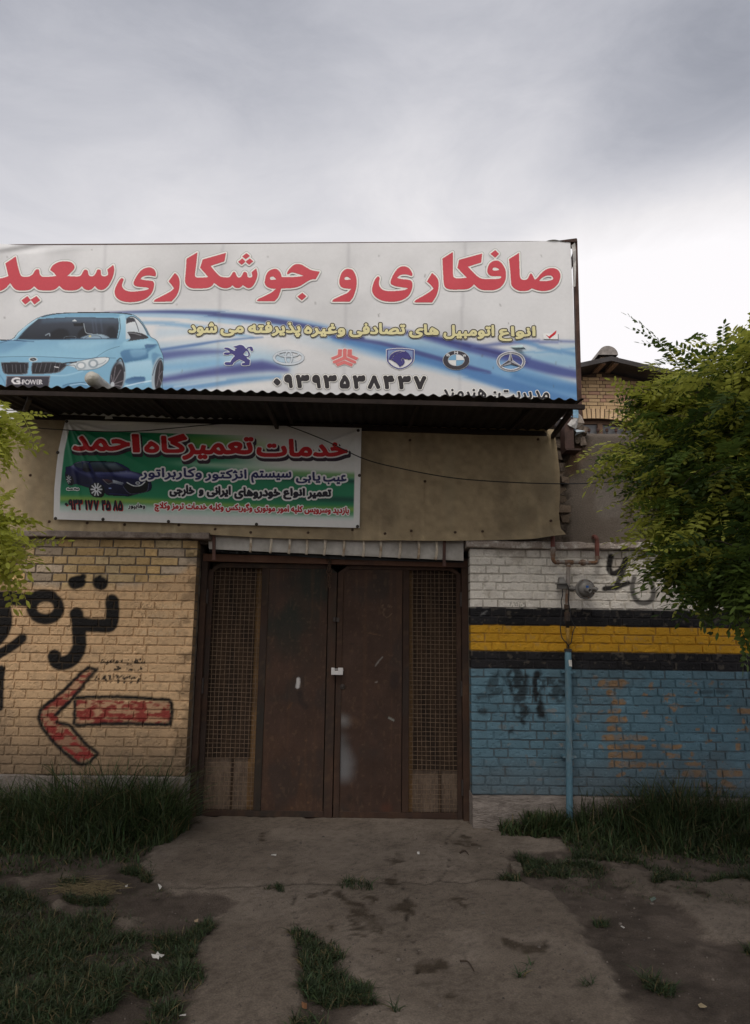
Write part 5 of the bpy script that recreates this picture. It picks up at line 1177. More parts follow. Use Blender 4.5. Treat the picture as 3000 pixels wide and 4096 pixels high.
# ------------------------------------------------------------------ printed car pictures: many flat colour shapes on a fine grid
class Picture:
    def __init__(s, box, step): s.cv = Canvas(*box, step); s.sat = (.0, 1.0, 0); s.img = np.zeros(s.cv.shape + (3,)); s.al = np.zeros(s.cv.shape)
    def fill(s, pts, c0, c1=None, fe=1.2, al=1.0, cut=True, axis=1):
        p = curve(pts, 5) if any(len(q) > 2 for q in pts) or len(pts) > 4 else np.array(pts, float)
        f = np.clip(.5 + sdf(s.cv.poly(p), 8) * s.cv.step / (2 * fe), 0, 1) * al
        if not cut: s.al = np.maximum(s.al, f)
        c0 = np.array(c0, float); c = c0 if c1 is None else None
        if c1 is not None:
            lo, hi = p[:, axis].min(), p[:, axis].max(); t = np.clip(((s.cv.V if axis else s.cv.U) - lo) / (hi - lo), 0, 1)[..., None]; c = c0 * (1 - t) + np.array(c1, float) * t
        s.img = s.img * (1 - f[..., None]) + c * f[..., None]
    def line(s, pts, wd, col, al=1.0, fe=1.0):
        f = (s.cv.line(spline(pts, 5) if len(pts) > 2 else pts, wd, fe) * al)[..., None]; s.img = s.img * (1 - f) + np.array(col, float) * f
    def oval(s, cx, cy, rx, ry, col, al=1.0, fe=.12, rot=0):
        a = math.radians(rot); dx, dy = s.cv.U - cx, s.cv.V - cy; d = np.hypot((dx * math.cos(a) + dy * math.sin(a)) / rx, (-dx * math.sin(a) + dy * math.cos(a)) / ry)
        f = ((1 - sstep(1 - fe, 1 + fe, d)) * al)[..., None]; s.img = s.img * (1 - f) + np.array(col, float) * f
    def tone(s, c): g = c.mean(-1, keepdims=True); c = g * s.sat[0] + c * (1 - s.sat[0]); return 128 + (c - 128) * s.sat[1] + s.sat[2]
    def build(s, name, place, parent, lift):
        keep = s.al > .5; k4 = keep[:-1, :-1] | keep[1:, :-1] | keep[:-1, 1:] | keep[1:, 1:]
        mb = MB(); mb.grid(place(s.cv.U, s.cv.V, lift), 0, lin(np.clip(s.tone(s.img), 0, 255)), keep=k4); return mb.build(name, vinyl, parent, clean=True)
k6 = lambda *p: [(q[0] * .42373, 1230 + q[1] * .42373) + tuple(q[2:]) for q in p]
pic = Picture((-180, 1240, 662, 1590), 2); pic.sat = (.30, 1.22, 8)
BODY = k6((-420, 420), (-300, 330), (-100, 310), (0, 305, 1), (110, 300), (180, 230), (290, 140), (380, 90), (500, 60), (700, 48), (950, 46), (1150, 52), (1250, 68), (1320, 115), (1380, 200), (1420, 275), (1480, 315), (1515, 400), (1540, 470), (1540, 560), (1530, 760, 1), (1500, 850, 1), (-420, 850, 1))
pic.fill(BODY, (128, 184, 214), (104, 164, 202), cut=False)
pic.fill(k6((-420, 330), (-100, 300), (110, 305), (400, 300), (900, 300), (1150, 300), (1100, 370), (950, 450), (880, 475), (400, 465), (0, 470), (-420, 480)), (112, 168, 204), (128, 186, 216))
pic.fill(k6((-400, 320), (0, 330), (250, 320), (120, 400), (0, 440), (-400, 440)), (84, 138, 184), (108, 164, 204), fe=8, al=.7)
pic.fill(k6((560, 340), (900, 320), (1060, 320), (880, 380), (700, 430)), (142, 194, 220), (120, 178, 212), fe=10, al=.7)
pic.fill(k6((390, 95, 1), (520, 68), (800, 58), (1130, 62, 1), (1120, 98, 1), (700, 88), (395, 105, 1)), (96, 156, 196), (116, 176, 210))
pic.line(k6((395, 90), (520, 62), (700, 50), (940, 48), (1150, 55), (1240, 68)), 3.2, (48, 52, 62), .9)
pic.line(k6((640, 50), (940, 49)), 4, (40, 42, 50), .9)
pic.fill(k6((170, 300, 1), (240, 220), (360, 108, 1), (700, 92), (1115, 100, 1), (1122, 180), (1105, 292, 1), (700, 296), (400, 302)), (70, 78, 94), (44, 50, 62))
pic.fill(k6((400, 112, 1), (700, 97), (1105, 106, 1), (1100, 160), (700, 140), (380, 160, 1)), (88, 120, 150), (64, 76, 96), fe=6, al=.75)
pic.fill(k6((470, 300, 1), (480, 240), (560, 200), (640, 220), (660, 300, 1)), (34, 36, 44), fe=5, al=.8); pic.fill(k6((1010, 290, 1), (1010, 210), (1060, 180), (1095, 220), (1095, 290, 1)), (36, 42, 54), fe=6, al=.9)
pic.fill(k6((740, 240), (790, 190), (820, 240), (810, 280), (740, 280)), (32, 34, 42), fe=4)
pic.fill(k6((690, 150, 1), (790, 145, 1), (790, 175, 1), (700, 175, 1)), (30, 32, 40)); pic.fill(k6((680, 128, 1), (705, 112, 1), (730, 130, 1)), (196, 204, 210))
pic.fill(k6((770, 292), (830, 262), (920, 250), (990, 262), (1020, 292)), (150, 178, 196), (120, 150, 176), fe=3); pic.line(k6((800, 290), (850, 270), (930, 268), (960, 290)), 2, (60, 74, 92)); pic.oval(*k6((850, 272))[0], 5, 4, (200, 190, 130))
pic.line(k6((790, 150), (800, 200), (815, 240), (870, 250)), 2.5, (186, 200, 210), .8); pic.line(k6((430, 262), (465, 245), (470, 268)), 4, (170, 190, 204), .7); pic.line(k6((600, 300), (620, 275), (710, 274), (712, 298)), 1.5, (150, 170, 186), .6)
for x in (870, 900, 950): pic.line(k6((x, 110), (x + 15, 230)), 6, (92, 110, 140), .35, 4)
pic.line(k6((120, 305), (230, 190), (350, 110)), 6, (168, 206, 226), .9, 2); pic.line(k6((160, 303), (250, 205), (358, 115)), 3, (52, 60, 76), .9)
pic.fill(k6((1118, 98, 1), (1165, 70), (1185, 110), (1180, 300), (1115, 350), (1110, 292, 1), (1128, 200)), (150, 202, 226), (112, 170, 206)); pic.line(k6((1128, 100), (1135, 200), (1115, 292)), 2.5, (40, 50, 66), .8)
pic.fill(k6((1188, 300, 1), (1185, 180), (1190, 120), (1220, 92), (1275, 100), (1330, 150), (1375, 230), (1385, 262, 1), (1300, 280)), (206, 210, 214), (176, 190, 202))
pic.fill(k6((1190, 155, 1), (1195, 110), (1230, 95), (1262, 102), (1275, 130), (1230, 140)), (64, 62, 72)); pic.line(k6((1265, 105), (1290, 160), (1310, 225)), 3, (70, 78, 92)); pic.line(k6((1195, 105), (1240, 86), (1290, 104), (1350, 170), (1400, 260)), 4, (74, 80, 96), .9)
pic.fill(k6((1200, 232, 1), (1260, 230), (1340, 245), (1395, 275), (1390, 292), (1300, 305), (1195, 322, 1), (1230, 290)), (46, 42, 50), (70, 70, 80)); pic.line(k6((1220, 240), (1270, 245), (1330, 262)), 4, (140, 144, 152), .8, 2)
pic.fill(k6((-20, 285, 1), (10, 258), (90, 248), (165, 240, 1), (130, 290), (60, 312), (0, 310)), (38, 36, 44), (62, 62, 72)); pic.line(k6((20, 262), (90, 258), (140, 250)), 3, (130, 136, 146), .7, 2)
pic.line(k6((0, 335), (100, 312), (250, 320), (320, 322)), 3, (60, 96, 140), .8); pic.line(k6((130, 310), (400, 303), (900, 298), (1110, 296)), 2.5, (40, 70, 106), .8)
pic.line(k6((1130, 365), (1020, 400), (930, 455), (905, 475)), 1.6, (44, 82, 124), .8); pic.line(k6((-420, 480), (0, 466), (400, 464), (800, 484), (920, 470), (1090, 478)), 1.8, (50, 86, 126), .8)
pic.fill(k6((1140, 420), (1220, 390), (1360, 385), (1480, 345), (1470, 375), (1400, 420), (1390, 480), (1250, 510), (1180, 520), (1150, 470)), (74, 130, 178), (54, 108, 160), fe=3, al=.85)
pic.fill(k6((1230, 405), (1330, 395), (1380, 400), (1370, 450), (1260, 475)), (128, 184, 214), (96, 150, 194), fe=5, al=.7)
pic.fill(k6((1170, 330), (1300, 320), (1390, 310), (1470, 345), (1330, 375), (1180, 395)), (150, 202, 226), (116, 176, 212), fe=5, al=.8); pic.fill(k6((1365, 350), (1480, 345), (1440, 375), (1372, 385)), (54, 96, 146), fe=2, al=.8)
pic.fill(k6((1190, 530), (1300, 510), (1420, 500), (1440, 540), (1430, 700), (1180, 720), (1185, 600)), (166, 206, 228), (130, 188, 218), fe=6, al=.75); pic.fill(k6((1440, 430), (1520, 450), (1490, 470), (1455, 540), (1440, 520)), (84, 140, 186), fe=4, al=.8)
pic.fill(k6((1190, 680), (1270, 655), (1360, 655), (1370, 690), (1330, 720), (1195, 720)), (52, 98, 150), (84, 138, 184), fe=3); pic.line(k6((1180, 745), (1300, 715), (1440, 690)), 5, (196, 220, 234), .8, 2)
pic.oval(*k6((1110, 660))[0], 30, 66, (62, 58, 66), rot=8); pic.oval(*k6((1125, 650))[0], 25, 60, (158, 176, 190), rot=8, al=.9); pic.oval(*k6((1110, 665))[0], 25, 58, (52, 47, 54), rot=8)
for a, b in (((1065, 725), (1090, 560)), ((1065, 725), (1140, 590)), ((1065, 725), (1165, 690)), ((1065, 725), (1050, 640)), ((1065, 730), (1150, 745))): pic.line(k6(a, b), 3.6, (120, 112, 120), .9)
pic.oval(*k6((1062, 728))[0], 8, 11, (170, 176, 184)); pic.line(k6((1105, 505), (1140, 480), (1165, 530), (1175, 600)), 5, (48, 46, 54), .9, 2)
pic.oval(*k6((1487, 640))[0], 23, 70, (150, 168, 182), rot=6); pic.oval(*k6((1500, 640))[0], 16, 62, (54, 50, 58), rot=6)
for a, b in (((1500, 650), (1512, 520)), ((1500, 650), (1530, 600)), ((1500, 650), (1480, 740)), ((1500, 655), (1525, 720))): pic.line(k6(a, b), 3, (124, 116, 124), .8)
pic.line(k6((1440, 640), (1470, 540), (1510, 480), (1535, 490)), 3, (40, 60, 90), .8)
for pts in (k6((10, 530, 1), (30, 516), (240, 516), (272, 530), (262, 600), (240, 630), (80, 634), (30, 610)), k6((300, 530), (320, 516, 1), (520, 514), (620, 528, 1), (640, 545, 1), (570, 605), (500, 622), (320, 630), (298, 610)), k6((-300, 530), (-280, 516), (-60, 516), (-30, 530), (-60, 620), (-280, 630))): pic.fill(pts, (96, 100, 110)); 
for pts in (k6((18, 536), (34, 524), (236, 524), (262, 536), (252, 598), (234, 620), (84, 626), (38, 604)), k6((308, 536), (324, 524), (520, 522), (610, 534, 1), (622, 545, 1), (560, 598), (496, 614), (324, 622), (306, 606))): pic.fill(pts, (46, 42, 50), (34, 31, 38))
for x in (34, 62, 115, 150, 192, 232): pic.line(k6((x, 540), (x + 6, 612)), 2.4, (112, 112, 122), .8)
for x in (340, 380, 425, 470, 515, 556): pic.line(k6((x + 12, 530), (x - 8, 608)), 2.4, (112, 112, 122), .8)
pic.line(k6((515, 560), (552, 566)), 4, (190, 190, 196)); pic.oval(*k6((313, 490))[0], 17, 9, (196, 204, 208)); pic.oval(*k6((313, 490))[0], 13, 6.5, (64, 64, 72)); pic.line(k6((300, 482), (326, 498)), 2, (150, 160, 168))
pic.fill(k6((635, 545, 1), (720, 512), (860, 484), (960, 470), (1030, 476, 1), (1010, 520), (930, 570), (840, 588), (735, 592, 1), (700, 565)), (206, 212, 216), (176, 188, 196)); 
pic.line(k6((635, 545), (720, 512), (860, 484), (960, 470), (1030, 476), (1010, 520), (930, 570), (840, 588), (735, 592)), 2, (70, 84, 100), .8); pic.oval(*k6((765, 548))[0], 20, 16, (150, 164, 174)); pic.oval(*k6((765, 548))[0], 13, 10, (206, 210, 214)); pic.oval(*k6((880, 530))[0], 20, 18, (140, 156, 168)); pic.oval(*k6((880, 530))[0], 12, 11, (198, 204, 210)); pic.line(k6((640, 550), (700, 545), (720, 580)), 3, (90, 100, 112), .7)
pic.line(k6((600, 528), (640, 522), (720, 515)), 5, (44, 42, 50), .9); pic.line(k6((905, 545), (970, 525), (1000, 500)), 2.5, (110, 124, 138), .7)
pic.fill(k6((590, 740), (650, 720), (800, 708), (830, 740), (900, 790), (600, 800)), (70, 128, 176), fe=4, al=.7); pic.line(k6((590, 742), (660, 718), (800, 705)), 2, (40, 76, 116), .7); pic.line(k6((660, 735), (760, 720), (830, 730)), 3, (186, 216, 232), .8, 2)
pic.line(k6((0, 640), (40, 700), (50, 760)), 4, (76, 130, 176), .6, 3); pic.line(k6((480, 640), (620, 640), (780, 600)), 5, (160, 206, 228), .6, 4)
PLT = k6((60, 645, 1), (475, 645, 1), (460, 760, 1), (50, 760, 1)); pic.fill(PLT, (120, 120, 132), fe=1); pic.fill(k6((68, 652, 1), (466, 652, 1), (452, 760, 1), (58, 760, 1)), (64, 60, 74), (56, 52, 66), fe=1)
pm = text_mask(pic.cv, 'G', (*k6((112, 664))[0], *k6((188, 722))[0]), 0, False); pm2 = text_mask(pic.cv, '-POWER', (*k6((192, 682))[0], *k6((402, 726))[0]), 0, False)
gm = np.clip(.5 + (np.maximum(sdf(pm, 4) + .9, sdf(pm2, 4) + .35)), 0, 1)[..., None] * .95; pic.img = pic.img * (1 - gm) + np.array([214, 212, 216]) * gm
o = pic.build('car_picture', bbP, tb, .0018); o['label'] = 'printed light blue sports coupe seen from the front left'

# wrapped roll sticking up from the canopy in front of the car picture
t = thing('plastic_roll', tuple(P(420, 1555, -.80)), 'white plastic wrapped roll lying on the canopy in front of the printed blue car', 'roll')
ra, rb = P(360, 1508, -.90), P(452, 1580, -.48)
mb = MB(); ax_ = (rb - ra) / np.linalg.norm(rb - ra); n_ = 28; k_ = 22; L_ = np.linalg.norm(rb - ra)
s1 = np.cross(ax_, (0, 0, 1)); s1 /= np.linalg.norm(s1); s2 = np.cross(s1, ax_); th = np.linspace(0, 2 * math.pi, n_); pr = []
for i, tt_ in enumerate(np.linspace(0, 1, k_)):
    r_ = .052 * (1 - .75 * sstep(.06, 0, tt_) ** 2) * (1 + .1 * sstep(.05, .15, tt_) * sstep(.3, .12, tt_)) * (1 + .07 * (fbm(th * 1.6, np.full(n_, tt_ * 9), 401, 3) - .5) * 2)
    r_[-1] = r_[0]; pr.append(ra + ax_ * tt_ * L_ + r_[:, None] * (np.cos(th)[:, None] * s1 + np.sin(th)[:, None] * s2))
mb.grid(np.array(pr)); mb.add(pr[0][:-1], [list(range(n_ - 1))]); mb.add(pr[-1][:-1], [list(range(n_ - 1))[::-1]])
mb.build('wrapped_roll', M('crinkled_plastic', (.55, .53, .48), .4, col2=(.42, .40, .35), scale=12, bump=.006, bscale=26, stretch=(1, 1, 3), var=.1), t, smooth=True)
# torn vinyl hanging beside the canopy end
t = thing('torn_vinyl_scrap', tuple(P(2305, 1680, -.06)), 'white and blue torn vinyl scrap hanging beside the right end of the canopy', 'scrap')
def rag(q, yv, m, col=None, smooth=False):
    mb = MB(); mb.grid(np.array([[P(a, b, yv + dy) for a, b, dy in r] for r in q]), 0, col); q2 = np.array([[P(a, b, yv + dy + .002) for a, b, dy in r] for r in q]); mb.grid(q2[:, ::-1], 0, col); return mb.build('rag', m, t, smooth=smooth)
rag([[(2290, 1636, 0), (2312, 1632, 0)], [(2291, 1655, -.01), (2314, 1652, .0)], [(2284, 1668, -.03), (2313, 1672, -.01)]], -.075, M('blue_vinyl', (.19, .33, .46), .5, var=.06))
rag([[(2262, 1690, 0), (2288, 1674, -.02), (2313, 1668, 0)], [(2280, 1705, -.05), (2300, 1695, -.03), (2312, 1690, .02)], [(2299, 1714, -.02), (2303, 1716, -.01), (2306, 1712, .01)]], -.08, MATS['torn_vinyl'])
rag([[(2312, 1652, 0), (2326, 1662, .03)], [(2310, 1690, -.02), (2338, 1692, .0)], [(2306, 1712, 0), (2322, 1710, .02)]], -.05, M('dirty_vinyl', (.30, .25, .21), .6, var=.15))
rag([[(2294, 1716, 0), (2318, 1720, .02)], [(2306, 1728, -.03), (2343, 1724, .0)], [(2300, 1742, 0), (2310, 1734, .02)]], -.06, M('pale_blue_film', (.45, .52, .58), .35, var=.08))
tag(t, None, None)

# ================================================================== GREEN BANNER
NY = -.058
def bn_left(v): return np.interp(v, [1678, 1740, 1805, 1880, 1955, 2078], [263, 247, 233, 224, 217, 214])
def bn_fold(u, v):
    d = (fbm(u / 230, v / 150, 501, 3) - .5) * .020
    for (ax, ay), (bx, by), w_, h_ in (((270, 1690), (520, 1990), 9, .006), ((275, 1690), (430, 2060), 8, .005), ((280, 1692), (640, 1900), 10, .006), ((290, 1690), (760, 1800), 9, .005), ((262, 1700), (330, 2050), 8, .005),
                                     ((1436, 1722), (1180, 1820), 8, .007), ((1436, 1722), (1060, 1960), 14, .006), ((1436, 1724), (1260, 1990), 12, .006), ((1300, 1790), (900, 1960), 16, .006), ((700, 1700), (1000, 1715), 14, .006), ((560, 1740), (900, 1860), 14, .005)):
        lx, ly = bx - ax, by - ay; l2 = lx * lx + ly * ly; tt = np.clip(((u - ax) * lx + (v - ay) * ly) / l2, 0, 1)
        dist = np.hypot(u - ax - lx * tt, v - ay - ly * tt); d = d + 1.9 * h_ * np.exp(-(dist / (w_ * (.5 + tt))) ** 2) * (1 - tt) ** .6 * np.minimum(1, tt * 6 + .3)
    d = d + .010 * sstep(1700, 1690, v) * np.sin(u / 60)
    return d
def bnP(u, v, lift=0.0): u = np.asarray(u, float); v = np.asarray(v, float); return P(u, v, NY - bn_fold(u, v) - lift)
t = thing('shop_banner', tuple(P(830, 1900, NY)), 'green and white vinyl banner with red title and dark blue car on the beige sheet', 'banner')
S_, T_ = np.meshgrid(np.linspace(0, 1, 330), np.linspace(0, 1, 130))
vt = np.interp(S_, [0, .5, 1], [1679, 1696, 1712]); vb = np.interp(S_, [0, .5, 1], [2077, 2096, 2112]); V_ = vt + (vb - vt) * T_
ur = 1446 - 8 * T_; ul = bn_left(1679 + 399 * T_); U_ = ul + (ur - ul) * S_
gn = np.array([32, 132, 92.]); col = np.empty(U_.shape + (3,)); col[:] = (228, 228, 226)
tv = T_ + .02 * np.sin(S_ * 5)
green = sstep(.66, .40, S_ + .35 * (0.45 - tv) - .1) * 1.0
green = np.maximum(green * sstep(.92, .80, tv), sstep(.40, .53, tv + .02 * np.sin(S_ * 4)) * sstep(.90, .78, tv + .03 * np.sin(S_ * 6)))
def bandc(c, a): 
    global col; col = col * (1 - a[..., None]) + np.array(c, float) * a[..., None]
bandc(gn, green)
bandc((120, 168, 70), np.exp(-((tv - .16 - .08 * S_) / .07) ** 2) * sstep(.25, .5, S_) * sstep(.78, .55, S_) * .8)
bandc((205, 224, 205), np.exp(-((tv - .42 + .0 * S_) / .035) ** 2) * sstep(.3, .5, S_) * sstep(.95, .6, S_) * .7)
bandc((110, 165, 90), np.exp(-((tv - .46) / .03) ** 2) * sstep(.55, .8, S_) * .8)
bandc((10, 72, 62), np.exp(-((tv - .515) / .022) ** 2) * sstep(.35, .6, S_) * .85)
bandc((10, 74, 64), np.exp(-((tv - .70) / .03) ** 2) * sstep(.55, .9, S_) * .8); bandc((12, 80, 66), np.exp(-((tv - .60) / .06) ** 2) * sstep(.5, .2, S_) * .5)
bandc((170, 190, 78), np.exp(-((tv - .79 - .03 * np.sin(S_ * 3)) / .035) ** 2) * .75); bandc((60, 140, 80), np.exp(-((tv - .85) / .03) ** 2) * sstep(.3, .6, S_) * .6)
bandc((198, 224, 214), sstep(.82, .90, tv) * .85)
edge = np.minimum(np.minimum(S_ * 3.05, (1 - S_) * 3.05), np.minimum(T_ * 1.0 + .0, (1 - T_) * 1.0))
inn = sstep(.060, .064, np.minimum(S_ * 3.05, (1 - S_) * 3.05)) * sstep(.095, .100, T_) * sstep(.090, .087, 1 - T_ + .0) if False else sstep(.060, .066, np.minimum(S_ * 3.05, (1 - S_) * 3.05)) * sstep(.10, .108, T_) * sstep(.055, .12, 1 - T_)
col = col * inn[..., None] + np.array([232, 231, 230.]) * (1 - inn[..., None])
mb = MB(); mb.grid(bnP(U_, V_), 0, lin(col)); q = bnP(U_, V_); q[..., 1] += .002; mb.grid(q[:, ::-1], 0, np.full(q.shape, .5)); mb.build('vinyl_sheet', vinyl, t, smooth=True)
RED_L = [(9.0, (58, 44, 58), (5, 11)), (5.6, (232, 230, 230)), (.3, (196, 36, 44))]
words_obj('title_lettering', [('ا', (531, 1741, 556, 1806)), ('حمد', (294, 1747, 516, 1801)), ('گاه', (581, 1739, 745, 1808)), ('تعمیر', (733, 1752, 1010, 1836)), ('خدمات', (1030, 1760, 1387, 1824))], RED_L, bnP, t, grow=4.2, pad=20)
NAV = [(7.0, (232, 232, 232)), (.3, (46, 44, 100))]
words_obj('line_lettering', [('عیب', (1294, 1901, 1385, 1936)), ('یابی', (1185, 1890, 1280, 1932)), ('سیستم', (1006, 1884, 1164, 1930)), ('انژکتور', (821, 1880, 985, 1923)), ('وکاربراتور', (564, 1874, 806, 1918))], NAV, bnP, t, grow=1.5)
words_obj('line_lettering', [('تعمیر', (1232, 1960, 1323, 1994)), ('انواع', (1135, 1955, 1218, 1996)), ('خودروهای', (939, 1951, 1119, 1994)), ('ایرانی', (829, 1947, 921, 1987)), ('و', (797, 1960, 812, 1983)), ('خارجی', (680, 1943, 776, 1985))],
          [(6.6, (232, 232, 232)), (.3, (36, 34, 48))], bnP, t, grow=2.4)
words_obj('line_lettering', [('بازدید وسرویس کلیه امور موتوری وگیربکس وکلیه خدمات ترمز وکلاچ', (619, 2005, 1395, 2045), .0262)], [(4.4, (232, 234, 232)), (.3, (190, 34, 44))], bnP, t, grow=1.1)
words_obj('phone_lettering', [(d, (a, 1998 + (a - 257) * .022, b, 2036 + (a - 257) * .022)) for d, a, b in (('۹', 275, 290), ('۳', 294, 309), ('۳', 313, 328), ('۱', 341, 347), ('۷', 352, 369), ('۷', 375, 393), ('۴', 407, 421), ('۵', 424, 441), ('۸', 453, 469), ('۵', 473, 489))] + [('۰', (260, 2012, 270, 2022))],
          [(.2, (206, 60, 62), (3, 3)), (.6, (30, 28, 40))], bnP, t, grow=1.5)
words_obj('small_lettering', [('وهابپور', (513, 2014, 580, 2038))], [(2.8, (226, 232, 230)), (.2, (40, 40, 46))], bnP, t, grow=.7)
words_obj('small_lettering', [('هیتلا همراه', (267, 1951, 316, 1961))], [(3.0, (226, 232, 230)), (.2, (50, 50, 56))], bnP, t, grow=.5)
k3 = lambda *p: [(200 + q[0] * .3935, 1660 + q[1] * .3933) + tuple(q[2:]) for q in p]
pc2 = Picture((250, 1830, 625, 2000), 2); pc2.sat = (.10, 1.45, 22)
B2 = k3((160, 530, 1), (225, 515), (260, 485), (330, 472), (470, 470), (650, 478), (720, 500), (800, 545), (820, 570), (930, 600), (1000, 640), (1030, 700), (1030, 745), (1000, 775), (900, 800), (800, 825, 1), (600, 815), (560, 790, 1), (400, 740), (270, 700, 1), (200, 700), (160, 640))
pc2.fill(B2, (44, 48, 96), (24, 26, 54), cut=False)
pc2.fill(k3((160, 610), (190, 600), (225, 620), (245, 680), (225, 712), (185, 700)), (22, 22, 30), cut=False, fe=1); pc2.fill(k3((400, 740), (430, 700), (480, 690), (540, 720), (555, 780), (530, 832), (470, 835), (420, 810)), (22, 22, 30), cut=False, fe=1)
pc2.fill(k3((165, 540), (240, 540), (420, 580), (430, 650), (400, 700), (280, 690), (240, 640), (170, 600)), (38, 42, 88), (24, 26, 58), fe=3)
pc2.fill(k3((215, 520, 1), (245, 500), (290, 570), (430, 600), (425, 640), (250, 560, 1)), (170, 174, 196), (60, 64, 110), fe=4, al=.55)
pc2.fill(k3((400, 480, 1), (650, 482, 1), (720, 520), (790, 560, 1), (640, 582), (450, 575, 1)), (70, 88, 102), (30, 32, 40)); pc2.fill(k3((560, 500), (660, 495), (740, 550), (640, 570)), (120, 136, 148), (50, 56, 66), fe=5, al=.7)
pc2.fill(k3((260, 490, 1), (330, 480, 1), (325, 545, 1), (245, 520, 1)), (60, 72, 84)); pc2.fill(k3((338, 482, 1), (385, 485, 1), (405, 548, 1), (330, 545, 1)), (76, 88, 100), (40, 44, 52)); pc2.line(k3((250, 492), (330, 474), (390, 482)), 2, (150, 154, 160), .7)
pc2.fill(k3((325, 555), (360, 542), (405, 548), (415, 570), (370, 580)), (24, 24, 36)); pc2.line(k3((398, 480), (480, 472), (650, 478)), 4, (22, 24, 40))
pc2.fill(k3((460, 585, 1), (640, 585), (800, 575), (920, 610), (960, 660, 1), (820, 650), (640, 630), (500, 630)), (150, 156, 184), (40, 44, 98), fe=5, al=.75); pc2.fill(k3((600, 590, 1), (760, 640), (900, 660), (640, 650), (480, 610)), (34, 38, 92), (26, 28, 62), fe=6, al=.8)
pc2.fill(k3((530, 655, 1), (590, 655), (640, 680), (620, 705), (570, 700)), (90, 60, 66), (40, 42, 54)); pc2.fill(k3((640, 660, 1), (750, 690, 1), (735, 708, 1), (640, 690, 1)), (170, 176, 184), (90, 96, 110)); pc2.line(k3((540, 655), (590, 700), (640, 690), (735, 710)), 2, (140, 146, 156), .8)
pc2.fill(k3((780, 685, 1), (850, 715), (920, 715), (990, 660, 1), (1000, 700), (980, 780, 1), (820, 800, 1), (745, 730, 1)), (30, 30, 36), (20, 20, 26)); pc2.line(k3((782, 686), (850, 720), (920, 716), (965, 680)), 3.5, (196, 200, 206)); pc2.oval(*k3((892, 692))[0], 9, 6, (190, 194, 200)); pc2.oval(*k3((892, 692))[0], 6, 3.6, (40, 40, 50)); pc2.line(k3((745, 730), (820, 800), (980, 780), (1000, 700)), 1.6, (120, 124, 134), .8)
pc2.oval(*k3((610, 745))[0], 6, 2.5, (130, 144, 190)); pc2.line(k3((600, 800), (700, 805), (790, 815)), 3, (50, 54, 108), .8)
for cx, cy, rx, ry, n_ in (*[(k3((472, 757))[0][0], k3((472, 757))[0][1], 24, 27, 10)], *[(k3((190, 656))[0][0], k3((190, 656))[0][1], 10, 18, 8)]):
    pc2.oval(cx, cy, rx, ry, (58, 60, 66)); 
    for a in np.linspace(0, 2 * math.pi, n_ + 1)[:-1]: pc2.line([(cx + rx * .25 * math.cos(a), cy + ry * .25 * math.sin(a)), (cx + rx * .9 * math.cos(a), cy + ry * .9 * math.sin(a))], rx * .2, (200, 202, 206), .9, .8)
    pc2.oval(cx, cy, rx * .16, ry * .16, (40, 40, 46))
o = pc2.build('car_picture', bnP, t, .0018); o['label'] = 'printed dark blue saloon car seen from the front right'
mb = MB(); mb.lathe(org(t), (0, -1, 0), [(0, .014), (.002, .014), (.004, .006), (.009, .006), (.010, .002)], 12); e0 = mb.build('eyelet', MATS['dull_iron'], t)
for k, (u_, v_) in enumerate([(222, 2074), (412, 2077), (674, 2086), (1026, 2097), (1430, 2106), (1438, 1902), (231, 1810), (267, 1686), (1433, 1722)]):
    o_ = e0 if k == 0 else copy_part(e0, t); o_.location = tuple(bnP(u_, v_, .001) - org(t))

# ================================================================== CABLES
cab_m = M('black_cable', (.018, .018, .020), .5)
def cable(name, pts, r, label, cat='cable'):
    q = spline(pts, 10); p_ = P(q[:, 0], q[:, 1], q[:, 2]); mb = MB(); mb.tube(p_, r, 6); return tag(mb.build(name, cab_m, None, True), label, cat)
cable('cable', [(1100, 1692, -.06), (1150, 1703, -.10), (1290, 1757, -.16), (1453, 1834, -.2), (1600, 1873, -.2), (1800, 1910, -.2), (2000, 1927, -.2), (2234, 1935, -.18), (2420, 1930, -.16), (2600, 1915, -.12), (3100, 1860, -.05)], .0048, 'long thin black cable sagging from the canopy strut across to the cement wall')
cable('cable.001', [(-200, 1690, -.14), (60, 1702, -.14), (200, 1716, -.15), (420, 1727, -.16), (560, 1724, -.16), (700, 1712, -.15), (871, 1696, -.10), (1000, 1690, -.06)], .0042, 'short thin black cable strung over the top edge of the green banner')

# ================================================================== GAS PIPEWORK
y6 = lambda x, y: (2200 + x * .266, 2100 + y * .266)
GP = -.085
red_m = M('red_oxide_pipe', (.185, .058, .042), .6, col2=(.13, .05, .04), scale=12, var=.15)
galv = M('rusty_galvanised', (.26, .235, .215), .5, .45, col2=(.19, .10, .055), scale=13, lo=.46, hi=.58, var=.15)
def gp(pts, yy=GP): return np.array([P(*y6(*q[:2]), q[2] if len(q) > 2 else yy) for q in pts])
t = thing('gas_pipe', tuple(P(2276, 3335, GP)), 'blue and rusty gas pipe climbing the banded wall to two red elbows', 'pipe')
mb = MB(); mb.tube(spline(gp([(-20, 140, .02), (0, 128, -.05), (30, 128), (42, 170), (42, 250), (42, 330)]), 6), .0185, 14); mb.build('red_riser', red_m, t, True)
mb = MB(); mb.tube(spline(gp([(655, 180, .05), (668, 175, -.04), (690, 190), (706, 240), (708, 340), (710, 465)]), 6), .0180, 14); mb.build('red_riser', red_m, t, True)
mb = MB(); mb.tube(spline(gp([(45, 330), (45, 470), (50, 530), (85, 562), (140, 560), (280, 562), (450, 565), (620, 570), (690, 565), (712, 530), (712, 465)]), 6), .0165, 14); mb.build('cross_pipe', galv, t, True)
fit = M('rusty_fitting', (.17, .095, .055), .7, .3, col2=(.25, .20, .17), scale=14, var=.2)
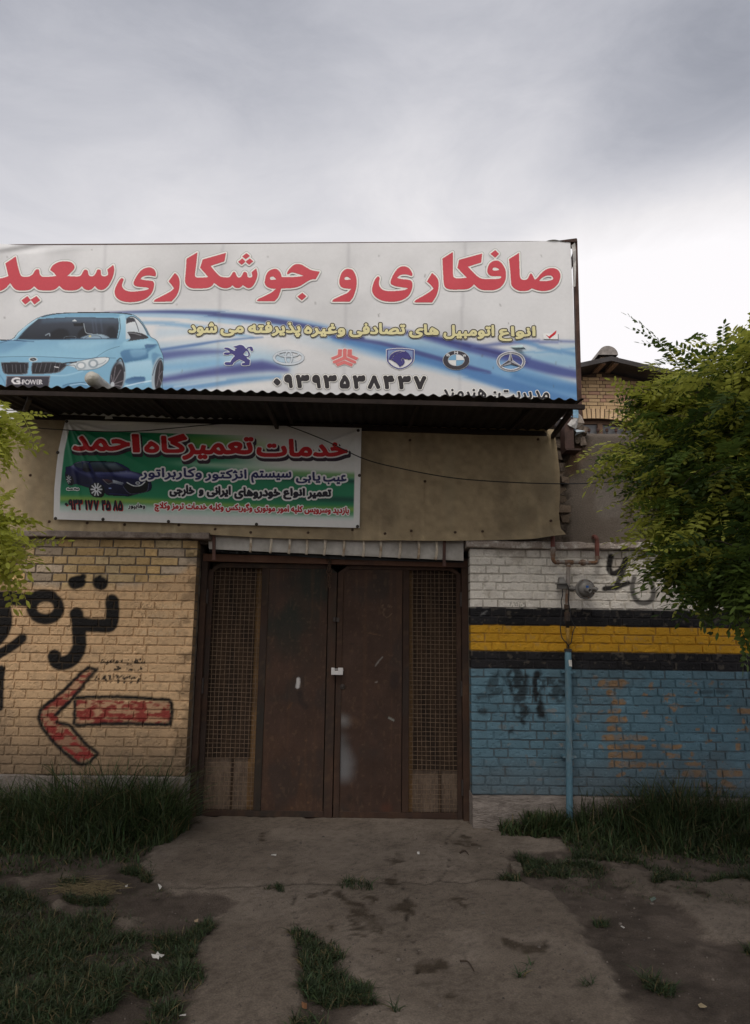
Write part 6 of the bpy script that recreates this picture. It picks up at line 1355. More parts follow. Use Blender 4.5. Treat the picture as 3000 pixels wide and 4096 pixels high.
for a, b, r_ in (((45, 365), (45, 400), .026), ((45, 400), (45, 470), .021), ((220, 562), (345, 562), .0215), ((462, 565), (482, 565), .0235), ((482, 565), (512, 565), .027), ((512, 565), (530, 565), .0235), ((710, 465), (710, 515), .0205), ((108, 560), (135, 560), .020)):
    mb = MB(); mb.tube(gp([a, b]), r_, 8 if r_ > .022 else 12); mb.build('pipe_fitting', fit, t)
mb = MB(); mb.tube(gp([(278, 575), (276, 640), (272, 760), (266, 900), (262, 980)]), .0175, 14); mb.build('upper_pipe', M('old_grey_pipe', (.25, .215, .185), .7, col2=(.30, .27, .25), scale=9, var=.15), t, True)
mb = MB(); mb.tube(gp([(278, 600), (277, 632)]), .0205, 12); mb.build('pipe_fitting', fit, t)
mb = MB(); mb.tube(gp([(262, 975), (256, 1042), (252, 1052), (252, 1190)]), [.015, .015, .0125, .0125], 12); mb.build('reducer', fit, t)
mb = MB(); mb.tube(gp([(252, 1195), (250, 1262)]), .0225, 6); mb.tube(gp([(255, 1310), (262, 1440)]), .0235, 12); mb.build('pipe_union', M('dark_union', (.10, .062, .042), .7, .3, col2=(.05, .04, .035), scale=12), t)
mb = MB(); mb.tube(gp([(255, 1262), (265, 1545)]), .0155, 12); mb.build('black_pipe', M('black_pipe_paint', (.02, .019, .02), .6, col2=(.05, .035, .02), scale=14), t, True)
mb = MB(); mb.tube(gp([(265, 1547), (272, 1870)]), .0150, 12); mb.build('yellow_pipe', M('yellow_pipe_paint', (.36, .20, .03), .6, col2=(.22, .13, .03), scale=12), t, True)
bl_m = M('blue_pipe_paint', (.085, .17, .22), .55, col2=(.17, .20, .205), scale=5, lo=.5, hi=.7, var=.15, stretch=(2, 2, .8))
pa_, pb2 = P(2272, 2597, GP), P(2279, 3338, GP); pb2[2] = -.05
mb = MB(); mb.tube([pa_ + (pb2 - pa_) * s_ for s_ in np.linspace(0, 1, 12)], .0265, 20); mb.build('blue_sleeve', bl_m, t, True)
mb = MB(); mb.tube([pa_ + [0, 0, .004], pa_ + [0, 0, -.018]], .031, 20); mb.build('sleeve_cap', M('dark_cap', (.035, .035, .035), .6), t)
mb = MB(); th = np.linspace(-2.7, -.7, 8)
for z0_, z1_ in ((P(2275, 2640, GP)[2], P(2275, 2665, GP)[2]),):
    c_x = P(2275, 2650, GP)[0]; g_ = np.array([[(c_x + .0272 * math.cos(a) , GP + .0272 * math.sin(a), z + (fbm(np.array([a * 3.0]), np.array([z * 30]), 9)[0] - .5) * .02) for a in th] for z in np.linspace(z1_, z0_, 5)]); mb.grid(g_)
mb.build('white_patch', M('white_daub', (.62, .60, .57), .7), t)
for vv in (2688, 3028):
    c_ = P(2276 + (vv - 2688) * .01, vv, GP); mb = MB(); mb.tube([c_ + [0, 0, -.012], c_ + [0, 0, .012]], .0295, 18); mb.box(c_ + [-.052, .015, -.010], c_ + [.052, .085, .010]); mb.box(c_ + [-.055, -.004, -.007], c_ + [.055, .0145, .007]); mb.build('pipe_clamp', bl_m, t)
# regulator
grey = M('grey_cast_metal', (.215, .205, .195), .5, .35, col2=(.17, .16, .15), scale=20, var=.08)
RYc = -.12; c_ = P(*y6(530, 965), RYc)
t = thing('gas_regulator', tuple(c_), 'round grey gas regulator with a spout on the white brick band', 'regulator')
dv = np.array([.10, -1, .03]); dv /= np.linalg.norm(dv)
mb = MB(); mb.lathe(c_, dv, [(-.035, .03), (-.03, .070), (-.012, .0815), (.0, .0835), (.009, .0835), (.011, .080)], 40); mb.build('flange', grey, t)
mb = MB(); mb.lathe(c_ + dv * .0115, dv, [(0, .067), (.012, .066), (.026, .060), (.038, .046), (.044, .026), (.046, .004)], 36); mb.build('bonnet', grey, t, True)
for k in range(8):
    a = k * math.pi / 4 + .3; o3 = c_ + np.array([math.cos(a) * .075, 0, math.sin(a) * .075]); mb = MB(); mb.lathe(o3 + dv * .009, dv, [(0, .0062), (.005, .006), (.006, .003)], 6); mb.build('flange_bolt', fit, t)
sp0 = P(*y6(530, 965), RYc - .04); sp1 = P(*y6(600, 990), RYc - .115)
mb = MB(); d_ = (sp1 - sp0); ln = np.linalg.norm(d_); mb.lathe(sp0, d_, [(0, .019), (.01, .0205), (ln * .6, .0195), (ln * .95, .019), (ln, .0175), (ln - .001, .012), (ln - .03, .011)], 20); mb.build('spout', grey, t, True)
mb = MB(); mb.lathe(sp0 + d_ * .97, d_, [(0, .0115), (.001, .0112)], 16); mb.build('spout_mouth', M('dark_hole', (.01, .01, .01), .9), t)
mb = MB(); q = P(*y6(560, 930), RYc - .082); mb.box(q + [-.010, -.004, -.007], q + [.010, .0, .010]); mb.build('blue_label', M('blue_sticker', (.03, .10, .32), .5), t)
mb = MB(); mb.tube(spline([P(*y6(630, 960), RYc - .03), P(*y6(680, 962), RYc - .045), P(*y6(712, 985), RYc - .05)], 5), .0185, 14); mb.build('vent_nozzle', grey, t, True)
mb = MB(); mb.tube([P(*y6(268, 955), GP), P(*y6(400, 960), RYc + .015)], .013, 12); mb.lathe(P(*y6(300, 955), GP), (1, 0, 0), [(0, .024), (.022, .026), (.03, .02), (.04, .016)], 8); mb.build('inlet', grey, t)
t = thing('junction_box', tuple(P(*y6(170, 960), -.07)), 'small square grey box clipped to the gas pipe beside the round regulator', 'box')
q0, q1 = P(*y6(108, 955), -.06), P(*y6(228, 895), -.06); mb = MB(); mb.box((q0[0], -.11, q0[2]), (q1[0], -.045, q1[2])); mb.build('box_body', M('dark_grey_plastic', (.11, .105, .10), .6), t)  # box body in a darker grey than its rim
q0, q1 = P(*y6(85, 893), -.06), P(*y6(238, 876), -.06); mb = MB(); mb.box((q0[0], -.125, q0[2] + .0005), (q1[0], -.04, q1[2])); mb.box((q0[0] + .003, -.12, P(*y6(95, 962), -.06)[2]), (q1[0] - .01, -.045, P(*y6(95, 956), -.06)[2])); mb.build('rim', grey, t)
q0, q1 = P(*y6(115, 875), -.06), P(*y6(215, 790), -.06); mb = MB(); a_ = [(q0[0], -.115, q0[2] + .001), (q1[0], -.115, q0[2] + .001), (q1[0] - .004, -.105, (q0[2] + q1[2]) / 2), (q1[0] - .012, -.10, q1[2]), (q0[0] + .012, -.10, q1[2]), (q0[0] + .004, -.105, (q0[2] + q1[2]) / 2)]
mb.prism(a_, (0, .06, 0)); mb.build('hood', grey, t)
def wire(pts, r, name, label): p_ = spline(gp(pts), 8); mb = MB(); mb.tube(p_, r, 6); return tag(mb.build(name, cab_m, None, True), label, 'wire')
wire([(185, 960, -.09), (188, 1050, -.11), (168, 1150, -.12), (178, 1230, -.12), (170, 1330, -.12), (160, 1450, -.12), (158, 1560, -.12), (175, 1680, -.12), (220, 1745, -.12), (262, 1790, -.11), (268, 1850, -.10)], .0042, 'wire', 'dark wire looping left of the gas pipe down to the blue sleeve')
wire([(232, 870, -.12), (268, 920, -.13), (285, 1010, -.13), (278, 1150, -.12), (298, 1260, -.12), (310, 1380, -.12), (340, 1470, -.12), (378, 1535, -.12), (362, 1560, -.12), (335, 1660, -.12), (318, 1770, -.12), (285, 1800, -.11), (272, 1850, -.10)], .0042, 'wire.001', 'dark wire with a kink hanging right of the gas pipe')

# ================================================================== GABLED HOUSE BEHIND
HY = 8.0
w4 = lambda x, y: (2100 + x * .5448, 1100 + y * .5448)
def HP(x, y, yy=HY): return P(*w4(x, y), yy)
t = thing('gabled_house', tuple(HP(620, 1300) * [1, 1, 0]), 'yellow brick gable end with low pitched roof and arched window behind the cement wall', 'house')
apx = HP(630, 600, HY - .55); el, er = HP(378, 655, HY - .55), HP(985, 680, HY - .55)
sl_l = (apx[2] - el[2]) / (apx[0] - el[0]); sl_r = (apx[2] - er[2]) / (er[0] - apx[0]); sl_ = (sl_l + sl_r) / 2
half = 4.2; A_x, A_z = apx[0], apx[2]
def roofz(x): return A_z - sl_ * np.abs(x - A_x)
ac = HP(520, 1055); aR = 3.3                                              # arch: crown point and radius
def arch(x, d=0.0): return ac[2] - aR + np.sqrt(np.maximum((aR + d) ** 2 - (x - ac[0]) ** 2, 0.01))
S2, H2, M2 = .222, .107, .013; crs = .0770; D_ = .235
mb = MB(); zlo = 1.2
for r in range(80):
    za2 = zlo + r * crs; x = A_x - half - (r % 2) * (S2 + H2 + 2 * M2) / 2; k = r % 2
    if za2 > A_z - .15: break
    while x < A_x + half:
        wd = (S2 if k % 2 == 0 else H2); k += 1; a, b = x, x + wd; x = b + M2; cx_ = (a + b) / 2
        if za2 + crs > roofz(cx_) - .12: continue
        if abs(cx_ - ac[0]) < 1.95 and za2 + crs * .7 < arch(cx_, D_) : continue
        c = np.array([.60, .42, .235]) * rng.uniform(.78, 1.1); 
        if rng.random() < .14: c = np.array([.52, .31, .21]) * rng.uniform(.85, 1.1)
        mb.box((a, HY + rng.uniform(-.003, .003), za2), (b, HY + .1, za2 + crs - M2), 0, c, .003)
na = int(3.9 / .088)
for i in range(na):                                                       # soldier course over the window
    x = ac[0] - 1.95 + 3.9 * (i + .5) / na; ang = math.asin(np.clip((x - ac[0]) / aR, -1, 1)); c0 = np.array([ac[0], HY, ac[2] - aR])
    dr = np.array([math.sin(ang), 0, math.cos(ang)]); tn = np.array([math.cos(ang), 0, -math.sin(ang)]); c = np.array([.62, .44, .26]) * rng.uniform(.8, 1.1)
    if rng.random() < .18: c = np.array([.44, .26, .17]) * rng.uniform(.9, 1.1)
    p0 = c0 + dr * (aR + .006); p1 = c0 + dr * (aR + D_ - .02); w_ = .034
    mb.prism([p0 - tn * w_ + [0, -.012, 0], p0 + tn * w_ + [0, -.012, 0], p1 + tn * w_ * 1.06 + [0, -.012, 0], p1 - tn * w_ * 1.06 + [0, -.012, 0]], (0, .1, 0), 0, c)
mb.build('brickwork', M('yellow_brick', attr=True, rough=.9, var=.18, scale=9, bump=.002, bscale=60, spec=.1), t)
mb = MB(); xs = np.linspace(A_x - half, A_x + half, 90); low = np.where(np.abs(xs - ac[0]) < 1.95, arch(xs, .004), .0)
mb.grid(np.stack([np.stack([xs, np.full(90, HY + .012), low], -1), np.stack([xs, np.full(90, HY + .012), roofz(xs) - .1], -1)], 0))
mb.grid(np.stack([np.stack([xs, np.full(90, HY + .012), low], -1), np.stack([xs, np.full(90, HY + .22), low], -1)], 0)[:, 22:-22])
mb.box((A_x - half, HY + .30, 0), (A_x - half + .2, HY + 9, roofz(A_x - half) - .1)); mb.box((A_x + half - .2, HY + .30, 0), (A_x + half, HY + 9, roofz(A_x + half) - .1)); mb.build('mortar_wall', M('house_mortar', (.10, .068, .05), .95, var=.2), t)
rm = M('dark_roof_sheet', (.055, .050, .050), .7, col2=(.035, .03, .028), scale=3, var=.2)
mb = MB()
for s_ in (-1, 1):
    a = np.array([A_x, HY - .55, A_z]); b = np.array([A_x + s_ * (half + .6), HY - .55, roofz(A_x + s_ * (half + .6))])
    mb.prism([a, b, b - [0, 0, .05], a - [0, 0, .05]], (0, 10, 0))
    mb.prism([a + [0, -.02, .005], b + [0, -.02, .005], b + [0, -.02, -.09], a + [0, -.02, -.09]], (0, .018, 0))
mb.build('roof', rm, t)
rw = M('weathered_timber', (.34, .24, .17), .85, col2=(.20, .14, .10), scale=5, stretch=(6, 1, 6), var=.2)
for xa in (575, 668):
    a = HP(xa, 628, HY - .50); b = np.array([a[0] - .02, HY + .3, a[2]]); mb = MB(); mb.bar(a, b, .10, .15); mb.build('rafter', rw, t)
mb = MB(); c_ = np.array([A_x - .06, HY - .58, A_z + .03]); th = np.linspace(0, math.pi, 12)
prf = np.array([[c_[0] + .20 * math.cos(a), 0, c_[2] + .19 * math.sin(a)] for a in th]); g_ = np.stack([prf + [0, c_[1], 0], prf + [0, c_[1] + 10, 0]], 0); mb.grid(g_); mb.add(prf + [0, c_[1], 0], [list(range(12))]); mb.build('ridge_cap', M('ridge_tile', (.30, .27, .25), .85, col2=(.2, .18, .165), scale=10, var=.2), t, True)
mb = MB(); xs = np.linspace(ac[0] - 1.9, ac[0] + 1.9, 60); 
for d0, d1 in ((-.0, -.075),):
    o1, i1 = np.stack([xs, np.full(60, HY + .13), arch(xs, d0)], -1), np.stack([xs, np.full(60, HY + .13), arch(xs, d1)], -1); mb.grid(np.stack([i1, o1], 0)); mb.grid(np.stack([i1, i1 + [0, .06, 0]], 0))
mb.build('window_frame', M('brown_window_frame', (.15, .085, .05), .7, col2=(.10, .06, .04), scale=8), t)
wf = t.children[-1]
for xm in (545, 1150, -100):
    a = HP(xm, 1085, HY + .15); mb = MB(); mb.box((a[0] - .05, HY + .10, 1.5), (a[0] + .05, HY + .17, arch(a[0], -.07))); mb.build('mullion', MATS['brown_window_frame'], wf)
mb = MB(); mb.grid(np.stack([np.stack([xs, np.full(60, HY + .17), np.full(60, 1.5)], -1), np.stack([xs, np.full(60, HY + .17), arch(xs, -.03)], -1)], 0)); mb.build('pane', M('dusty_glass', (.10, .10, .105), .35, spec=.5, var=.1, scale=2), wf)
for xm in range(470, 1000, 66):
    a = HP(xm, 1150, HY + .08); mb = MB(); mb.tube([a + [0, 0, -.6], a + [0, 0, .05]], .012, 6); mb.lathe(a + [0, 0, .05], (0, 0, 1), [(-.05, .03), (0, .034), (.02, .01)], 8); mb.build('window_bar', MATS['rusty_angle_iron'], t)

# ================================================================== TREES WITH FEATHERED LEAVES
def frond(npair, length, wid, droop, sd_):
    """one feathered leaf along +x; returns points and faces"""
    r = np.random.default_rng(sd_); v = []; f = []; k = 0
    def leaflet(c, d, n_, L, W):
        nonlocal k
        d = d / np.linalg.norm(d); s = np.cross(n_, d); s /= np.linalg.norm(s); n2 = np.cross(d, s)
        b = c + d * L * .06
        pts = [b, b + d * L * .30 + s * W * .46 + n2 * W * .10, b + d * L * .68 + s * W * .44 + n2 * W * .08, b + d * L, b + d * L * .68 - s * W * .44 + n2 * W * .08, b + d * L * .30 - s * W * .46 + n2 * W * .10]
        v.extend(pts); f.extend([[k, k + 1, k + 2, k + 3], [k, k + 3, k + 4, k + 5]]); k += 6
    xs = np.linspace(.12, 1, npair + 1)
    def at(s): return np.array([length * s * (1 - .12 * droop * s), 0, -length * droop * s * s * .5])
    for i, s in enumerate(xs[:-1]):
        for sg in (-1, 1):
            tz = r.uniform(-.35, .15); d = np.array([.28 + r.uniform(-.12, .12), sg * 1.0, tz]); n_ = np.array([r.uniform(-.35, .35), r.uniform(-.4, .4), 1.0])
            leaflet(at(s + (.02 if sg > 0 else 0)), d, n_, wid * r.uniform(.85, 1.12) * (1 - .25 * abs(s - .5)), wid * r.uniform(.42, .52))
    leaflet(at(1.0), np.array([1, r.uniform(-.2, .2), -.3]), np.array([0, .2, 1.0]), wid, wid * .42)
    ra = [at(s) for s in np.linspace(0, 1, 6)]; w_ = .0012
    for i in range(5):
        a, b = ra[i], ra[i + 1]; v.extend([a + [0, w_, 0], a - [0, w_, 0], b - [0, w_, 0], b + [0, w_, 0]]); f.append([k, k + 1, k + 2, k + 3]); k += 4
    return np.array(v), f
FR = [frond(n, L, w_, d, 70 + i) for i, (n, L, w_, d) in enumerate([(7, .20, .040, .5), (6, .17, .042, .9), (8, .23, .040, .3), (5, .14, .038, .6), (7, .19, .043, 1.2), (6, .16, .040, .2)])]
def rotation(xd, up):
    x = xd / np.linalg.norm(xd); y = np.cross(up, x); y /= np.linalg.norm(y) + 1e-9; return np.stack([x, y, np.cross(x, y)], 1)
def foliage(blobs, r, light, twigs):
    """blobs: centre, radii, number of sprays, share of pale young leaves"""
    mb = MB()
    for c, rad, n_, young in blobs:
        c = np.asarray(c, float); rad = np.asarray(rad, float)
        for i in range(n_ if n_ < 20 or c[1] < -4 else int(n_ * .8)):
            d = r.normal(size=3); d /= np.linalg.norm(d); q = d * (r.random() ** .45); pos = c + q * rad
            out = q * rad / (np.linalg.norm(rad) + 1e-9) + d * .25; out[2] = out[2] * .5 + r.uniform(-.15, .25); ax = out / np.linalg.norm(out) + r.normal(size=3) * .25; ax[2] -= .18; ax /= np.linalg.norm(ax)
            L_ = r.uniform(.14, .30); tipw = pos + ax * L_ + [0, 0, -.06 * L_]; base_ = pos
            if r.random() < .5: twigs.append((base_, tipw))
            hue = r.random(); yl = 1.0 if r.random() < young else 0.0
            for j in range(r.integers(5, 9)):
                s = (j + .5) / 7; p0 = base_ + (tipw - base_) * min(s, 1); sd_ = np.cross(ax, (0, 0, 1)); sd_ /= np.linalg.norm(sd_) + 1e-9
                fd = ax * r.uniform(.3, .9) + sd_ * (1 if j % 2 else -1) * r.uniform(.4, 1.0) + r.normal(size=3) * .22; fd[2] += r.uniform(-.70, .10)
                if j > 5: fd = ax + r.normal(size=3) * .2
                up = np.array([r.normal() * .35, r.normal() * .35, 1.0]); Rm = rotation(fd, up); v, f = FR[r.integers(len(FR))]
                dark = np.array([.030, .054, .013]); mid = np.array([.110, .162, .030]); pale = np.array([.46, .47, .085])
                m_ = np.clip(hue * .8 + r.uniform(-.2, .3), 0, 1); cc_ = dark * (1 - m_) + mid * m_
                if yl: cc_ = cc_ * .25 + pale * .75 * r.uniform(.75, 1.15)
                cc_ = cc_ * light
                lv = np.repeat(r.uniform(.82, 1.18, len(v) // 6 + 1), 6)[:len(v)]
                mb.add((v * (r.uniform(1.0, 1.42) if c[1] > -4 else 1.1)) @ Rm.T + p0, f, 0, cc_[None] * lv[:, None])
    return mb
def bough(mb, a, b, r0, r1, r, bend=.12, k=9):
    a, b = np.asarray(a, float), np.asarray(b, float); s = np.linspace(0, 1, k)[:, None]; m_ = r.normal(size=3) * np.linalg.norm(b - a) * bend; m_[2] = abs(m_[2]) * .6
    p_ = a + (b - a) * s + m_ * np.sin(s * math.pi) + r.normal(size=(k, 3)) * .012 * np.linalg.norm(b - a) * np.sin(s * math.pi); mb.tube(p_, r0 + (r1 - r0) * s[:, 0], 9); return p_
bark = M('grooved_bark', (.10, .078, .06), .95, col2=(.05, .04, .032), scale=10, stretch=(3, 3, .7), var=.3, bump=.012, bscale=30)
leaf = leaf_mat('leaf', .42)
def blobpx(u, v, Y, ru, rv, rd, n_, young):
    c = P(u, v, Y); s = F / (Y - CAM[1]); return (c, (ru / s, rd, rv / s), n_, young)
def tree(name, foot, top, blobs, label, seed, light=1.0):
    r = np.random.default_rng(seed); t = thing(name, foot, label, 'tree', 'robinia trees in front of the walls'); foot = np.asarray(foot, float); top = np.asarray(top, float); tw = []
    crown = foliage(blobs, r, light, tw); mb = MB()
    s = np.linspace(0, 1, 12)[:, None]; tp = foot + (top - foot) * s + np.array([.10, .06, 0]) * np.sin(s * 5); mb.tube(tp, .11 - .05 * s[:, 0] + .05 * np.exp(-s[:, 0] * 14), 14); mb.build('trunk', bark, t, True)
    hub = max(blobs, key=lambda b_: -abs(b_[0][1] + 5.0) - abs(b_[0][2] - 4.3))[0]
    for c, rad, n_, y_ in blobs:
        if n_ < 18: continue
        mb = MB(); st = tp[min(11, int(np.clip((c[2] - foot[2]) / (top[2] - foot[2]) * 8, 4, 11)))] if c[2] < 5.5 else hub; p_ = bough(mb, st, c, .035, .010, r)
        for q in range(5):
            d = r.normal(size=3); d /= np.linalg.norm(d); bough(mb, p_[r.integers(4, 8)], c + d * rad * .75, .010, .003, r, .1, 6)
        mb.build('limb', bark, t, True)
    mb = MB()
    for a, b in tw: mb.tube([a, (a + b) / 2 + [0, 0, .01], b], [.0035, .0028, .0015], 4, cap=False)
    tag(mb.build('twigs', bark, t, True), kind='stuff')
    crown.build('crown', leaf, t); return t
RB = [blobpx(2780, 1560, -1.5, 130, 90, .36, 44, .6), blobpx(2960, 1530, -1.5, 160, 110, .42, 56, .5), blobpx(2920, 1700, -1.9, 200, 150, .48, 76, .35), blobpx(2740, 1680, -1.5, 90, 80, .26, 26, .6),
      blobpx(2740, 1830, -1.7, 120, 60, .30, 38, .5), blobpx(2560, 1810, -1.5, 70, 24, .14, 9, .85), blobpx(2920, 1950, -2.0, 190, 150, .48, 76, .35), blobpx(2740, 1980, -1.8, 80, 80, .24, 24, .55),
      blobpx(2890, 2130, -2.0, 120, 100, .38, 56, .35), blobpx(2700, 2085, -1.9, 50, 30, .18, 10, .85), blobpx(3000, 2150, -2.2, 150, 130, .45, 56, .22), blobpx(2890, 2220, -2.2, 90, 60, .28, 26, .3),
      blobpx(3000, 2240, -2.4, 110, 60, .34, 34, .2), blobpx(2890, 2330, -2.4, 36, 36, .13, 6, .3), blobpx(2800, 2210, -2.1, 30, 40, .13, 6, .7), blobpx(3050, 1330, -1.5, 60, 50, .2, 14, .85), blobpx(3060, 1190, -1.5, 20, 14, .1, 3, 1),
      ((3.1, -1.9, 3.3), (.7, .9, .8), 50, .3), ((3.6, -2.2, 2.6), (.6, .9, .8), 40, .2), ((3.9, -2.8, 3.7), (.7, .9, .7), 40, .3), ((3.9, -3.4, 4.2), (.8, .8, .5), 40, .3), ((3.9, -1.4, 3.9), (.7, .8, .7), 30, .3),
      ((3.3, -5.0, 4.4), (1.1, 1.0, .6), 90, .3), ((1.6, -6.4, 4.7), (1.3, 1.1, .6), 110, .3), ((3.2, -6.6, 4.3), (1.2, 1.2, .6), 90, .3), ((.6, -7.6, 4.9), (1.2, 1.2, .6), 90, .3),  # unseen crown from here on, added overhead to shade the foreground
      ((1.9, -4.5, 5.9), (1.5, 1.2, .5), 230, .3), ((.6, -5.6, 5.7), (1.3, 1.1, .5), 200, .3)]
tree('robinia_tree', (3.15, -2.1, -.02), (3.25, -2.2, 3.2), RB, 'big feathery leaved green tree hanging over the right end of the walls', 91, 1.3)
LB = [blobpx(-150, 1665, -2.2, 110, 36, .20, 28, .9), blobpx(-60, 1640, -2.1, 40, 18, .10, 4, 1), blobpx(-80, 1700, -2.2, 40, 20, .10, 4, 1), blobpx(-150, 2070, -2.2, 110, 34, .2, 24, .95), blobpx(-80, 2080, -2.1, 30, 12, .08, 3, 1),
      blobpx(-190, 2110, -2.3, 100, 26, .22, 20, .7), blobpx(-150, 2130, -2.3, 40, 12, .10, 3, .7), ((-3.0, -2.6, 2.9), (.7, .7, .6), 50, .4), ((-3.1, -2.4, 2.1), (.5, .6, .5), 40, .3), ((-3.0, -3.5, 3.6), (.9, .9, .6), 45, .35), ((-3.6, -3.0, 3.4), (.8, .9, .8), 40, .3),
      ((-2.9, -5.0, 4.2), (1.1, 1.1, .6), 90, .3), ((-1.4, -6.6, 4.7), (1.3, 1.1, .6), 110, .3), ((-3.2, -6.6, 4.2), (1.2, 1.2, .6), 90, .3),  # unseen overhead crown blobs from here, added to darken the near ground
      ((-2.0, -4.5, 5.9), (1.5, 1.2, .5), 230, .3), ((-.4, -4.7, 6.1), (1.3, 1.1, .5), 180, .3)]
tree('robinia_tree.001', (-3.35, -2.7, -.02), (-3.25, -2.6, 2.9), LB, 'pale yellow green feathery tree reaching in at the left edge', 92, 1.65)

# ================================================================== GRASS
def blades(n_, outlines, hfun, seed, colr, wid=(.0030, .0085), lean=.62, dens=None):
    r = np.random.default_rng(seed); out = []; tot = 0
    bnds = [np.array([p[:2] for p in o]) for o in outlines]; x0_ = []; 
    pts3 = [G(b[:, 0], b[:, 1]) for b in bnds]; lo = np.min([p_.min(0) for p_ in pts3], 0); hi = np.max([p_.max(0) for p_ in pts3], 0)
    while tot < n_:
        x = r.uniform(lo[0], hi[0], n_ * 3); y = r.uniform(lo[1], min(hi[1], -.01), n_ * 3); u, v = proj(np.stack([x, y, np.zeros_like(x)], -1)); ok = np.zeros(x.shape, bool)
        wu = u + (fbm(x * 6, y * 6, seed) - .5) * 50; wv = v + (fbm(x * 6, y * 6, seed + 1) - .5) * 34
        for b in bnds: ok |= inpoly(wu, wv, b)
        if dens is not None: ok &= r.random(len(x)) < dens(x, y)
        if ok.sum() == 0: break
        out.append(np.stack([x[ok], y[ok]], -1)); tot += int(ok.sum())
    p2 = np.vstack(out)[:n_]; x, y = p2.T; z = ground_z(x, y) - .008; n_ = len(x); h = hfun(x, y) * (.30 + 1.0 * r.random(n_) ** 1.5); az = r.uniform(0, 2 * math.pi, n_); ln = lean * r.uniform(.2, 1.7, n_); w_ = r.uniform(*wid, n_)
    dx, dy = np.cos(az), np.sin(az); dy = dy - .15; sx, sy = -np.sin(az + r.normal(0, .7, n_)), np.cos(az); V = []; 
    for s, wk in ((0, 1), (.4, .9), (.75, .6), (1.0, .08)):
        b_ = ln * h * s ** 1.8; zz = z + h * (s - .28 * ln * s ** 2.6); cx_, cy_ = x + dx * b_, y + dy * b_
        V += [np.stack([cx_ - sx * w_ * wk, cy_ - sy * w_ * wk, zz], -1), np.stack([cx_ + sx * w_ * wk, cy_ + sy * w_ * wk, zz], -1)]
    V = np.stack(V, 1); k = np.arange(n_)[:, None] * 8; f = np.concatenate([k + np.array(q) for q in ([0, 1, 3, 2], [2, 3, 5, 4], [4, 5, 7, 6])], 0)
    base = np.asarray(colr) * r.uniform(.5, 1.6, (n_, 1)) * (1 + r.uniform(-.18, .22, (n_, 3)) * [1, .5, .6]); dry = r.random(n_) < .10; base[dry] = np.array([.16, .125, .06]) * r.uniform(.6, 1.1, (dry.sum(), 1))
    return V.reshape(-1, 3), f, np.repeat(base, 8, 0)
gm = leaf_mat('grass_blade', .25, .6)
GC = (.044, .066, .025)
tall_l = [[(-160, 3275), (100, 3282), (400, 3290), (735, 3296), (770, 3310), (690, 3352), (600, 3395), (560, 3440), (300, 3475), (-160, 3520)]]
def h_l(x, y): u, v = proj(np.stack([x, y, np.zeros_like(x)], -1)); return (.06 + .40 * sstep(-.95, -.08, y) * (.42 + .58 * np.clip(np.interp(u, [-200, 60, 250, 420, 560, 660, 740], [.55, .6, .85, 1.0, .85, .9, .35]), 0, 1))) * (.6 + .8 * fbm(x * 3, y * 3, 601))
tall_r = [[(2240, 3306), (2600, 3315), (3150, 3322), (3150, 3500), (2800, 3452), (2640, 3436), (2480, 3440), (2400, 3432), (2290, 3420), (2262, 3380)]]
def h_r(x, y): u, v = proj(np.stack([x, y, np.zeros_like(x)], -1)); return (.05 + .34 * sstep(-.75, -.06, y) * np.interp(u, [2240, 2330, 2420, 2520, 2700, 3000], [.25, .55, .7, 1.0, .95, .9])) * (.6 + .8 * fbm(x * 3, y * 3, 603))
def d_t(x, y): return np.clip(.25 + .75 * sstep(-1.0, -.25, y), 0, 1) * (.35 + .65 * sstep(.38, .55, fbm(x * 4, y * 4, 617, 3)))
mb = MB()
for args in ((10500, tall_l, h_l, 611, GC, (.0022, .0062), .7, d_t), (8500, tall_r, h_r, 612, GC, (.0022, .0062), .7, d_t)): mb.add(*[q for q in blades(*args)][:2], 0, None) if False else mb.add(*(lambda r_: (r_[0], r_[1], 0, r_[2]))(blades(*args)))
for a, b in ((1970, 2110), (2090, 2260)):
    o_ = [[(a, 3312), (b, 3316), (b, 3348), (a + 40, 3346)]]; mb.add(*(lambda r_: (r_[0], r_[1], 0, r_[2]))(blades(260 if a < 2000 else 1300, o_, lambda x, y: np.full(x.shape, .12 if a < 2000 else .17), 613 + a, GC)))
tag(mb.build('tall_grass', gm), 'tall dark green grass growing along the foot of the brick walls', 'grass', None, 'stuff')
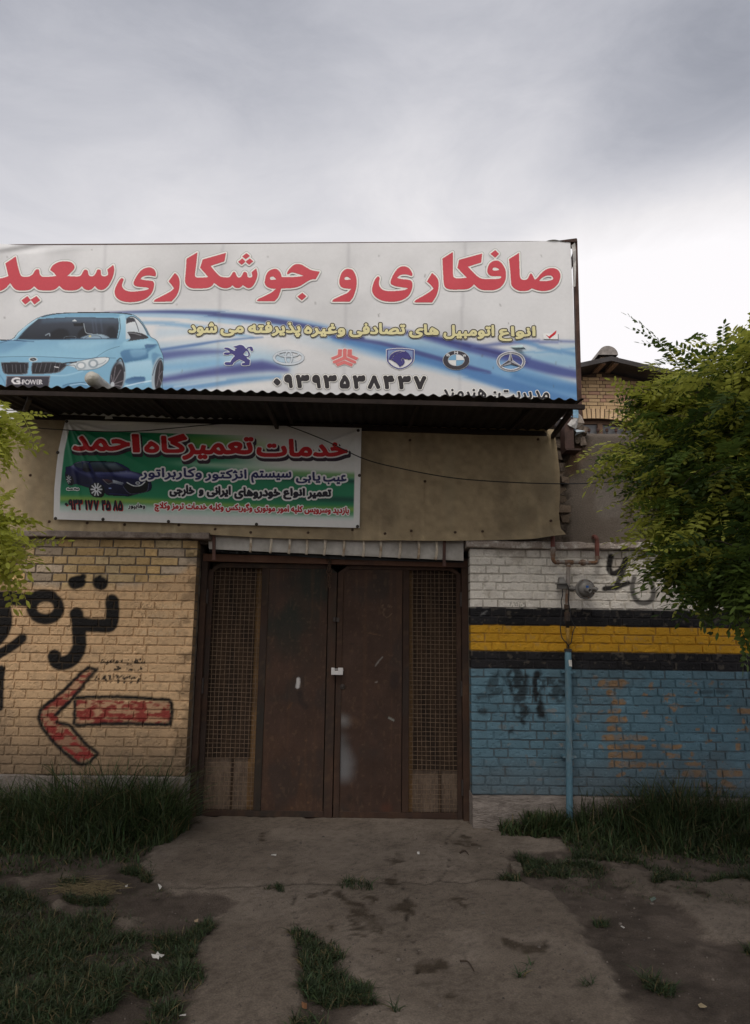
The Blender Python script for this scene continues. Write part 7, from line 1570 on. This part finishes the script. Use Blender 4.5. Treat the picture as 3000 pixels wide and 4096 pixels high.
short = [za([(-200, 640), (100, 672), (230, 720), (300, 770), (420, 835), (500, 800), (600, 790), (690, 835), (660, 940), (560, 1040), (440, 1110), (300, 1130), (-200, 1160)]),
         za([(-200, 1110), (430, 1110), (640, 1130), (740, 1180), (740, 1290), (700, 1380), (560, 1420), (480, 1500), (400, 1600), (-200, 1600)]),
         za([(560, 1060), (640, 960), (760, 920), (870, 960), (880, 1000), (800, 1060), (660, 1100), (560, 1100)]), za([(910, 960), (1000, 940), (1100, 960), (1180, 880), (1250, 870), (1290, 900), (1180, 1010), (1190, 1070), (1080, 1110), (960, 1100), (920, 1020)]),
         za([(800, 1190), (900, 1120), (1030, 1120), (1180, 1110), (1235, 1200), (1200, 1270), (1080, 1310), (880, 1320), (790, 1270)]), za([(700, 1120), (900, 1080), (900, 1150), (740, 1190)]), za([(900, 1400), (1080, 1330), (1100, 1400), (1040, 1500), (960, 1600), (880, 1600)]),
         zb([(245, 800), (300, 785), (400, 800), (500, 850), (570, 910), (560, 970), (470, 985), (590, 1040), (700, 1090), (760, 1190), (620, 1200), (480, 1225), (340, 1180), (290, 1120), (330, 1010), (290, 930), (330, 890)]), zb([(270, 1310), (400, 1260), (460, 1310), (500, 1400), (250, 1400)]),
         zb([(530, 500), (560, 480), (680, 482), (740, 495), (740, 540), (620, 540), (540, 525)]), zb([(80, 525), (110, 515), (120, 540), (85, 542)]), zb([(150, 515), (190, 508), (205, 535), (160, 540)]), zb([(1495, 465), (1560, 440), (1620, 460), (1600, 485), (1510, 480)]),
         zc([(110, 370), (250, 380), (380, 420), (480, 400), (620, 410), (740, 450), (640, 490), (420, 500), (250, 500), (150, 480), (180, 430)]), zc([(470, 330), (700, 370), (720, 350), (900, 390), (1060, 440), (1030, 465), (900, 420), (700, 380), (480, 380)]),
         zc([(1080, 420), (1200, 440), (1300, 520), (1230, 500), (1100, 500), (1020, 530), (1010, 510)]), zc([(1330, 500), (1560, 490), (1700, 470), (1700, 520), (1560, 500), (1400, 510)]), zc([(1560, 440), (1700, 440), (1700, 540), (1600, 500)]),
         zc([(915, 1155), (980, 1150), (1080, 1220), (1170, 1240), (1150, 1280), (1050, 1280), (950, 1220)]), zc([(1590, 960), (1700, 950), (1700, 1040), (1620, 1010)]), za([(380, 720), (560, 730), (660, 720), (670, 750), (520, 770), (400, 750)]), za([(840, 600), (905, 600), (905, 630), (840, 630)]), za([(700, 560), (840, 540), (840, 590), (740, 590)]), za([(360, 610), (520, 600), (530, 640), (380, 650)]),
         zb([(850, 1240), (900, 1250), (890, 1280), (850, 1270)]), zc([(560, 1200), (640, 1200), (600, 1230), (560, 1230)]), zc([(180, 1080), (230, 1080), (220, 1100), (190, 1100)]), zc([(620, 790), (690, 790), (700, 820), (640, 820)]), zc([(110, 1160), (170, 1170), (160, 1190), (120, 1190)])]
def h_s(x, y): return (.030 + .055 * fbm(x * 4, y * 4, 605)) * (1 + .5 * sstep(-1.6, -2.6, x) * sstep(-1.2, -2.5, y))
def d_s(x, y): return .25 + .75 * sstep(.36, .52, fbm(x * 5, y * 5, 607, 4))
mb = MB(); r_ = blades(36000, short, h_s, 621, (.038, .056, .024), (.0018, .0036), .9, d_s); mb.add(r_[0], r_[1], 0, r_[2])
wide = [za([(-200, 480), (850, 440), (1250, 800), (1150, 1500), (-200, 1600)]), zc([(100, 350), (1700, 450), (1700, 700), (700, 640), (300, 560)])]
r_ = blades(4200, wide, lambda x, y: np.full(x.shape, .028), 622, (.05, .07, .03), (.0014, .0026), 1.0, lambda x, y: sstep(.5, .62, fbm(x * 6, y * 6, 609, 4))); mb.add(r_[0], r_[1], 0, r_[2])
tag(mb.build('short_grass', gm), 'short patchy grass tufts on bare soil in front of the gate', 'grass', None, 'stuff')

# ================================================================== LITTER, STONES, STRAW
r = np.random.default_rng(77); mb = MB()
for k in range(2600):
    x, y = r.uniform(-3.4, 3.4), r.uniform(-3.6, .15) if k % 3 else r.uniform(-3.6, -1.2); s = r.uniform(.0015, .006) * (1 + (r.random() < .04) * 1.2); z = float(ground_z(x, y)); n_ = 6; th = np.arange(n_) * 2 * math.pi / n_
    a = np.stack([x + np.cos(th) * s * r.uniform(.7, 1.3, n_), y + np.sin(th) * s * r.uniform(.7, 1.3, n_), np.full(n_, z - .001)], -1); b = a.copy(); b[:, :2] = (b[:, :2] - [x, y]) * .6 + [x, y]; b[:, 2] = z + s * r.uniform(.5, .9)
    c = np.array([.13, .11, .095]) * r.uniform(.4, 1.3); mb.add(np.vstack([a, b]), [list(range(n_, 2 * n_))] + [[i, (i + 1) % n_, n_ + (i + 1) % n_, n_ + i] for i in range(n_)], 0, c)
tag(mb.build('gravel', M('small_stones', attr=True, rough=.95, var=.2, scale=40)), 'small stones and crumbs scattered over the apron and soil', 'gravel', None, 'stuff')
paper = M('white_paper', (.55, .53, .50), .8, var=.06); straw_m = M('dry_straw', (.20, .16, .085), .9, col2=(.13, .10, .055), scale=30)
def litter(name, px, label, mat, cat, lift=.012, th=.002):
    c = G(*np.mean(np.array(px), 0)); g_ = G(np.array([p_[0] for p_ in px]), np.array([p_[1] for p_ in px])); z = float(ground_z(c[0], c[1])) + lift; g_[:, 2] = z + r.uniform(0, .012, len(g_)); mb = MB(); mb.prism(g_, (0, 0, th)); return tag(mb.build(name, mat), label, cat, {'paper_scrap': 'white scraps on the ground', 'dry_leaf': 'dry leaves on the ground'}.get(name))
litter('paper_scrap', za([(905, 1132), (930, 1138), (944, 1120), (955, 1132), (985, 1132), (965, 1150), (955, 1146), (950, 1160), (938, 1150), (915, 1148)]), 'white winged paper scrap lying on the grass at lower left', paper, 'paper', .055)
litter('paper_scrap', za([(948, 655), (960, 655), (972, 672), (960, 678)]), 'small white scrap on soil near the left corner of the apron', paper, 'paper')
litter('paper_scrap', za([(752, 655), (768, 650), (766, 666), (756, 666)]), 'small white crumb of paper on the soil among dry straw', paper, 'paper')
litter('paper_scrap', za([(1078, 1446), (1118, 1440), (1116, 1452), (1082, 1454)]), 'white scrap at the bottom edge beside the grass and concrete strip', paper, 'paper', .02)
litter('paper_scrap', zb([(125, 345), (158, 343), (156, 350), (128, 349)]), 'thin white scrap on the apron below the left gate leaf', paper, 'paper')
litter('paper_scrap', zb([(1003, 333), (1018, 330), (1018, 338), (1006, 339)]), 'tiny white scrap on the apron below the right gate leaf', paper, 'paper')
litter('paper_scrap', zc([(795, 822), (805, 820), (824, 840), (818, 846)]), 'narrow white scrap on the dark soil right of the apron edge', paper, 'paper')
litter('dry_leaf', zc([(1308, 1348), (1330, 1345), (1368, 1376), (1350, 1378), (1320, 1366)]), 'pale dry leaf on the soil near the lower right corner', M('dry_leaf', (.34, .27, .17), .8), 'leaf')
litter('dry_leaf', za([(1165, 902), (1190, 898), (1188, 906), (1168, 908)]), 'pale dry leaf lying in the grass tuft beside the concrete strip', M('tan_leaf', (.30, .22, .14), .8), 'leaf', .04)
litter('brick_chip', zb([(310, 1232), (330, 1226), (342, 1238), (325, 1246)]), 'orange brick chip on the soil below the middle grass patch', M('orange_chip', (.22, .105, .05), .9), 'brick chip', .004, .02)
litter('glass_shard', zc([(990, 635), (1020, 630), (1032, 645), (1000, 650)]), 'pale green glass shard on the soil at the right', M('green_glass', (.16, .20, .17), .2), 'shard')
litter('stone', zb([(1562, 375), (1590, 365), (1625, 385), (1640, 420), (1605, 432), (1575, 410)]), 'rough grey lump of broken concrete at the right edge of the apron', MATS['old_mortar'], 'stone', -.012, .03)
def stick(name, pts, r0, label, cat, mat): q = spline(pts, 6); g_ = G(q[:, 0], q[:, 1]); g_[:, 2] = ground_z(g_[:, 0], g_[:, 1]) + q[:, 2]; mb = MB(); mb.tube(g_, np.linspace(r0, r0 * .5, len(g_)), 6); return tag(mb.build(name, mat, None, True), label, cat)
stick('dead_branch', [(*zc([(1225, 345)])[0], .01), (*zc([(1232, 300)])[0], .05), (*zc([(1270, 262)])[0], .08), (*zc([(1340, 248)])[0], .09), (*zc([(1420, 262)])[0], .07), (*zc([(1490, 230)])[0], .10)], .008, 'pale bent dead branch lying on the grass at the right', 'branch', M('bleached_branch', (.28, .225, .16), .9, var=.2, scale=30))
stick('twig', [(*zb([(1262, 975)])[0], .01), (*zb([(1310, 990)])[0], .015), (*zb([(1345, 1030)])[0], .006)], .005, 'dark curved twig on the apron right of the middle grass', 'twig', M('dark_twig', (.05, .035, .025), .9))
stick('twig.001', [(*zb([(1262, 318)])[0], .006), (*zb([(1290, 310)])[0], .012), (*zb([(1312, 330)])[0], .006)], .007, 'short dark twig in the oil stain near the right gate post', 'twig', MATS['dark_twig'])
mb = MB()
for k in range(170):
    c = G(*za([(r.normal(520, 90), r.normal(672, 26))])[0]); a = r.uniform(-.7, .5); L_ = r.uniform(.03, .11); z = float(ground_z(c[0], c[1])) + r.uniform(.004, .03); d = np.array([math.cos(a), math.sin(a), r.uniform(-.1, .12)]) * L_; mb.tube([c * [1, 1, 0] + [0, 0, z] - d, c * [1, 1, 0] + [0, 0, z + .006], c * [1, 1, 0] + [0, 0, z] + d], .0011, 4)
tag(mb.build('dry_straw', straw_m), 'loose dry straw on the soil left of the apron', 'straw', None, 'stuff')
